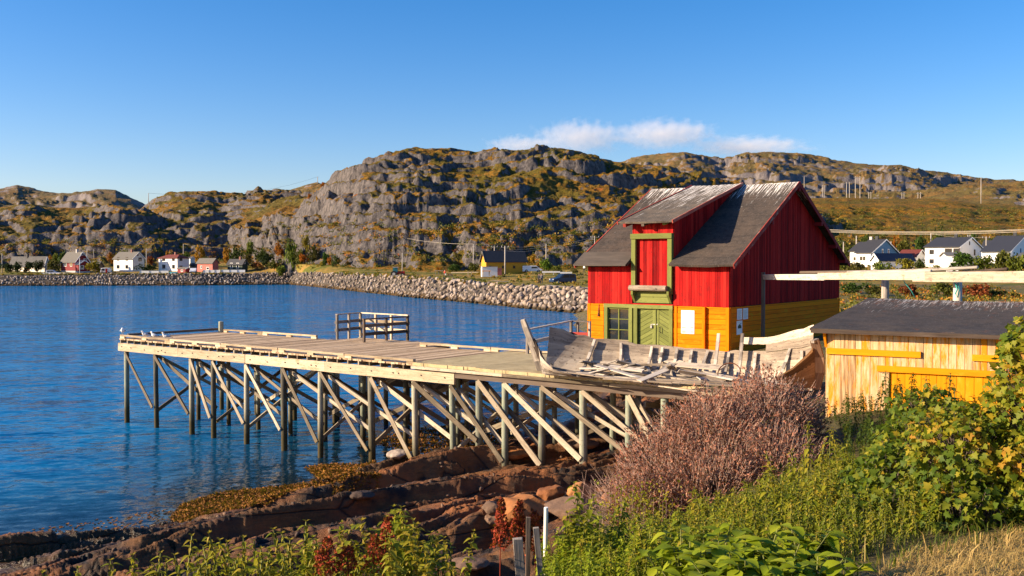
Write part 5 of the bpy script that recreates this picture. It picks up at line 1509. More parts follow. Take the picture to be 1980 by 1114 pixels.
def wire(pts, r, label, mat='wire', sag=.6, n=10, name='power_line', group=None):
    mb = MB()
    P = []
    for i in range(len(pts) - 1):
        for k in range(n):
            t = k / n
            P.append(pts[i].lerp(pts[i + 1], t) - V(0, 0, sag * 4 * t * (1 - t)))
    P.append(pts[-1])
    mb.tube(P, r, 5)
    return tag(mb.build(name, M[mat], None, smooth=True), label, 'cable', group)
for k, (ya, yb2) in enumerate(((441.5, 443), (444, 444.5), (446, 447.5))):
    wire([at(1560, ya, 120), at(1995, yb2, 96)], .022, ['upper', 'middle', 'lower'][k] + ' of three pale cables crossing the sky side of the white houses', sag=.35, group='cables right of the barn')
wire([T['i'], T['j'], T['k']], .03, 'thin wire from the cliff pole to the warehouse poles', sag=1.2)
for k, dz in enumerate((0, -.5, -1.0)):
    wire([T['l'] + V(0, 0, dz), T['m'] + V(0, 0, dz), T['n'] + V(0, 0, dz - .1)], .03, ['top', 'middle', 'bottom'][k] + ' wire of the line running from the warehouse to the barn roof', sag=.5, group='wires between warehouse and barn')
wire([T['e'], T['g'], T['f']], .025, 'thin wire above the green cabin', sag=1)
wire([T['o'], T['p']], .05, 'faint wire spanning the sky between ridge pole and distant mast', 'darkwire', sag=6)
wire([T['s'], T['t']], .02, 'wire behind the roof of the big white house', sag=.6)
# ---------------------------------------------------------------- vehicles
def vehicle(name, label, cat, p, ang, L, W_, Hh, paint, prof, glassf, kind='car'):
    """prof: side outline (x along, z up) in fractions; glassf: side window outline"""
    t = thing(name, label, cat, tuple(p))
    d = Vector((math.cos(ang), math.sin(ang), 0)); n = Vector((-d.y, d.x, 0)); p = Vector(p)
    Q = lambda x, y, z: p + d * (x * L - L / 2) + n * (y * W_) + Vector((0, 0, z * Hh))
    mb = MB(); mb.prism([Q(x, -.5, z) for x, z in prof], n * W_); mb.build('body', M[paint], t, bevel=.05)
    for k, g in enumerate(glassf):
        for sy in (-1, 1):
            mb = MB(); mb.prism([Q(x, sy * .5 + (sy * .004), z) for x, z in g], n * (.012 * sy)); mb.build('side_window', M['glass'], t)
    for x in (.19, .80):
        for sy in (-1, 1):
            c = Q(x, sy * .47, 0); c.z = p.z + .32
            mb = MB(); mb.tube([c - n * .1, c + n * .1], .32, 14); wl = mb.build('wheel', M['tyre'], t)
            mb = MB(); mb.tube([c + n * (sy * .101), c + n * (sy * .115)], .19, 10); mb.build('rim', M['metal'], wl)
    return t, Q, d, n
def extras(t, Q, n, d, fx, bx_, zf, light='whitecar'):
    for sy in (-.36, .36):
        mb = MB(); mb.box(Q(fx, sy, zf), (.06, .3, .16), math.atan2(d.y, d.x)); mb.build('headlight', M[light], t)
        mb = MB(); mb.box(Q(bx_, sy, zf + .1), (.06, .2, .25), math.atan2(d.y, d.x)); mb.build('taillight', M['tractor_red'], t)
EST = [(0, .16), (0, .5), (.03, .92), (.1, .99), (.55, 1.0), (.70, .62), (.97, .48), (1, .38), (1, .16)]
VAN = [(0, .14), (0, .95), (.05, 1.0), (.70, 1.0), (.86, .58), (.98, .46), (1, .16)]
p = at(1088, 548, 166)
t, Q, d, n = vehicle('parked_car', 'dark blue estate car parked in the grass between the walkers and the barn', 'car', p, math.radians(205), 4.4, 1.75, 1.62, 'navy', EST, [[(.08, .6), (.10, .9), (.30, .9), (.30, .6)], [(.33, .6), (.33, .9), (.52, .9), (.63, .6)]])
extras(t, Q, n, d, .985, .003, .42)
mb = MB(); mb.prism([Q(.575, -.44, .975), Q(.575, .44, .975), Q(.70, .46, .66), Q(.70, -.46, .66)], V(0, 0, .03)); mb.build('windscreen', M['glass'], t)
p = at(601, 527.5, 297)
t, Q, d, n = vehicle('parked_van', 'dark van with pale roof parked at the far end of the breakwater', 'van', p, math.radians(125), 4.8, 1.9, 1.9, 'silver', VAN, [[(.06, .55), (.06, .88), (.40, .88), (.40, .55)], [(.45, .55), (.45, .88), (.68, .88), (.80, .55)]])
extras(t, Q, n, d, .985, .003, .40)
mb = MB(); mb.box(Q(-.004, 0, .42), (.05, 1.8, .9), math.atan2(d.y, d.x)); mb.build('tailgate', M['navy'], t)
for sy in (-.22, .22):
    mb = MB(); mb.box(Q(-.012, sy, .72), (.04, .6, .42), math.atan2(d.y, d.x)); mb.build('rear_window', M['glass'], t)
p = at(1029, 526.5, 226)
t, Q, d, n = vehicle('parked_van', 'white van parked behind the right end of the ochre warehouse', 'van', p, math.radians(5), 4.6, 1.9, 1.5, 'whitecar', VAN, [[(.45, .6), (.45, .88), (.68, .88), (.80, .6)]])
extras(t, Q, n, d, .985, .003, .40)
p = at(103, 531, 293)
t, Q, d, n = vehicle('parked_car', 'white car parked on the grass left of the dark red house', 'car', p, math.radians(10), 3.6, 1.7, 1.35, 'whitecar', EST, [[(.08, .6), (.10, .9), (.30, .9), (.30, .6)], [(.33, .6), (.33, .9), (.52, .9), (.63, .6)]])
extras(t, Q, n, d, .985, .003, .42)
p = at(374, 527.5, 292)
t, Q, d, n = vehicle('parked_car', 'white car parked between the tiny shack and the faded red barn', 'car', p, math.radians(-80), 3.6, 1.7, 1.4, 'whitecar', EST, [[(.08, .6), (.10, .9), (.30, .9), (.30, .6)]])
extras(t, Q, n, d, .985, .003, .42)
p = at(205, 529, 296)
t, Q, d, n = vehicle('caravan', 'pale caravan with a red door left of the tall white house', 'caravan', p, 0.1, 2.7, 2.0, 1.75, 'whitecar', [(0, .2), (.0, .7), (.14, .98), (.86, 1.0), (1, .8), (1, .2)], [[(.12, .5), (.16, .8), (.45, .8), (.45, .5)]])
mb = MB(); mb.prism([Q(.56, -.506, .12), Q(.76, -.506, .12), Q(.76, -.506, .86), Q(.56, -.506, .86)], n * -.02); mb.build('door', M['tractor_red'], t)
def small_boat(label, px0, px1, y, Y, mat, up=1):
    a, b = at(px0, y, Y), at(px1, y, Y)
    t = thing('small_boat', label, 'boat', tuple((a + b) / 2))
    L = (b - a).length
    vs, fs = [], []
    N, K = 9, 6
    for i in range(N):
        s = i / (N - 1); wv = .75 * max(.03, math.sin(math.pi * min(1, s * .8 + .2))) ** .7
        for k in range(K + 1):
            an = math.pi * k / K
            vs.append(((s - .5) * L, -math.cos(an) * wv, up * math.sin(an) * .55 * (1 if s > .05 else .7)))
    for i in range(N - 1):
        for k in range(K): q = i * (K + 1) + k; fs.append((q, q + 1, q + K + 2, q + K + 1))
    fs.append(tuple(range(K, -1, -1))); fs.append(tuple((N - 1) * (K + 1) + k for k in range(K + 1)))
    me = bpy.data.meshes.new('hull'); me.from_pydata(vs, [], fs); me.materials.append(M[mat])
    o = bpy.data.objects.new('hull', me); COL.objects.link(o); o.parent = t
    mb = MB(); mb.beam((-L / 2, 0, .57 * up), (L / 2 * .9, 0, .57 * up), .08, .08); mb.build('keel', M['pale_stone'], t, world=False)
small_boat('pale blue dinghy lying upside down on the shore below the caravan', 190, 216, 537.5, 285, 'silver')
small_boat('teal covered boat in front of the tiny dark red shack', 325, 344, 530, 289, 'teal')
# tractor
p = at(769, 535.5, 214)
tr = thing('tractor', 'red tractor with teal cab on the grass behind the breakwater', 'tractor', tuple(p))
mb = MB(); mb.box(p + V(.7, 0, .95), (1.7, .8, .6)); mb.box(p + V(-.3, 0, .75), (1.2, .7, .5)); mb.build('bonnet', M['tractor_red'], tr, bevel=.06)
mb = MB(); mb.prism([p + V(-1.05, -.65, .95), p + V(.05, -.65, .95), p + V(.0, -.55, 2.05), p + V(-.9, -.55, 2.05)], (0, 1.3, 0)); cb = mb.build('cab', M['tractor_cab'], tr)
mb = MB(); mb.box(p + V(-.45, -.0, 2.1), (1.2, 1.4, .1)); mb.build('roof', M['pale_stone'], cb)
for x, r_ in ((-.75, .68), (1.15, .42)):
    for sy in (-.75, .75):
        c = p + V(x, sy, r_ - .05)
        mb = MB(); mb.tube([c - V(0, .18, 0), c + V(0, .18, 0)], r_, 16); wl = mb.build('wheel', M['tyre'], tr)
        mb = MB(); mb.tube([c - V(0, .19, 0), c + V(0, .19, 0)], r_ * .5, 10); mb.build('rim', M['pale_stone'], wl)
mb = MB(); mb.beam(p + V(1.5, 0, .5), p + V(2.3, 0, .35), 1.3, .25); mb.build('front_loader', M['tractor_red'], tr)
def heap(label, px0, px1, y0, y1, Y, mat, name='soil_heap', cat='heap'):
    a, b = at(px0, y1, Y), at(px1, y1, Y); h = at(px0, y0, Y).z - a.z; L = (b - a).length
    xs, ys = np.meshgrid(np.linspace(-.5, .5, 40), np.linspace(-.5, .5, 24))
    rr = np.sqrt((xs * 2) ** 2 + (ys * 2) ** 2)
    z = h * np.clip(1 - rr, -.1, 1) ** .7 if False else h * np.where(rr < 1, (1 - rr ** 1.6), -.1) * (.8 + .35 * fbm(xs * 5 + px0, ys * 5, 4, 5))
    m_ = (a + b) / 2
    o = npmesh(name, np.stack([m_.x + xs * L, m_.y + ys * L * .6, m_.z - .2 + z], 2).reshape(-1, 3), grid_faces(24, 40), M[mat], smooth=True)
    return tag(o, label, cat)
heap('dark brown heap of soil right of the tractor', 787, 832, 528, 538, 212, 'boulder_dark')
heap('low brown heap of soil beside the walker in red', 862, 878, 526.5, 532, 214, 'boulder_dark')
# ---------------------------------------------------------------- people
def person(label, p, ang, pose, top, legs, hgt=1.75):
    t = thing('person', label, 'person', tuple(p))
    s = hgt / 1.75
    j = {'pel': (0, 0, .95), 'bel': (0, 0, 1.12), 'che': (0, .0, 1.34), 'nec': (0, .01, 1.48), 'hea': (0, .04, 1.60), 'top': (0, .04, 1.72)}
    st = pose.get('step', .15)
    for sx, nm in ((-1, 'l'), (1, 'r')):
        f = st * sx
        j['hip' + nm] = (sx * .10, 0, .90); j['kne' + nm] = (sx * .11, f * .6 + .03, .49); j['ank' + nm] = (sx * .11, f - .02, .08); j['toe' + nm] = (sx * .12, f + .15, .03)
        j['sho' + nm] = (sx * .19, 0, 1.40); j['elb' + nm] = (sx * .25, -f * .5 - .03, 1.12); j['wri' + nm] = (sx * .23, -f * .7 + .10, .90); j['han' + nm] = (sx * .22, -f * .7 + .15, .82)
    rad = {'pel': .15, 'bel': .14, 'che': .16, 'nec': .055, 'hea': .10, 'top': .08, 'hip': .095, 'kne': .06, 'ank': .045, 'toe': .035, 'sho': .07, 'elb': .045, 'wri': .032, 'han': .04}
    ed = [('pel', 'bel'), ('bel', 'che'), ('che', 'nec'), ('nec', 'hea'), ('hea', 'top')]
    for nm in 'lr': ed += [('pel', 'hip' + nm), ('hip' + nm, 'kne' + nm), ('kne' + nm, 'ank' + nm), ('ank' + nm, 'toe' + nm), ('che', 'sho' + nm), ('sho' + nm, 'elb' + nm), ('elb' + nm, 'wri' + nm), ('wri' + nm, 'han' + nm)]
    def skin(name, edges, mat, grow):
        ks = list(dict.fromkeys(k for e in edges for k in e))
        me = bpy.data.meshes.new(name)
        ca, sa = math.cos(ang), math.sin(ang)
        me.from_pydata([((j[k][0] * ca - j[k][1] * sa) * s, (j[k][0] * sa + j[k][1] * ca) * s, j[k][2] * s) for k in ks], [(ks.index(a), ks.index(b)) for a, b in edges], [])
        o = bpy.data.objects.new(name, me); COL.objects.link(o); o.parent = t
        m = o.modifiers.new('skin', 'SKIN'); m.use_smooth_shade = True
        sv = me.skin_vertices[0].data if me.skin_vertices else None
        if sv is None:
            bpy.context.view_layer.objects.active = o
            bpy.ops.mesh.customdata_skin_add()
            sv = me.skin_vertices[0].data
        for i, k in enumerate(ks):
            r_ = (rad.get(k) or rad[k[:3]]) * grow * s
            sv[i].radius = (r_, r_)
            sv[i].use_root = (i == 0)
        o.modifiers.new('sub', 'SUBSURF').render_levels = 1
        me.materials.append(M[mat]); return o
    skin('body', ed, 'skin', .92)
    skin('jacket', [e for e in ed if e[0] in ('pel', 'bel') or e == ('che', 'shol') or e == ('che', 'shor') or e[0][:3] in ('sho', 'elb') and e[1][:3] != 'han'], top, 1.18)
    skin('trousers', [e for e in ed if e[0] == 'pel' and e[1][:3] == 'hip' or e[0][:3] in ('hip', 'kne') or e[0][:3] == 'ank'], legs, 1.16)
    mb = MB()
    c = V(j['top'][0], 0, 0)
    hx, hy = -j['hea'][1] * math.sin(ang), j['hea'][1] * math.cos(ang)
    mb.tube([(hx * s, hy * s, 1.62 * s), (hx * s, hy * s, 1.68 * s), (hx * s, hy * s, 1.75 * s), (hx * s, hy * s, 1.79 * s)], [.105 * s, .115 * s, .09 * s, .03 * s], 10); mb.build('hair', M['hair'], t, smooth=True, world=False)
    return t
person('walker in a red jacket with a white bag on the path left of the warehouse', at(860, 538, 196), 2.2, {'step': .25}, 'orange', 'cloth_dark')
person('left walker of the pair in dark clothes on the breakwater path', at(1042.5, 549.5, 160), 2.8, {'step': .2}, 'cloth_dark', 'cloth_dark', 1.78)
person('right walker of the pair in greyish jacket on the breakwater path', at(1047.5, 549.5, 158.5), 3.2, {'step': -.15}, 'cloth_grey', 'cloth_dark', 1.72)
person('distant person in pale top near the left corner of the barn', at(1129.5, 527, 225), 2.5, {'step': .1}, 'whitepaint', 'cloth_dark')
mb = MB(); q = at(861.5, 530.8, 195.6); mb.box(q, (.25, .15, .35)); tag(mb.build('shoulder_bag', M['whitepaint'], None, bevel=.04), 'white bag carried by the walker in red', 'bag')
# gravel path on the breakwater
mb = MB()
pth = [(870, 538), (900, 539.5), (940, 541), (985, 543.5), (1030, 547.5), (1060, 551), (1100, 554), (1137, 556)]
vs = []
for px, y in pth:
    for dy in (0, 1.7):
        j = int(round((px - fp[0]) / 2.3))
        zz = 3.0
        for _ in range(5):
            q = on_z(px, y + dy, zz); zz = far_z(px, q.y) + .05
        vs.append(q)
n = len(pth)
me = bpy.data.meshes.new('gravel_path'); me.from_pydata([tuple(v) for v in vs], [], [(2 * i, 2 * i + 1, 2 * i + 3, 2 * i + 2) for i in range(n - 1)])
me.materials.append(flat('gravel', (.36, .30, .24), .95, .3, 3)); o = bpy.data.objects.new('gravel_path', me); COL.objects.link(o); tag(o, kind='structure')
rng = np.random.default_rng(11)
# ---------------------------------------------------------------- leaf helpers
def unit(a): return a / (np.linalg.norm(a, axis=-1, keepdims=True) + 1e-9)
def frames(d, up):
    """3x3 frames (columns x, y, z): y along d, z near up"""
    y = unit(d); x = unit(np.cross(y, up)); z = np.cross(x, y)
    return np.stack([x, y, z], axis=-1)
LEAFS = {}
def leaf_shape(kind):
    """V (n,3) with y from base to tip (unit length), F (m,4)"""
    if kind == 'dot': return np.array([(0, 0, 0), (.28, .45, .03), (0, 1, -.05), (-.28, .45, .03)], float), np.array([(0, 1, 2, 3)])
    if kind == 'lance': w = [(.0, .02), (.3, .15), (.6, .12), (1, .01)]
    if kind == 'nettle': w = [(.0, .06), (.14, .27), (.3, .30), (.5, .24), (.75, .13), (1, .01)]
    if kind == 'broad': w = [(.0, .05), (.2, .27), (.42, .36), (.68, .26), (.88, .11), (1, .01)]
    if kind == 'lobed':
        # palmate leaf with five lobes, as four-sided pieces fanned from the stalk
        out = [(0, 0), (.30, -.10), (.52, .12), (.36, .26), (.62, .52), (.30, .56), (.22, .74), (0, 1.0), (-.22, .74), (-.30, .56), (-.62, .52), (-.36, .26), (-.52, .12), (-.30, -.10)]
        P = [(x, y, .16 * abs(x) - .22 * y * y + .03 * math.sin(x * 12)) for x, y in out] + [(0, .40, -.06)]
        c = len(out)
        return np.array(P), np.array([(0, 1, 2, 3), (3, 4, 5, c), (5, 6, 7, c), (7, 8, 9, c), (9, 10, 11, c), (11, 12, 13, 0), (0, 3, c, 11)])
    v, f = [], []
    for y, x in w:
        dr = -.30 * y * y
        v += [(-x, y, dr + .35 * x), (0, y, dr), (x, y, dr + .35 * x)]
    for i in range(len(w) - 1):
        for k in (0, 1): q = i * 3 + k; f.append((q, q + 1, q + 4, q + 3))
    return np.array(v, float), np.array(f)
def put_leaves(kind, pos, d, up, size, rnd, wid=1.0):
    if kind not in LEAFS: LEAFS[kind] = leaf_shape(kind)
    Vl, Fl = LEAFS[kind]
    Vl = Vl * np.array([wid, 1, 1])
    R = frames(d, up)
    n = len(pos)
    Vx = np.einsum('nij,kj->nki', R, Vl) * np.asarray(size).reshape(-1, 1, 1) + pos[:, None, :]
    Fx = Fl[None] + (np.arange(n) * len(Vl))[:, None, None]
    return Vx.reshape(-1, 3), Fx.reshape(-1, 4), np.repeat(rnd, len(Fl))
def put_sticks(a, b, r0, r1):
    """thin three-sided sticks from a to b"""
    n = len(a); y = unit(b - a)
    up = np.tile(np.array([.31, .17, .93]), (n, 1)); x = unit(np.cross(y, up)); z = np.cross(x, y)
    vs = []
    for e, r in ((a, r0), (b, r1)):
        r = np.broadcast_to(np.asarray(r, float), (n,))[:, None]
        for k in range(3):
            an = 2 * math.pi * k / 3
            vs.append(e + (x * math.cos(an) + z * math.sin(an)) * r)
    Vx = np.stack(vs, 1)
    Fl = np.array([(0, 1, 4, 3), (1, 2, 5, 4), (2, 0, 3, 5)])
    return Vx.reshape(-1, 3), (Fl[None] + (np.arange(n) * 6)[:, None, None]).reshape(-1, 4), np.repeat(rng.random(n), 3)
class Soup:
    def __init__(s): s.V, s.F, s.R, s.n = [], [], [], 0
    def add(s, t):
        Vx, Fx, R = t
        s.V.append(Vx); s.F.append(Fx + s.n); s.R.append(R); s.n += len(Vx); return s
    def arrays(s): return np.concatenate(s.V), np.concatenate(s.F), np.concatenate(s.R)
    def build(s, name, mat, parent=None, off=None):
        Vx, Fx, R = s.arrays()
        if off is not None: Vx = Vx - np.array(off)
        return npmesh(name, Vx, Fx, mat, parent, fattrs={'rnd': R})
def randdir(n, zlo=-1):
    z = rng.uniform(zlo, 1, n); a = rng.uniform(0, 2 * math.pi, n); s = np.sqrt(1 - z * z)
    return np.stack([s * np.cos(a), s * np.sin(a), z], 1)
# ---------------------------------------------------------------- nettles
def nettle_arrays(h, seed, drop=True, tall=False):
    """a stalk with crossed pairs of drooping leaves and hanging seed tassels"""
    r = np.random.default_rng(seed)
    n = int(h / .062)
    t = (np.arange(n) + .5) / n
    lean = r.normal(0, .10, 2)
    ax = lambda q: np.stack([lean[0] * q ** 1.6 * h, lean[1] * q ** 1.6 * h, q * h], -1)
    P, D, Sz, R = [], [], [], []
    a0 = r.uniform(0, 6)
    for i, q in enumerate(t):
        if q < .12: continue
        for sd in (0, math.pi):
            if r.random() < .10: continue
            a = a0 + (i % 2) * math.pi / 2 + sd + r.normal(0, .25)
            el = r.normal(-.05 - .45 * (1 - q), .25)
            L = (.115 if not tall else .095) * (.45 + .75 * math.sin(math.pi * min(1, .15 + (1 - q) * .9))) * r.uniform(.75, 1.2)
            P.append(ax(q) + np.array([math.cos(a), math.sin(a), 0]) * .015); D.append((math.cos(a) * math.cos(el), math.sin(a) * math.cos(el), math.sin(el))); Sz.append(L); R.append(np.clip(r.normal(.42 + .25 * q, .16), 0, 1))
            if q > .45 and drop:
                for _ in range(2):
                    aa = a + r.normal(0, .8)
                    P.append(ax(q)); D.append((math.cos(aa) * .55, math.sin(aa) * .55, -.7)); Sz.append(.06 * r.uniform(.6, 1.2)); R.append(np.clip(r.normal(.85, .1), 0, 1))
    for _ in range(5):
        a = r.uniform(0, 6.28); P.append(ax(1.0)); D.append((math.cos(a) * .6, math.sin(a) * .6, .6)); Sz.append(.05); R.append(.9)
    return np.array(P), np.array(D), np.array(Sz), np.array(R), ax
NET = [nettle_arrays(h, 100 + i) for i, h in enumerate((.75, .9, .85, 1.0, .7, .95, .8, 1.1))]
def nettle_soup(xy, hs=None, lo=None, scale=1.0, tone=0.0):
    lv, st = Soup(), Soup()
    z = near_h(xy[:, 0], xy[:, 1])
    idx = rng.integers(0, len(NET), len(xy)); yaw = rng.uniform(0, 6.28, len(xy)); patch = fbm(xy[:, 0] * .7, xy[:, 1] * .5, 3, 55); sc = rng.uniform(.75, 1.25, len(xy)) * scale * np.clip(1 + 1.0 * patch, .55, 1.7); tn = tone + .35 * fbm(xy[:, 0] * .9 + 9, xy[:, 1] * .6, 3, 56)
    for k, (P, D, Sz, R, ax) in enumerate(NET):
        m = np.where(idx == k)[0]
        if not len(m): continue
        c, s = np.cos(yaw[m]), np.sin(yaw[m])
        Rz = np.zeros((len(m), 3, 3)); Rz[:, 0, 0] = c; Rz[:, 0, 1] = -s; Rz[:, 1, 0] = s; Rz[:, 1, 1] = c; Rz[:, 2, 2] = 1
        pos = np.einsum('nij,kj->nki', Rz, P) * sc[m][:, None, None] + np.stack([xy[m, 0], xy[m, 1], z[m]], 1)[:, None]
        dd = np.einsum('nij,kj->nki', Rz, D)
        sz = np.tile(Sz, (len(m), 1)) * sc[m][:, None]
        rr = np.clip(np.tile(R, (len(m), 1)) + (tn[m][:, None] + rng.normal(0, .12, (len(m), 1))), 0, 1)
        lv.add(put_leaves('nettle', pos.reshape(-1, 3), dd.reshape(-1, 3), np.tile((0, 0, 1.), (pos.shape[0] * pos.shape[1], 1)), sz.ravel(), rr.ravel()))
        for q0, q1 in ((0, .5), (.5, 1)):
            a = np.einsum('nij,j->ni', Rz, ax(np.array(q0))) * sc[m][:, None] + np.stack([xy[m, 0], xy[m, 1], z[m]], 1)
            b = np.einsum('nij,j->ni', Rz, ax(np.array(q1))) * sc[m][:, None] + np.stack([xy[m, 0], xy[m, 1], z[m]], 1)
            st.add(put_sticks(a, b, .006, .004))
    return lv, st
def in_poly(pxy, poly):
    x, y = pxy[:, 0], pxy[:, 1]; ins = np.zeros(len(x), bool)
    n = len(poly)
    for i in range(n):
        x0, y0 = poly[i]; x1, y1 = poly[(i + 1) % n]
        c = ((y0 > y) != (y1 > y)) & (x < (x1 - x0) * (y - y0) / (y1 - y0 + 1e-12) + x0)
        ins ^= c
    return ins
def scatter(poly, n, jitter_min=0):
    poly = np.array(poly, float); lo, hi = poly.min(0), poly.max(0)
    out = np.zeros((0, 2))
    while len(out) < n:
        p = rng.uniform(lo, hi, (n * 2, 2)); out = np.concatenate([out, p[in_poly(p, poly)]])
    return out[:n]
# broad green mass between shrub, shed and grass (ground positions in metres)
MASS = [(1.15, 12.2), (2.0, 13.4), (3.2, 14.6), (4.6, 15.4), (5.6, 15.2), (5.6, 12.5), (5.0, 10.8), (4.2, 9.4), (3.0, 8.4), (1.6, 8.0), (.55, 8.2), (.45, 9.5)]
xy = scatter(MASS, 1250)
lv, st = nettle_soup(xy, scale=.46, tone=-.02)
tag(lv.build('nettle_bed', M['nettle']), 'dense bed of green nettles filling the bank below the brown shrub and shed', 'nettles', kind='stuff')
tag(st.build('nettle_stalks', M['stem']), 'bare stalks under the dense bed of nettles on the bank', 'stalks', kind='stuff')
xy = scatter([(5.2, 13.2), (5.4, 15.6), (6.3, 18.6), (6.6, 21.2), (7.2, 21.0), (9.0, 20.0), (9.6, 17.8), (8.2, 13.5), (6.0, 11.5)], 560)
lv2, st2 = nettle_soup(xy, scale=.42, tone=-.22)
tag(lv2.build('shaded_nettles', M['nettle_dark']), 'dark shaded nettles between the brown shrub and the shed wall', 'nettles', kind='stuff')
low_ = scatter([(.2, 8.0), (.3, 10.6), (1.0, 12.0), (2.2, 13.2), (2.6, 11), (2.2, 8.4), (1.4, 7.3)], 620)
lv, st = nettle_soup(low_, scale=.36, tone=.06)
tag(lv.build('low_herbs', M['broadleaf']), 'low bright green herbs along the left edge of the bank', 'herbs', kind='stuff')
def plant_thing(name, label, cat, xy, seed, h, leafkind, mat, group=None, tall=False, yaw=0):
    P, D, Sz, R, ax = nettle_arrays(h, seed, tall=tall)
    z = gz(*xy)
    t = thing(name, label, cat, (xy[0], xy[1], z), group)
    s = Soup().add(put_leaves(leafkind, P, D, np.tile((0, 0, 1.), (len(P), 1)), Sz * .85, np.clip(R + .08, 0, 1), .8)); s.build('leaves', M[mat], t)
    q = np.linspace(0, 1, 6); a = ax(q)
    Soup().add(put_sticks(a[:-1], a[1:], .008, .007)).build('stalk', M['stem'], t)
    return t
# tall single nettles standing out of the bed
for i, (px, yt, Yd) in enumerate(((1563, 815, 13.0), (1580, 850, 12.4), (1603, 838, 13.4), (1540, 870, 12.6), (1622, 828, 14.0), (1692, 812, 13.6), (1716, 845, 12.2), (1735, 865, 11.6), (1475, 905, 11.2), (1510, 880, 11.8))):
    p = at(px, yt, Yd); h = p.z - gz(p.x, p.y)
    plant_thing('nettle', 'tall drooping nettle spike rising above the nettle bed in front of the shed', 'nettle', (p.x, p.y), 300 + i, max(.6, h), 'nettle', 'nettle', 'nettle spikes on the right bank')
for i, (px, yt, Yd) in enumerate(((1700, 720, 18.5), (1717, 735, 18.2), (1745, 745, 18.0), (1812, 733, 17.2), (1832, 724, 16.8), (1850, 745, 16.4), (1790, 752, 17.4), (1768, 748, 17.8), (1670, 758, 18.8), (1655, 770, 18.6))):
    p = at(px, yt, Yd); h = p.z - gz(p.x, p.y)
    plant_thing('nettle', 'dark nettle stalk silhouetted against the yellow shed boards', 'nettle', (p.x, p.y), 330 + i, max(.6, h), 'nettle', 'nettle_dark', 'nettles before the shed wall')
# row of sunlit nettles along the bottom left
LEFT = [(128, 1092, 8.6), (232, 1085, 8.8), (262, 1066, 9.0), (290, 1075, 8.7), (318, 1082, 9.1), (350, 1052, 8.6), (378, 1043, 8.9), (408, 1060, 9.2), (437, 1015, 8.5), (455, 1045, 8.8), (478, 1040, 9.0), (505, 1044, 9.2), (520, 1062, 8.6), (545, 1038, 8.7), (560, 1020, 9.0), (585, 1016, 8.8), (600, 1042, 9.1), (622, 1050, 9.3), (745, 1040, 9.0), (775, 1052, 9.0), (808, 1002, 9.1), (830, 1062, 9.0), (712, 1004, 9.0), (790, 1068, 8.6), (640, 1072, 8.5), (665, 1080, 8.6), (855, 1078, 8.9), (395, 1078, 8.3), (470, 1075, 8.2), (535, 1080, 8.2), (330, 1096, 8.3), (605, 1082, 8.2), (688, 1088, 8.3), (570, 1060, 8.4), (420, 1062, 8.6), (500, 1070, 8.5)]
LEFT += [(px + 15 + (k_ * 7) % 9, yt + 14 + (k_ * 11) % 17, Yd - .25 + .1 * (k_ % 5)) for k_, (px, yt, Yd) in enumerate(LEFT)]
for i, (px, yt, Yd) in enumerate(LEFT):
    p = at(px, yt, Yd); h = p.z - gz(p.x, p.y)
    plant_thing('nettle', 'sunlit yellow green nettle in the row along the near bank above the rocks', 'nettle', (p.x, p.y), 400 + i, min(max(.5, h), 1.9), 'nettle', 'nettle', 'nettles along the near bank', tall=h > 1.1)
xy = scatter([(-3.9, 7.6), (-3.8, 8.6), (-2.4, 8.9), (-.6, 8.9), (-.3, 7.6)], 110)
lv, st = nettle_soup(xy, scale=.62, tone=.12)
tag(lv.build('nettle_undergrowth', M['nettle']), 'sunlit undergrowth of nettles at the foot of the near bank', 'nettles', kind='stuff')
# ---------------------------------------------------------------- broad leaved plants
def broad_plant(px, yt, Yd, label, seed, kind='broad', mat='broadleaf', rad=.34, n=34, L=.14):
    r = np.random.default_rng(seed)
    p = at(px, yt, Yd); z0 = gz(p.x, p.y); h = max(.35, p.z - z0)
    t = thing('broad_leaved_plant', label, 'plant', (p.x, p.y, z0), 'bright broad leaved plants at the near edge')
    P, D, Sz, R, A, B = [], [], [], [], [], []
    for k in range(5):
        a = r.uniform(0, 6.28); tip = np.array([math.cos(a) * rad * r.uniform(.2, 1), math.sin(a) * rad * r.uniform(.2, 1), h * r.uniform(.75, 1.05)])
        A.append((0, 0, 0)); B.append(tip)
        for q in np.linspace(.3, 1, 9):
            for _ in range(2):
                aa = r.uniform(0, 6.28); el = r.uniform(-.4, .5)
                P.append(tip * q); D.append((math.cos(aa) * math.cos(el), math.sin(aa) * math.cos(el), math.sin(el))); Sz.append(L * r.uniform(.6, 1.15)); R.append(np.clip(r.normal(.5, .22), 0, 1))
    P = np.array(P)
    Soup().add(put_leaves(kind, P, np.array(D), np.tile((0, 0, 1.), (len(P), 1)), np.array(Sz), np.array(R))).build('leaves', M[mat], t)
    Soup().add(put_sticks(np.array(A, float), np.array(B), .008, .005)).build('stalks', M['stem'], t)
for i, (px, yt, Yd) in enumerate(((1318, 1035, 7.1), (1330, 1062, 6.9), (1376, 1030, 7.4), (1400, 1078, 6.7), (1440, 1060, 6.8), (1462, 1020, 7.3), (1470, 1075, 6.6), (1500, 1055, 6.9), (1512, 1030, 7.2), (1540, 1068, 6.7), (1560, 1045, 7.1), (1575, 1080, 6.6), (1390, 1052, 7.0), (1430, 1090, 6.5), (1505, 1092, 6.5), (1358, 1090, 6.6), (1352, 1048, 7.5))):
    broad_plant(px, yt, Yd, 'bright green plant with broad pointed leaves at the bottom edge beside the dry grass', 500 + i)
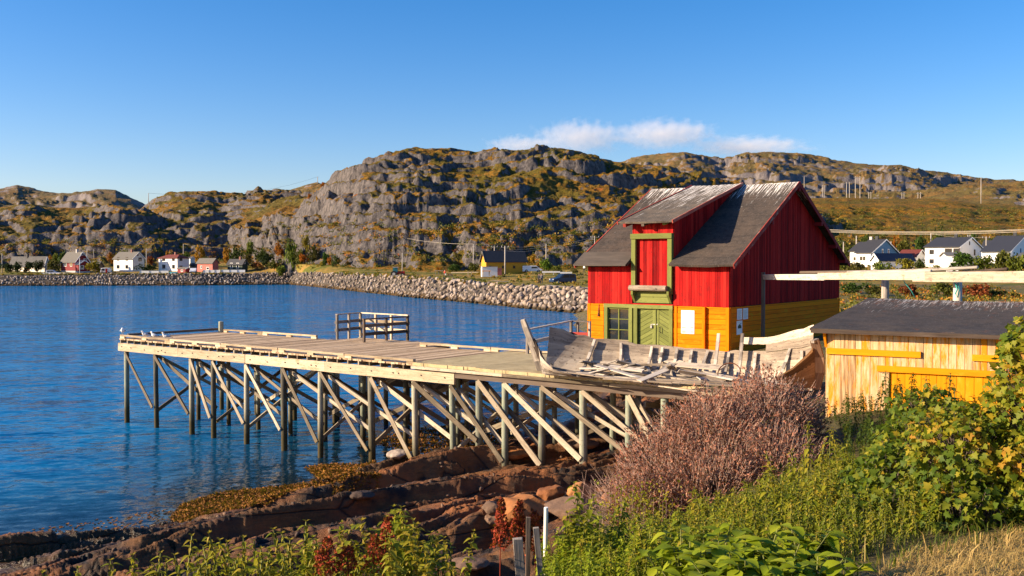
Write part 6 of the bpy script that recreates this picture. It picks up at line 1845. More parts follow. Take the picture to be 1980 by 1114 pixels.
# ---------------------------------------------------------------- dry grass at the lower right
def grass(poly, n, h, rnd0, name, label, mat, lean=.5, wid=.006):
    xy = scatter(poly, n); z = near_h(xy[:, 0], xy[:, 1])
    a = rng.uniform(0, 6.28, n); hh = h * rng.uniform(.4, 1.2, n); ln = rng.uniform(.1, 1, n) * lean * hh
    base = np.stack([xy[:, 0], xy[:, 1], z - .01], 1)
    d = np.stack([np.cos(a), np.sin(a), 0 * a], 1); sd = np.stack([-np.sin(a), np.cos(a), 0 * a], 1) * wid
    m_ = base + d * (ln * .35)[:, None] + np.array([0, 0, 1]) * (hh * .6)[:, None]
    tp = base + d * (ln * 1.4)[:, None] + np.array([0, 0, 1]) * (hh * rng.uniform(.6, 1, n))[:, None]
    Vx = np.stack([base - sd, base + sd, m_ + sd * .8, m_ - sd * .8, tp + sd * .2, tp - sd * .2], 1).reshape(-1, 3)
    Fl = np.array([(0, 1, 2, 3), (3, 2, 4, 5)])
    Fx = (Fl[None] + (np.arange(n) * 6)[:, None, None]).reshape(-1, 4)
    R = np.repeat(np.clip(rng.normal(rnd0, .22, n), 0, 1), 2)
    return tag(npmesh(name, Vx, Fx, M[mat], fattrs={'rnd': R}), label, 'grass', kind='stuff')
grass([(1.7, 5.2), (2.15, 6.9), (2.7, 7.4), (3.4, 8.4), (5.0, 9.4), (6.5, 8.5), (5.5, 5.0)], 24000, .065, .5, 'dry_grass', 'pale dry straw grass at the lower right corner', 'drygrass', 2.2, .003)
grass([(2.2, 7.0), (3.0, 8.8), (4.8, 10.2), (6.5, 9.0), (5.0, 7.4)], 90, .22, .6, 'tall_dry_grass', 'taller dry grass stalks along the edge of the green bushes', 'drygrass', .5, .005)
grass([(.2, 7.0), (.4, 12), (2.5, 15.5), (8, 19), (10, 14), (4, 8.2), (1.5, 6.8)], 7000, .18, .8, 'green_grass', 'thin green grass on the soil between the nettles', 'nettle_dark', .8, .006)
# ---------------------------------------------------------------- brown shrub
def shrub():
    blobs = [((2.75, 17.6, 2.95), (1.10, 1.1, 1.0), 1.1), ((3.7, 17.9, 3.45), (1.28, 1.2, 1.22), 1.5), ((4.7, 18.3, 3.75), (1.18, 1.1, 1.18), 1.4), ((2.4, 16.9, 2.6), (.80, .8, .85), .8), ((3.5, 16.7, 2.85), (1.15, .8, .95), 1.1), ((4.6, 16.9, 3.2), (.95, .8, .95), .9), ((5.4, 18.4, 3.5), (.62, .8, .92), .6)]
    t = thing('brown_shrub', 'large rounded shrub of purplish brown dry leaves and pale twigs before the boat', 'shrub', (3.7, 17.6, 3.0))
    off = (3.7, 17.6, 3.0)
    lv, tw = Soup(), Soup()
    tot = sum(b[2] for b in blobs)
    for c, r, w in blobs:
        n = int(7600 * w / tot)
        d = randdir(n, -.35)
        q = rng.uniform(.55, 1.0, n) ** .6 * (1 + .30 * fbm(d[:, 0] * 2.4 + c[0], d[:, 2] * 2.4 + d[:, 1] * 1.9, 3, 31))
        tip = np.array(c) + d * np.array(r) * q[:, None]
        g = near_h(tip[:, 0], tip[:, 1]); ok = tip[:, 2] > g + .05
        tip, d = tip[ok], d[ok]; n = len(tip)
        dr = unit(d * np.array([1, 1, .8]) + rng.normal(0, .28, (n, 3)) + np.array([0, 0, .65]))
        L = rng.uniform(.22, .42, n)
        base = tip - dr * L[:, None]
        tw.add(put_sticks(base, tip + dr * .05, .0042, .0022))
        m = 7
        tt = rng.uniform(.15, 1.0, (n, m, 1))
        P = base[:, None] + (tip - base)[:, None] * tt
        dd = unit(dr[:, None] * .9 + rng.normal(0, .55, (n, m, 3)))
        lv.add(put_leaves('dot', P.reshape(-1, 3), dd.reshape(-1, 3), randdir(n * m), rng.uniform(.038, .068, n * m), np.clip(rng.normal(.48, .24, n * m), 0, 1), .85))
    # main branches from the root
    n = 90
    cc = np.array([b[0] for b in blobs]); k = rng.integers(0, len(blobs), n)
    rr = np.array([b[1] for b in blobs])
    tip = cc[k] + randdir(n, -.1) * rr[k] * rng.uniform(.5, .95, (n, 1))
    root = np.stack([tip[:, 0] * .55 + 3.6 * .45, tip[:, 1] * .5 + 17.7 * .5, 0 * tip[:, 0]], 1); root[:, 2] = near_h(root[:, 0], root[:, 1])
    mid = (root + tip) / 2 + rng.normal(0, .12, (n, 3))
    tw.add(put_sticks(root, mid, .016, .011)); tw.add(put_sticks(mid, tip, .011, .004))
    lv.build('leaves', M['shrubleaf'], t, off); tw.build('twigs', M['twig'], t, off)
    # a bare pale twig fan at the lower left
    n = 420
    c = np.array([2.05, 17.2, 2.45])
    d = unit(randdir(n, .0) + np.array([-.35, -.3, .35])); L = rng.uniform(.35, .85, n)
    b0 = c + rng.normal(0, .16, (n, 3)) * np.array([1.6, 1, .7])
    t2 = thing('bare_twig_bush', 'small bare grey twig bush against the lower left of the brown shrub', 'bush', tuple(c))
    s = Soup(); s.add(put_sticks(b0, b0 + d * L[:, None], .004, .002))
    b1 = b0 + d * (L * .6)[:, None]; s.add(put_sticks(b1, b1 + unit(d + rng.normal(0, .5, (n, 3))) * .22, .0028, .0016))
    s.build('twigs', M['twig'], t2, tuple(c))
    # yellow leaved patch at its foot
    n = 900
    P = np.array([2.15, 16.2, 2.75]) + rng.normal(0, 1, (n, 3)) * np.array([.34, .3, .22])
    t3 = thing('yellow_bush', 'little golden yellow bush at the foot of the brown shrub', 'bush', (2.15, 16.2, 2.4))
    Soup().add(put_leaves('broad', P, randdir(n, -.3), randdir(n), rng.uniform(.03, .06, n), np.clip(rng.normal(.72, .1, n), 0, 1))).build('leaves', M['currant'], t3, (2.15, 16.2, 2.4))
    a = P[:120].copy(); b = a.copy(); b[:, 2] -= .45; Soup().add(put_sticks(b, a, .004, .003)).build('twigs', M['twig'], t3, (2.15, 16.2, 2.4))
shrub()
# ---------------------------------------------------------------- currant bush at the right edge
def currant(name, label, blobs, n_tot, seed, zsun, leaf=(.045, .088), mat='currant', hue=(.5, .22)):
    base = blobs[0][0]
    z0 = gz(base[0], base[1]); off = (base[0], base[1], z0)
    t = thing(name, label, 'bush', off)
    lv, tw = Soup(), Soup()
    tot = sum(b[2] for b in blobs)
    for c, r, w in blobs:
        n = int(n_tot * w / tot)
        d = randdir(n, -.6)
        q = rng.uniform(.45, 1.0, n) ** .55 * (1 + .34 * fbm(d[:, 0] * 2.1 + c[0] * 3, d[:, 2] * 2.1 + d[:, 1] * 1.7 + c[2], 3, seed))
        P = np.array(c) + d * np.array(r) * q[:, None]
        g = near_h(P[:, 0], P[:, 1]); P = P[P[:, 2] > g + .03]; n = len(P); d = d[:n]
        dd = unit(unit(P - np.array(c)) * .7 + rng.normal(0, .6, (n, 3)) + np.array([0, 0, -.35]))
        up = unit(unit(P - np.array(c)) * .9 + np.array([-.35, -.25, .8]) + rng.normal(0, .6, (n, 3)))
        warm = np.clip(fbm(P[:, 0] * 1.6, P[:, 2] * 1.6 + P[:, 1], 3, seed + 5) * .55 + rng.normal(hue[0], hue[1], n), 0, 1)
        lv.add(put_leaves('lobed', P, dd, up, rng.uniform(leaf[0], leaf[1], n), warm))
        m = rng.random(n) < .3
        A = P[m]; B = np.array(c) * .4 + A * .6 + np.array([0, 0, -.12])
        tw.add(put_sticks(B, A, .005, .003))
    n = 26
    k = rng.integers(0, len(blobs), n); cc = np.array([b[0] for b in blobs])[k]; rr = np.array([b[1] for b in blobs])[k]
    tip = cc + randdir(n, 0) * rr * .8
    root = np.array([base[0], base[1], z0]) + rng.normal(0, .25, (n, 3)) * np.array([1, 1, 0]); root[:, 2] = near_h(root[:, 0], root[:, 1])
    tw.add(put_sticks(root, (root + tip) / 2 + rng.normal(0, .06, (n, 3)), .014, .010)); tw.add(put_sticks((root + tip) / 2, tip, .010, .005))
    lv.build('leaves', M[mat], t, off); tw.build('branches', M['bark'], t, off)
currant('currant_bush', 'tall currant bush with yellow green lobed leaves at the right edge', [((5.62, 10.2, 5.15), (.75, .75, .85), 1.6), ((5.6, 10.3, 5.95), (.45, .5, .42), .6), ((4.75, 10.3, 4.85), (.55, .6, .55), .9), ((5.5, 9.6, 4.75), (.7, .6, .6), 1.1), ((6.1, 10.4, 5.8), (.6, .6, .7), .9)], 8200, 41, 0, hue=(.55, .22))
currant('currant_bush', 'darker spreading currant bush just left of the tall one in front of the shed', [((4.35, 11.2, 4.25), (.62, .6, .50), 1.2), ((4.05, 10.4, 4.1), (.55, .55, .42), 1.0), ((4.9, 11.8, 4.55), (.6, .6, .48), 1.0), ((5.3, 12.4, 4.85), (.5, .5, .45), .7), ((4.5, 9.7, 4.35), (.5, .45, .4), .8)], 5600, 47, 0, hue=(.36, .2))
# ---------------------------------------------------------------- red docks and stakes
def dock(px, yt, yb_, Yd, label, seed, n=420):
    r = np.random.default_rng(seed)
    p = at(px, yt, Yd); q = at(px, yb_, Yd); z0 = gz(p.x, p.y)
    h = p.z - z0; h1 = q.z - z0
    t = thing('dock_plant', label, 'plant', (p.x, p.y, z0), 'red dock seed spikes')
    zz = r.uniform(max(.15, h1), h, n); ang = r.uniform(0, 6.28, n); f = (zz - h1) / max(.2, h - h1)
    br = .085 * (1 - f) ** .7 * (.5 + .5 * np.abs(np.sin(f * 9 + ang * .5))) + .014
    lean = r.normal(0, .06, 2)
    P = np.stack([np.cos(ang) * br + lean[0] * zz, np.sin(ang) * br + lean[1] * zz, zz], 1)
    s = Soup().add(put_leaves('dot', P, unit(r.normal(0, 1, (n, 3)) + np.array([0, 0, .6])), unit(r.normal(0, 1, (n, 3))), r.uniform(.018, .038, n), np.clip(r.normal(.5, .2, n), 0, 1), 1.6))
    s.build('seed_head', M['dock'], t)
    a = np.array([(0, 0, 0), (lean[0] * h * .5, lean[1] * h * .5, h * .5)]); b = np.array([a[1], (lean[0] * h, lean[1] * h, h)])
    Soup().add(put_sticks(a, b, .008, .005)).build('stalk', M['dock'], t)
for i, a in enumerate(((966, 972, 1064, 10.0, 'tallest rust red dock spike left of the wooden stakes', 620), (996, 970, 1050, 10.2, 'rust red dock spike directly behind the stakes', 620), (1036, 985, 1065, 10.3, 'darker red dock spike right of the thin stake', 420), (1018, 1000, 1070, 10.2, 'short red dock spike between the stakes', 300), (733, 1003, 1085, 8.2, 'slim red dock spike among the near bank nettles', 320), (676, 1056, 1105, 8.05, 'low red dock spike near the bottom left of the rocks', 260), (646, 1040, 1105, 8.0, 'leftmost red dock spike in the nettle row', 260), (655, 1065, 1110, 7.9, 'small red dock spike beside the leftmost one', 200), (722, 1040, 1105, 8.1, 'broad red dock spike below the slim one', 260))):
    dock(*a[:5], 700 + i, a[5])
def stake(name, label, p0, p1, w_, mat, rnd_=False, Y=9.3):
    a, b = at(p0[0], p0[1], Y), at(p1[0], p1[1], Y + .1)
    b.z = min(b.z, gz(b.x, b.y)) - .2
    mb = MB()
    if rnd_: mb.tube([b, a], w_, 8)
    else: mb.beam(b, a, w_, w_ * .55, up=(0, -1, .1), jit=.003)
    tag(mb.build(name, M[mat], None, bevel=.003), label, 'stake')
stake('wooden_stake', 'thick sawn wooden stake leaning left at the bottom of the picture', (1001, 1041), (1012, 1116), .085, 'greywood', Y=8.6)
stake('wooden_stake', 'grey stake leaning right beside the thick sawn one', (1036, 1020), (1052, 1116), .055, 'greywood', Y=9.0)
stake('wooden_stake', 'thin dark stick between the two sawn stakes', (1022, 1000), (1020, 1116), .045, 'darkwood', Y=9.3)
stake('white_pole', 'thin white round pole standing beside the wooden stakes', (1056, 981), (1053, 1095), .022, 'whitepaint', True, Y=9.6)
# ---------------------------------------------------------------- stones
def stone_mesh(seed, sub=2, rough=.35, flat_=1.0, cuts=12, dlo=.42, dhi=.80):
    """a broken block: an icosphere cut by random planes and roughened"""
    import bmesh
    r = np.random.default_rng(seed)
    bm = bmesh.new(); bmesh.ops.create_icosphere(bm, subdivisions=sub, radius=1)
    co = np.array([v.co[:] for v in bm.verts])
    for _ in range(cuts):
        n = unit(r.normal(0, 1, 3)); d = r.uniform(dlo, dhi)
        e = co @ n - d
        co = co - np.where(e > 0, e, 0)[:, None] * n
    co = co * np.array([1, r.uniform(.65, .95), r.uniform(.55, .85) * flat_])
    if rough: co = co * (1 + rough * .2 * fbm(co[:, 0] * 2 + seed, co[:, 1] * 2 + co[:, 2] * 1.7, 3, seed))[:, None]
    Fx = np.array([[v.index for v in f.verts] for f in bm.faces]); bm.free()
    return co, Fx
def tri_obj(name, Vx, Fx, mat, rnd=None, smooth=False):
    o = npmesh(name, Vx, Fx, mat, smooth=smooth, fattrs={'rnd': np.zeros(len(Fx)) if rnd is None else rnd})
    return o
VAR = [stone_mesh(40 + i, 2) for i in range(10)]
protos = {}
def breakwater():
    cand = []
    px = 1150.0
    while px > 486:
        j = int(round((px - fp[0]) / 2.3)); y0 = yw[j]
        s = .42 + .25 * min(1, max(0, (px - 520) / 500))
        for k in range(12):
            t = k * .093 + rng.uniform(-.05, .05)
            if t > 1.02: continue
            Y_ = y0 - 1.0 + 8.6 * t
            z = zt[j] * np.clip((Y_ - y0) / 7, -.15, 1) + rng.uniform(-.10, .22)
            sz = s * rng.uniform(.62, 1.25) * (1.1 if t > .8 else 1)
            pxx = px + rng.uniform(-3, 3)
            cand.append((X_at(pxx, Y_), Y_, z, sz))
        px -= (s * .98) / y0 * F
    return cand
cand = breakwater()
cand.sort(key=lambda c: -c[3] / c[1])
big = cand[:300]; rest = cand[300:]
def rot3(n):
    q = unit(rng.normal(0, 1, (n, 4))); w_, x, y, z = q.T
    return np.stack([np.stack([1 - 2 * (y * y + z * z), 2 * (x * y - z * w_), 2 * (x * z + y * w_)], 1), np.stack([2 * (x * y + z * w_), 1 - 2 * (x * x + z * z), 2 * (y * z - x * w_)], 1), np.stack([2 * (x * z - y * w_), 2 * (y * z + x * w_), 1 - 2 * (x * x + y * y)], 1)], 1)
LAB = 'pale angular granite block piled on the near stretch of the breakwater slope'
for i, (x, y, z, s) in enumerate(big):
    k = i % len(VAR)
    if k not in protos:
        o = tri_obj('breakwater_stone', VAR[k][0], VAR[k][1], M['stone']); protos[k] = o
    else:
        o = protos[k].copy(); COL.objects.link(o)
    o.location = (x, y, z); o.scale = (s, s, s)
    o.rotation_euler = (rng.uniform(-.5, .5), rng.uniform(-.5, .5), rng.uniform(0, 6.28))
    tag(o, LAB, 'stone', 'stones of the breakwater')
def merge_stones(lst, name, label, mat, var):
    Vs, Fs, Rs, n = [], [], [], 0
    R = rot3(len(lst))
    for i, (x, y, z, s) in enumerate(lst):
        v, f = var[i % len(var)]
        Vs.append((v @ R[i].T) * s + np.array([x, y, z])); Fs.append(f + n); n += len(v); Rs.append(np.full(len(f), rng.random()))
    o = tri_obj(name, np.concatenate(Vs), np.concatenate(Fs), mat, np.concatenate(Rs))
    return tag(o, label, 'stones', kind='stuff')
VAR1 = [stone_mesh(60 + i, 1, 0) for i in range(8)]
merge_stones(rest, 'breakwater_rubble', 'smaller and farther stones of the long breakwater slope', M['stone'], VAR)
shore = []
px = 486.0
while px > -150:
    j = int(round((px - fp[0]) / 2.3)); y0 = yw[j]
    dens = 6 if px > 180 else 4
    for k in range(dens):
        t = rng.uniform(.05, 1.0 if px > 180 else .75)
        Y_ = y0 - .5 + 8.5 * t
        s = rng.uniform(.30, .62)
        shore.append((X_at(px + rng.uniform(-3, 3), Y_), Y_, zt[j] * min(1, (Y_ - y0) / 7) + .12, s))
    px -= 3.2
merge_stones(shore, 'shore_rubble', 'grey rubble stones along the far shore below the houses', M['stone_dark'], VAR1)
# boulders on the rock shore: photo column and row of the centre, width in pixels, distance
for i, (px, py, wpx, Yd, fl, mat, label) in enumerate((
    (1010, 985, 88, 19.5, .85, 'boulder', 'biggest rounded orange boulder behind the red docks'),
    (1066, 958, 50, 21.0, 1.0, 'boulder', 'pointed orange boulder right of the biggest one'),
    (1124, 948, 52, 21.3, .95, 'boulder', 'orange boulder leaning against the foot of a pier post'),
    (1105, 982, 95, 20.2, .6, 'boulder_dark', 'wide brown boulder in front of the pier posts'),
    (957, 984, 46, 20.0, 1.0, 'boulder_dark', 'dark grey boulder left of the biggest orange boulder'),
    (1178, 962, 26, 20.5, 1.1, 'boulder', 'small upright orange stone at the edge of the twig bush'),
    (700, 965, 44, 21.5, .6, 'boulder_dark', 'dark flat stone in the hollow between rock slabs'),
    (957, 1008, 34, 19.4, .8, 'boulder_dark', 'small dark stone below the dark grey boulder'),
    (770, 880, 40, 32.0, .5, 'stone_dark', 'small grey stone in the shallow pool among the posts'),
    (745, 878, 26, 32.5, .5, 'stone_dark', 'tiny grey stone in the pool left of the small one'),
    (700, 868, 24, 34.0, .5, 'boulder_dark', 'little dark stone at the water line under the pier'),
    (1050, 985, 60, 20.0, .5, 'boulder_dark', 'low dark boulder between the orange ones'),
    (905, 1100, 70, 13.5, .35, 'boulder_dark', 'flat brown slab at the lower edge beside the low herbs'),
    (990, 880, 60, 27.0, .45, 'boulder', 'smooth tan rock hump between the front posts'),
    (1120, 860, 70, 28.5, .45, 'boulder_dark', 'dark rock hump under the pier behind the posts'))):
    v, f = stone_mesh(200 + i, 4, .9, fl, 8, .62, .92)
    v = v + .02 * np.stack([fbm(v[:, 0] * 6, v[:, 1] * 6 + v[:, 2] * 5, 3, 300 + i + k) for k in range(3)], 1)
    ys_ = np.arange(12, 45, .1)
    rw = py + wpx * fl * .30
    zs_ = np.array([at(px, rw, y_).z for y_ in ys_]); hs_ = near_h((px - 990) / F * ys_, ys_)
    hit = np.where(hs_ > zs_)[0]
    Yd = float(ys_[hit[0]]) if len(hit) else Yd
    p = at(px, rw, Yd)
    s = wpx / F * Yd / 2 * 1.18
    z = gz(p.x, p.y) + s * fl * .42
    a = rng.uniform(-.4, .4)
    v = v @ np.array([[math.cos(a), -math.sin(a), 0], [math.sin(a), math.cos(a), 0], [0, 0, 1]])
    o = tri_obj('boulder', v * s, f, M[mat], smooth=True)
    m_ = o.modifiers.new('edge', 'EDGE_SPLIT'); m_.split_angle = .5
    o.location = (p.x, p.y, z)
    tag(o, label, 'boulder')
xy = scatter([(-12, 20), (-6, 24), (-2, 30), (2, 31), (4.5, 27), (3, 20), (1, 15), (-3, 13), (-9, 15)], 900)
keep = pnoise(xy[:, 0] * .5, xy[:, 1] * .5, 91) + .25 * rng.normal(0, 1, len(xy)) > .12
xy = xy[keep]; zz = near_h(xy[:, 0], xy[:, 1])
merge_stones([(x, y, z + .01, s_) for (x, y), z, s_ in zip(xy, zz, .03 + .11 * rng.random(len(xy)) ** 3)], 'shore_pebbles', 'loose pebbles and rock fragments scattered over the brown rock slabs', M['boulder_dark'], VAR1)
# ---------------------------------------------------------------- seaweed
def weed(poly_px, n, name, label, z_of=None, sz=(.05, .10)):
    poly = [tuple(on_z(px, py, z)[:2]) for px, py, z in poly_px]
    xy = scatter(poly, n)
    z = np.maximum(near_h(xy[:, 0], xy[:, 1]), .0)
    lump = .10 * np.clip(fbm(xy[:, 0] * 1.2, xy[:, 1] * 1.2, 3, 77) + .45, 0, 1.2)
    flt = name.startswith('floating'); lump = lump * (0 if flt else 1)
    if flt: xy = xy[z < .02]; n = len(xy); z = z[z < .02] + .012; lump = lump[:n]
    P = np.stack([xy[:, 0], xy[:, 1], z + rng.uniform(0, 1, n) * lump], 1)
    s = Soup().add(put_leaves('lance', P, randdir(n, -.2) * np.array([1, 1, .03 if flt else .5]), unit(randdir(n, .1) + np.array([0, 0, 20 if flt else 0])), rng.uniform(sz[0], sz[1], n), np.clip(rng.normal(.5, .25, n), 0, 1), 2.2))
    return tag(s.build(name, M['weed']), label, 'seaweed', kind='stuff')
weed([(328, 1000, .05), (355, 972, .05), (440, 945, .1), (520, 932, .2), (600, 918, .3), (660, 912, .4), (650, 945, .4), (600, 962, .4), (520, 985, .3), (430, 1000, .2), (360, 1012, .1)], 17000, 'bladder_wrack', 'orange brown seaweed covering the low rock beside the water')
weed([(590, 905, 0), (650, 893, .1), (735, 890, .2), (700, 905, .3), (640, 925, .3)], 4000, 'bladder_wrack', 'thin fringe of seaweed at the water line under the pier')
weed([(640, 965, .3), (700, 950, .3), (740, 955, .35), (660, 985, .4)], 1500, 'bladder_wrack', 'seaweed in the dark gully between the rock slabs')
weed([(700, 850, .0), (800, 832, .0), (960, 800, .2), (1010, 830, .4), (900, 860, .4), (780, 868, .1)], 7000, 'bladder_wrack', 'brown seaweed on the flats behind the pier posts')
weed([(0, 1035, 0), (40, 1028, 0), (150, 1010, 0), (330, 985, 0), (335, 1010, 0), (180, 1040, 0), (0, 1062, 0)], 260, 'floating_weed', 'loose shreds of seaweed floating near the rock edge', sz=(.05, .16))
# ---------------------------------------------------------------- gulls
def gull(p, ang, label, head='up'):
    t = thing('gull', label, 'gull', tuple(p), 'gulls on the pier end')
    d = V(math.cos(ang), math.sin(ang), 0); n = V(-d.y, d.x, 0)
    Q = lambda x, y, z: p + d * x + n * y + V(0, 0, z)
    if head == 'up': path = [(-.17, .13, .015), (-.10, .145, .05), (0, .16, .075), (.07, .19, .07), (.10, .235, .045), (.105, .275, .04), (.125, .30, .042), (.155, .305, .028), (.165, .305, .012)]
    else: path = [(-.17, .12, .015), (-.10, .14, .05), (0, .165, .078), (.07, .20, .075), (.095, .24, .055), (.075, .275, .044), (.03, .275, .038), (.0, .262, .026), (-.01, .258, .012)]
    mb = MB(); mb.tube([Q(x, 0, z) for x, z, r in path], [r for x, z, r in path], 10); mb.build('body', M['gullwhite'], t, smooth=True)
    for sy in (-1, 1):
        mb = MB(); mb.tube([Q(.06, sy * .06, .19), Q(-.02, sy * .076, .175), Q(-.12, sy * .05, .145), Q(-.23, sy * .02, .12)], [.012, .045, .035, .006], 8); mb.build('wing', M['gullgrey'], t, smooth=True)
        mb = MB(); mb.tube([Q(.01, sy * .025, .10), Q(.012, sy * .025, .01), Q(.04, sy * .03, .004)], [.007, .006, .012], 5); mb.build('leg', M['gullyellow'], t)
        e = path[-3]; mb = MB(); mb.box(Q(e[0], sy * .036, e[1] + .008), (.014, .01, .014)); mb.build('eye', M['black'], t)
    e = path[-1]; s = 1 if head == 'up' else -1
    mb = MB(); mb.tube([Q(e[0] - .01 * s, 0, e[1]), Q(e[0] + .03 * s, 0, e[1] - .004), Q(e[0] + .045 * s, 0, e[1] - .014)], [.012, .009, .003], 6); mb.build('beak', M['gullyellow'], t)
    mb = MB(); mb.tube([Q(-.15, 0, .13), Q(-.27, 0, .115)], [.02, .012], 6); mb.build('tail', M['black'], t)
gp = [(232, DECK + .15, 5.0, 'gull preening its back on the outermost corner of the pier', 'back', .06),
      (280, DECK, 3.6, 'second gull from the pier corner, facing the open water', 'up', .6),
      (297, DECK, 2.9, 'crouching gull between the second and the rightmost gull', 'up', .6),
      (320, DECK, 3.4, 'rightmost gull on the pier deck with a dark tail', 'up', .6)]
for px, zz, ang, lab, hd, wv in gp:
    k = (px - 990) / F
    u = (E0.y * k - E0.x + wv * (DW.y * k - DW.x)) / (DU.x - k * DU.y)
    gull(pp(max(u, .05), wv, zz), ang, lab, hd)
# ---------------------------------------------------------------- far trees and bushes
def crown_arrays(seed, n=620, blobs=9, tall=1.0):
    r = np.random.default_rng(seed)
    Ps, Rs = [], []
    for k in range(blobs):
        c = np.array([r.normal(0, .26), r.normal(0, .26), r.uniform(.28, .82)]); rad = r.uniform(.16, .30)
        m = n // blobs
        d = unit(r.normal(0, 1, (m, 3))); q = r.uniform(.5, 1.0, (m, 1)) ** .5
        P = c + d * q * rad * np.array([1, 1, .9])
        Ps.append(P); Rs.append(np.clip(.35 + .45 * d[:, 2] * 0 + r.normal(.15, .25, m) + r.normal(0, .12), 0, 1))
    P = np.concatenate(Ps); R = np.concatenate(Rs)
    P[:, 2] = np.clip(P[:, 2], .06, 1.02)
    m = len(P)
    global rng
    return put_leaves('dot', P, unit(r.normal(0, 1, (m, 3))), unit(r.normal(0, 1, (m, 3))), r.uniform(.07, .15, m), R, 1.7)
CROWN = []
for i in range(6):
    Vx, Fx, R = crown_arrays(900 + i)
    me = npmesh('crown', Vx, Fx, M['crown'], fattrs={'rnd': R}); CROWN.append(me.data); bpy.data.objects.remove(me)
mb = MB(); mb.tube([(0, 0, -.12), (.01, 0, .3), (.03, .02, .7)], [.035, .028, .01], 6); mb.tube([(.01, 0, .3), (.15, .08, .62)], [.02, .008], 5); mb.tube([(.01, 0, .34), (-.16, -.05, .66)], [.018, .007], 5)
tk = mb.build('trunk', M['bark'], None, world=False); TRUNK = tk.data; bpy.data.objects.remove(tk)
COLR = {'orange': (.46, .15, .012), 'gold': (.50, .26, .018), 'yellow': (.36, .28, .022), 'lime': (.17, .21, .022), 'green': (.07, .11, .016), 'dark': (.028, .048, .012), 'rust': (.26, .065, .02), 'olive': (.13, .125, .02)}
cnt = 0
def tree(px, y0, y1, wpx, Y, col, label, name='tree', cat='tree', group=None):
    global cnt
    p = at(px, y1, Y)
    g = far_z(px, Y) if Y > 100 else gz(p.x, p.y)
    z = p.z if abs(p.z - g) < 2.5 or p.z > g else g
    z = min(z, g) if p.z < g else z
    base = Vector((p.x, p.y, min(p.z, g + .3)))
    h = max(.6, at(px, y0, Y).z - base.z)
    wd = wpx / F * Y
    t = thing(name, label, cat, tuple(base), group)
    c = bpy.data.objects.new('crown', CROWN[cnt % 6]); COL.objects.link(c); c.parent = t
    c.scale = (wd / 1.15, wd / 1.15, h); c.rotation_euler = (0, 0, cnt * 1.7)
    k = COLR[col]; j = rng.uniform(.85, 1.15, 3); c.color = (k[0] * j[0], k[1] * j[1], k[2] * j[2], 1)
    s = bpy.data.objects.new('trunk', TRUNK); COL.objects.link(s); s.parent = t; s.scale = (wd * .6, wd * .6, h)
    cnt += 1
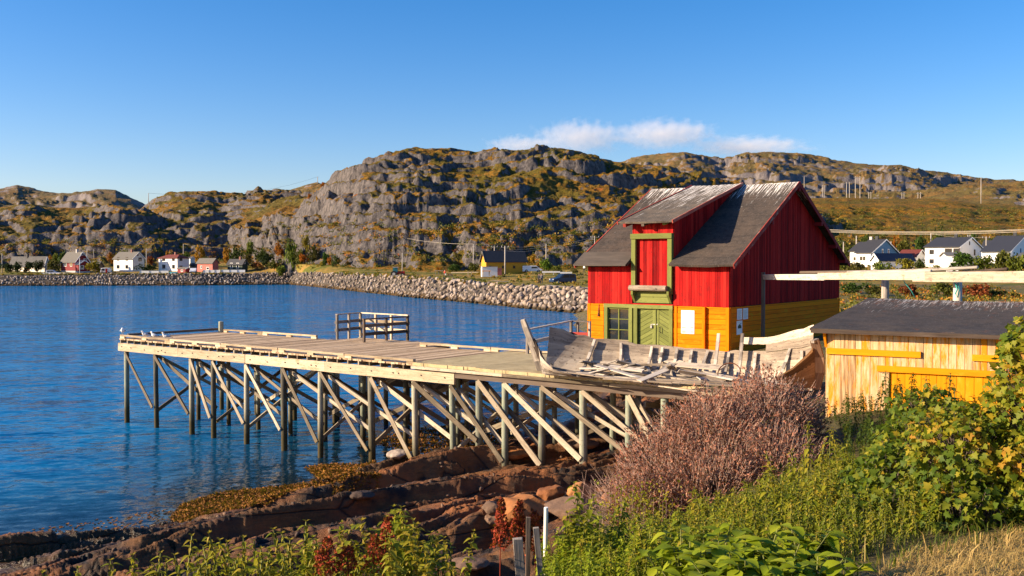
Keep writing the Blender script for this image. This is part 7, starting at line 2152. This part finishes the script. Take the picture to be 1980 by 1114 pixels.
L = [
    (17, 508, 531, 26, 296, 'dark', 'leftmost round dark tree in front of the bungalow'),
    (33, 506, 531, 22, 295, 'dark', 'second dark round tree in front of the bungalow'),
    (57, 505, 530, 22, 296, 'dark', 'dark round tree at the middle of the bungalow wall'),
    (78, 503, 531, 24, 295, 'dark', 'taller dark tree at the right end of the bungalow'),
    (104, 500, 530, 30, 294, 'olive', 'big olive tree between the bungalow and the dark red house'),
    (92, 485, 506, 16, 330, 'gold', 'golden tree above the bungalow roof'),
    (109, 488, 508, 18, 332, 'lime', 'light green tree beside the golden tree above the bungalow'),
    (122, 486, 512, 20, 326, 'green', 'green tree just left of the dark red house roof'),
    (184, 504, 531, 34, 290, 'yellow', 'broad yellow bush right of the dark red house'),
    (211, 487, 501, 14, 334, 'orange', 'small orange tree left of the tall white house'),
    (236, 479, 492, 18, 335, 'lime', 'light green tree behind the tall white house roof'),
    (263, 480, 494, 26, 336, 'lime', 'wider light green tree behind the tall white house gable'),
    (290, 494, 508, 14, 330, 'rust', 'rust red bush between the two white houses'),
    (286, 511, 527, 36, 297, 'dark', 'dark green hedge behind the white fence right of the tall white house'),
    (322, 483, 495, 9, 334, 'gold', 'tiny golden tree behind the hip-roofed house'),
    (363, 487, 503, 16, 326, 'green', 'green bush above the flat-topped extension'),
    (391, 472, 500, 18, 330, 'gold', 'golden tree above the faded red barn'),
    (395, 488, 504, 18, 324, 'olive', 'olive bush between the golden tree and the faded red barn'),
    (440, 476, 500, 20, 322, 'gold', 'tall golden birch left of the green cabin roof'),
    (456, 478, 505, 30, 318, 'green', 'dense green tree behind the green cabin'),
    (486, 464, 488, 22, 320, 'lime', 'bright green tree above the green cabin'),
    (478, 490, 512, 20, 308, 'olive', 'olive bush right behind the green cabin'),
    (495, 507, 522, 26, 302, 'rust', 'low rust red bush right of the green cabin'),
    (506, 466, 490, 20, 312, 'green', 'green tree where the valley meets the big hill'),
    (514, 488, 515, 26, 300, 'dark', 'dark green tree left of the leaning utility pole'),
    (538, 468, 488, 18, 302, 'orange', 'orange birch against the foot of the cliff'),
    (543, 480, 500, 18, 300, 'orange', 'second orange birch just below the first at the cliff foot'),
    (560, 464, 520, 26, 293, 'lime', 'tall light green birch behind the utility pole'),
    (578, 480, 521, 20, 291, 'olive', 'olive birch right of the tall light green one'),
    (587, 483, 508, 15, 288, 'orange', 'bright orange birch above the parked van'),
    (592, 452, 486, 16, 292, 'yellow', 'yellow green birch climbing the cliff above the parked van'),
    (607, 474, 515, 24, 287, 'olive', 'wide ochre birch right of the orange one above the van'),
    (628, 487, 520, 18, 278, 'green', 'green birch left of the slim orange tree'),
    (640, 496, 516, 10, 276, 'orange', 'slim orange tree beside the parked van'),
    (651, 490, 520, 14, 272, 'green', 'slim green tree right of the slim orange one'),
    (622, 495, 524, 12, 278, 'yellow', 'yellowish bush right behind the parked van'),
    (468, 505, 526, 14, 305, 'olive', 'small olive bush beside the green cabin wall'),
    (530, 502, 524, 30, 296, 'olive', 'wide olive thicket below the orange birches'),
    (548, 512, 528, 24, 292, 'lime', 'low yellow green bush at the foot of the utility pole'),
    (1052, 500, 532, 26, 200, 'lime', 'large light green bush beside the ochre warehouse'),
    (1072, 512, 532, 20, 196, 'lime', 'smaller light green bush right of the large one by the warehouse'),
    (1112, 516, 530, 16, 215, 'olive', 'olive bush near the left edge of the barn'),
    (1030, 490, 502, 14, 245, 'gold', 'golden bush above the white van'),
    (1100, 462, 478, 14, 270, 'orange', 'orange bush on the slope left of the barn roof'),
    (1060, 445, 458, 12, 290, 'orange', 'orange bush on the slope above the warehouse'),
    (915, 508, 530, 24, 232, 'olive', 'olive bushes left of the ochre warehouse'),
    (880, 510, 526, 26, 236, 'green', 'green bush behind the walker in red'),
    (848, 512, 522, 10, 240, 'orange', 'tiny orange bush behind the picnic table'),
    (836, 425, 436, 14, 330, 'gold', 'golden bush in the middle of the hillside'),
    (850, 430, 442, 20, 320, 'gold', 'wider golden bush just below the middle of the hillside'),
    (626, 352, 364, 14, 420, 'orange', 'orange bush high on the left shoulder of the big hill'),
    (648, 350, 360, 16, 415, 'orange', 'second orange bush high on the left shoulder of the hill'),
    (600, 374, 384, 12, 400, 'orange', 'orange bush on the left slope of the big hill'),
    (668, 362, 388, 12, 350, 'yellow', 'yellow green bush streak on the left flank of the hill'),
    (648, 395, 420, 10, 320, 'yellow', 'yellow bush in the cleft of the cliff'),
    (1730, 455, 474, 16, 250, 'orange', 'orange tree behind the blue gable'),
    (1752, 462, 488, 30, 240, 'olive', 'olive tree behind the rust red roof'),
    (1775, 455, 480, 24, 245, 'green', 'green tree left of the big white house'),
    (1640, 472, 505, 22, 240, 'olive', 'olive tree right of the barn eave behind the wing'),
    (1625, 452, 490, 22, 250, 'lime', 'light green tree beside the barn roof edge'),
    (1672, 452, 470, 20, 255, 'green', 'green tree above the left wing of the blue house'),
    (1820, 445, 466, 26, 255, 'green', 'green tree behind the roof of the big white house'),
    (1880, 448, 472, 22, 250, 'green', 'green tree behind the gable of the big white house'),
    (1632, 500, 530, 28, 175, 'lime', 'light green bush at the right edge of the barn'),
    (1660, 505, 528, 30, 170, 'olive', 'olive bush in front of the left wing of the blue house'),
    (1700, 496, 526, 30, 172, 'lime', 'light green bush in front of the garage gable'),
    (1754, 498, 525, 36, 172, 'yellow', 'yellow green bush before the right half of the garage'),
    (1778, 500, 524, 24, 176, 'green', 'green bush between the garage and the big white house'),
    (1862, 486, 524, 52, 168, 'green', 'dense green bush before the gable of the big white house'),
    (1905, 494, 528, 46, 165, 'lime', 'large light green bush right of the dense one before the houses'),
    (1945, 482, 526, 50, 160, 'olive', 'large olive bush below the black steep roof'),
    (1972, 472, 522, 34, 158, 'lime', 'tall light green bush at the right picture edge'),
    (1648, 545, 574, 50, 100, 'green', 'dark green bush under the left part of the rack'),
    (1690, 552, 574, 40, 96, 'olive', 'olive bush right of the dark one under the rack'),
    (1760, 549, 578, 44, 92, 'rust', 'rust brown bush under the middle of the rack'),
    (1815, 545, 578, 50, 92, 'olive', 'wide olive bush between the two rack posts'),
    (1880, 546, 580, 50, 90, 'rust', 'rusty heather bush right of the roped rack post'),
    (1930, 550, 580, 46, 90, 'olive', 'olive bush under the right end of the rack'),
]
for a in L:
    kind = 'bush' if a[2] - a[1] < 20 or 'bush' in a[6] or 'hedge' in a[6] or 'thicket' in a[6] else 'tree'
    tree(*a, name=kind, cat=kind)
# small heath scrub on the lower slopes: too many to count
def scrub(n, pxr, yr_, name, label, cols, szm=(.6, 1.8)):
    pts = []
    while len(pts) < n:
        px = rng.uniform(*pxr); py = rng.uniform(*yr_)
        q = far_seen(px, py)
        if q.y < 620: pts.append(q)
    s = Soup()
    for q in pts:
        m = 26
        sz = rng.uniform(*szm)
        d = randdir(m, -.1)
        P = np.array(q) + d * np.array([sz, sz, sz * .75]) * rng.uniform(.4, 1, (m, 1))
        s.add(put_leaves('dot', P, randdir(m), randdir(m), rng.uniform(.3, .6, m) * (.5 + .3 * sz), np.clip(rng.choice(cols) + rng.normal(0, .12, m), 0, 1), 1.7))
    return tag(s.build(name, M['scrub']), label, 'scrub', kind='stuff')
M['scrub'] = leafmat('autumn scrub', [(.05, (.02, .03, .006)), (.3, (.06, .075, .01)), (.5, (.14, .13, .018)), (.68, (.36, .20, .02)), (.82, (.40, .12, .014)), (.95, (.22, .05, .02))], .25)
scrub(420, (480, 1230), (430, 520), 'hillside_scrub', 'low autumn scrub scattered over the foot of the big hill', (.1, .2, .3, .45, .5, .6, .75, .85, .9))
scrub(260, (0, 480), (465, 512), 'valley_scrub', 'autumn scrub on the slope behind the far houses', (.15, .3, .45, .55, .65, .8, .9))
scrub(520, (1590, 1990), (400, 512), 'moor_scrub', 'green and ochre scrub covering the moor behind the white houses', (.1, .15, .2, .3, .4, .5, .6), (.8, 2.2))
scrub(260, (1600, 1990), (512, 545), 'field_scrub', 'mixed scrub in the field in front of the white houses', (.2, .35, .45, .5, .65), (.5, 1.2))
scrub(200, (640, 1140), (519, 556), 'bank_scrub', 'low tufts in the grass behind the breakwater', (.35, .45, .5, .6, .65), (.3, .8))
scrub(120, (0, 480), (526, 544), 'shore_tufts', 'ochre grass tufts above the far shore stones', (.35, .5, .6, .66), (.3, .7))
xy = scatter([(13.5, 52), (17, 75), (17, 120), (60, 122), (40, 70), (24, 48)], 620)
zz = near_h(xy[:, 0], xy[:, 1]); sp_ = Soup()
for (x, y), z in zip(xy, zz):
    m_ = 30; sz = rng.uniform(.25, .75); d = randdir(m_, 0)
    P = np.array((x, y, z)) + d * np.array([sz * 1.3, sz * 1.3, sz * .7]) * rng.uniform(.3, 1, (m_, 1))
    sp_.add(put_leaves('dot', P, randdir(m_), randdir(m_), rng.uniform(.12, .26, m_), np.clip(rng.choice((.25, .35, .45, .55, .62, .68, .9)) + rng.normal(0, .12, m_), 0, 1), 1.5))
tag(sp_.build('heath_tufts', M['scrub']), 'heath tufts of mixed ochre and green in the field behind the shed', 'tufts', kind='stuff')
# ---------------------------------------------------------------- cloud
def cloud():
    t = thing('cloud', 'long thin pinkish white cloud above the hill crest', 'cloud', (0, 0, 0))
    t['kind'] = 'structure'
    m = bpy.data.materials.new('cloud vapour'); m.use_nodes = True
    nt = m.node_tree; nt.nodes.remove(nt.nodes['Principled BSDF'])
    out = nt.nodes['Material Output']
    pv = nt.nodes.new('ShaderNodeVolumePrincipled')
    pv.inputs['Color'].default_value = (.97, .95, .95, 1); pv.inputs['Anisotropy'].default_value = 0
    tc = nt.nodes.new('ShaderNodeTexCoord')
    nz = nt.nodes.new('ShaderNodeTexNoise'); nz.inputs['Scale'].default_value = 2.6; nz.inputs['Detail'].default_value = 5; nz.inputs['Roughness'].default_value = .58
    mp = nt.nodes.new('ShaderNodeMapping'); mp.inputs['Scale'].default_value = (2.6, 1, 1)
    nt.links.new(tc.outputs['Object'], mp.inputs[0]); nt.links.new(mp.outputs[0], nz.inputs['Vector'])
    ln = nt.nodes.new('ShaderNodeVectorMath'); ln.operation = 'LENGTH'; nt.links.new(tc.outputs['Object'], ln.inputs[0])
    mr = nt.nodes.new('ShaderNodeMapRange'); mr.inputs['From Min'].default_value = .15; mr.inputs['From Max'].default_value = 1.0; mr.inputs['To Min'].default_value = .62; mr.inputs['To Max'].default_value = -.05
    nt.links.new(ln.outputs['Value'], mr.inputs[0])
    ad = nt.nodes.new('ShaderNodeMath'); ad.operation = 'ADD'; nt.links.new(nz.outputs['Fac'], ad.inputs[0]); nt.links.new(mr.outputs[0], ad.inputs[1])
    m2 = nt.nodes.new('ShaderNodeMapRange'); m2.inputs['From Min'].default_value = .62; m2.inputs['From Max'].default_value = 1.15; m2.inputs['To Max'].default_value = 1.0
    nt.links.new(ad.outputs[0], m2.inputs[0])
    mu = nt.nodes.new('ShaderNodeMath'); mu.operation = 'MULTIPLY'; mu.inputs[1].default_value = CLOUD_D; nt.links.new(m2.outputs[0], mu.inputs[0])
    nt.links.new(mu.outputs[0], pv.inputs['Density'])
    nt.links.new(pv.outputs[0], out.inputs['Volume'])
    import bmesh
    me = bpy.data.meshes.new('vapour'); bm = bmesh.new(); bmesh.ops.create_icosphere(bm, subdivisions=4, radius=1.0); bm.to_mesh(me); bm.free(); me.materials.append(m)
    Y = 3200
    for px, py, hw, hh in ((1122, 266, 118, 44), (1285, 260, 140, 38), (1450, 284, 150, 26), (1010, 282, 95, 27)):
        o = bpy.data.objects.new('vapour', me); COL.objects.link(o); o.parent = t
        c = at(px, py, Y)
        o.location = c; o.scale = (hw / F * Y, hw / F * Y * .7, hh / F * Y)
        o.rotation_euler = (0, .03, px)
        o.rotation_euler = (0, 0, 0)
CLOUD_D = .008
cloud()
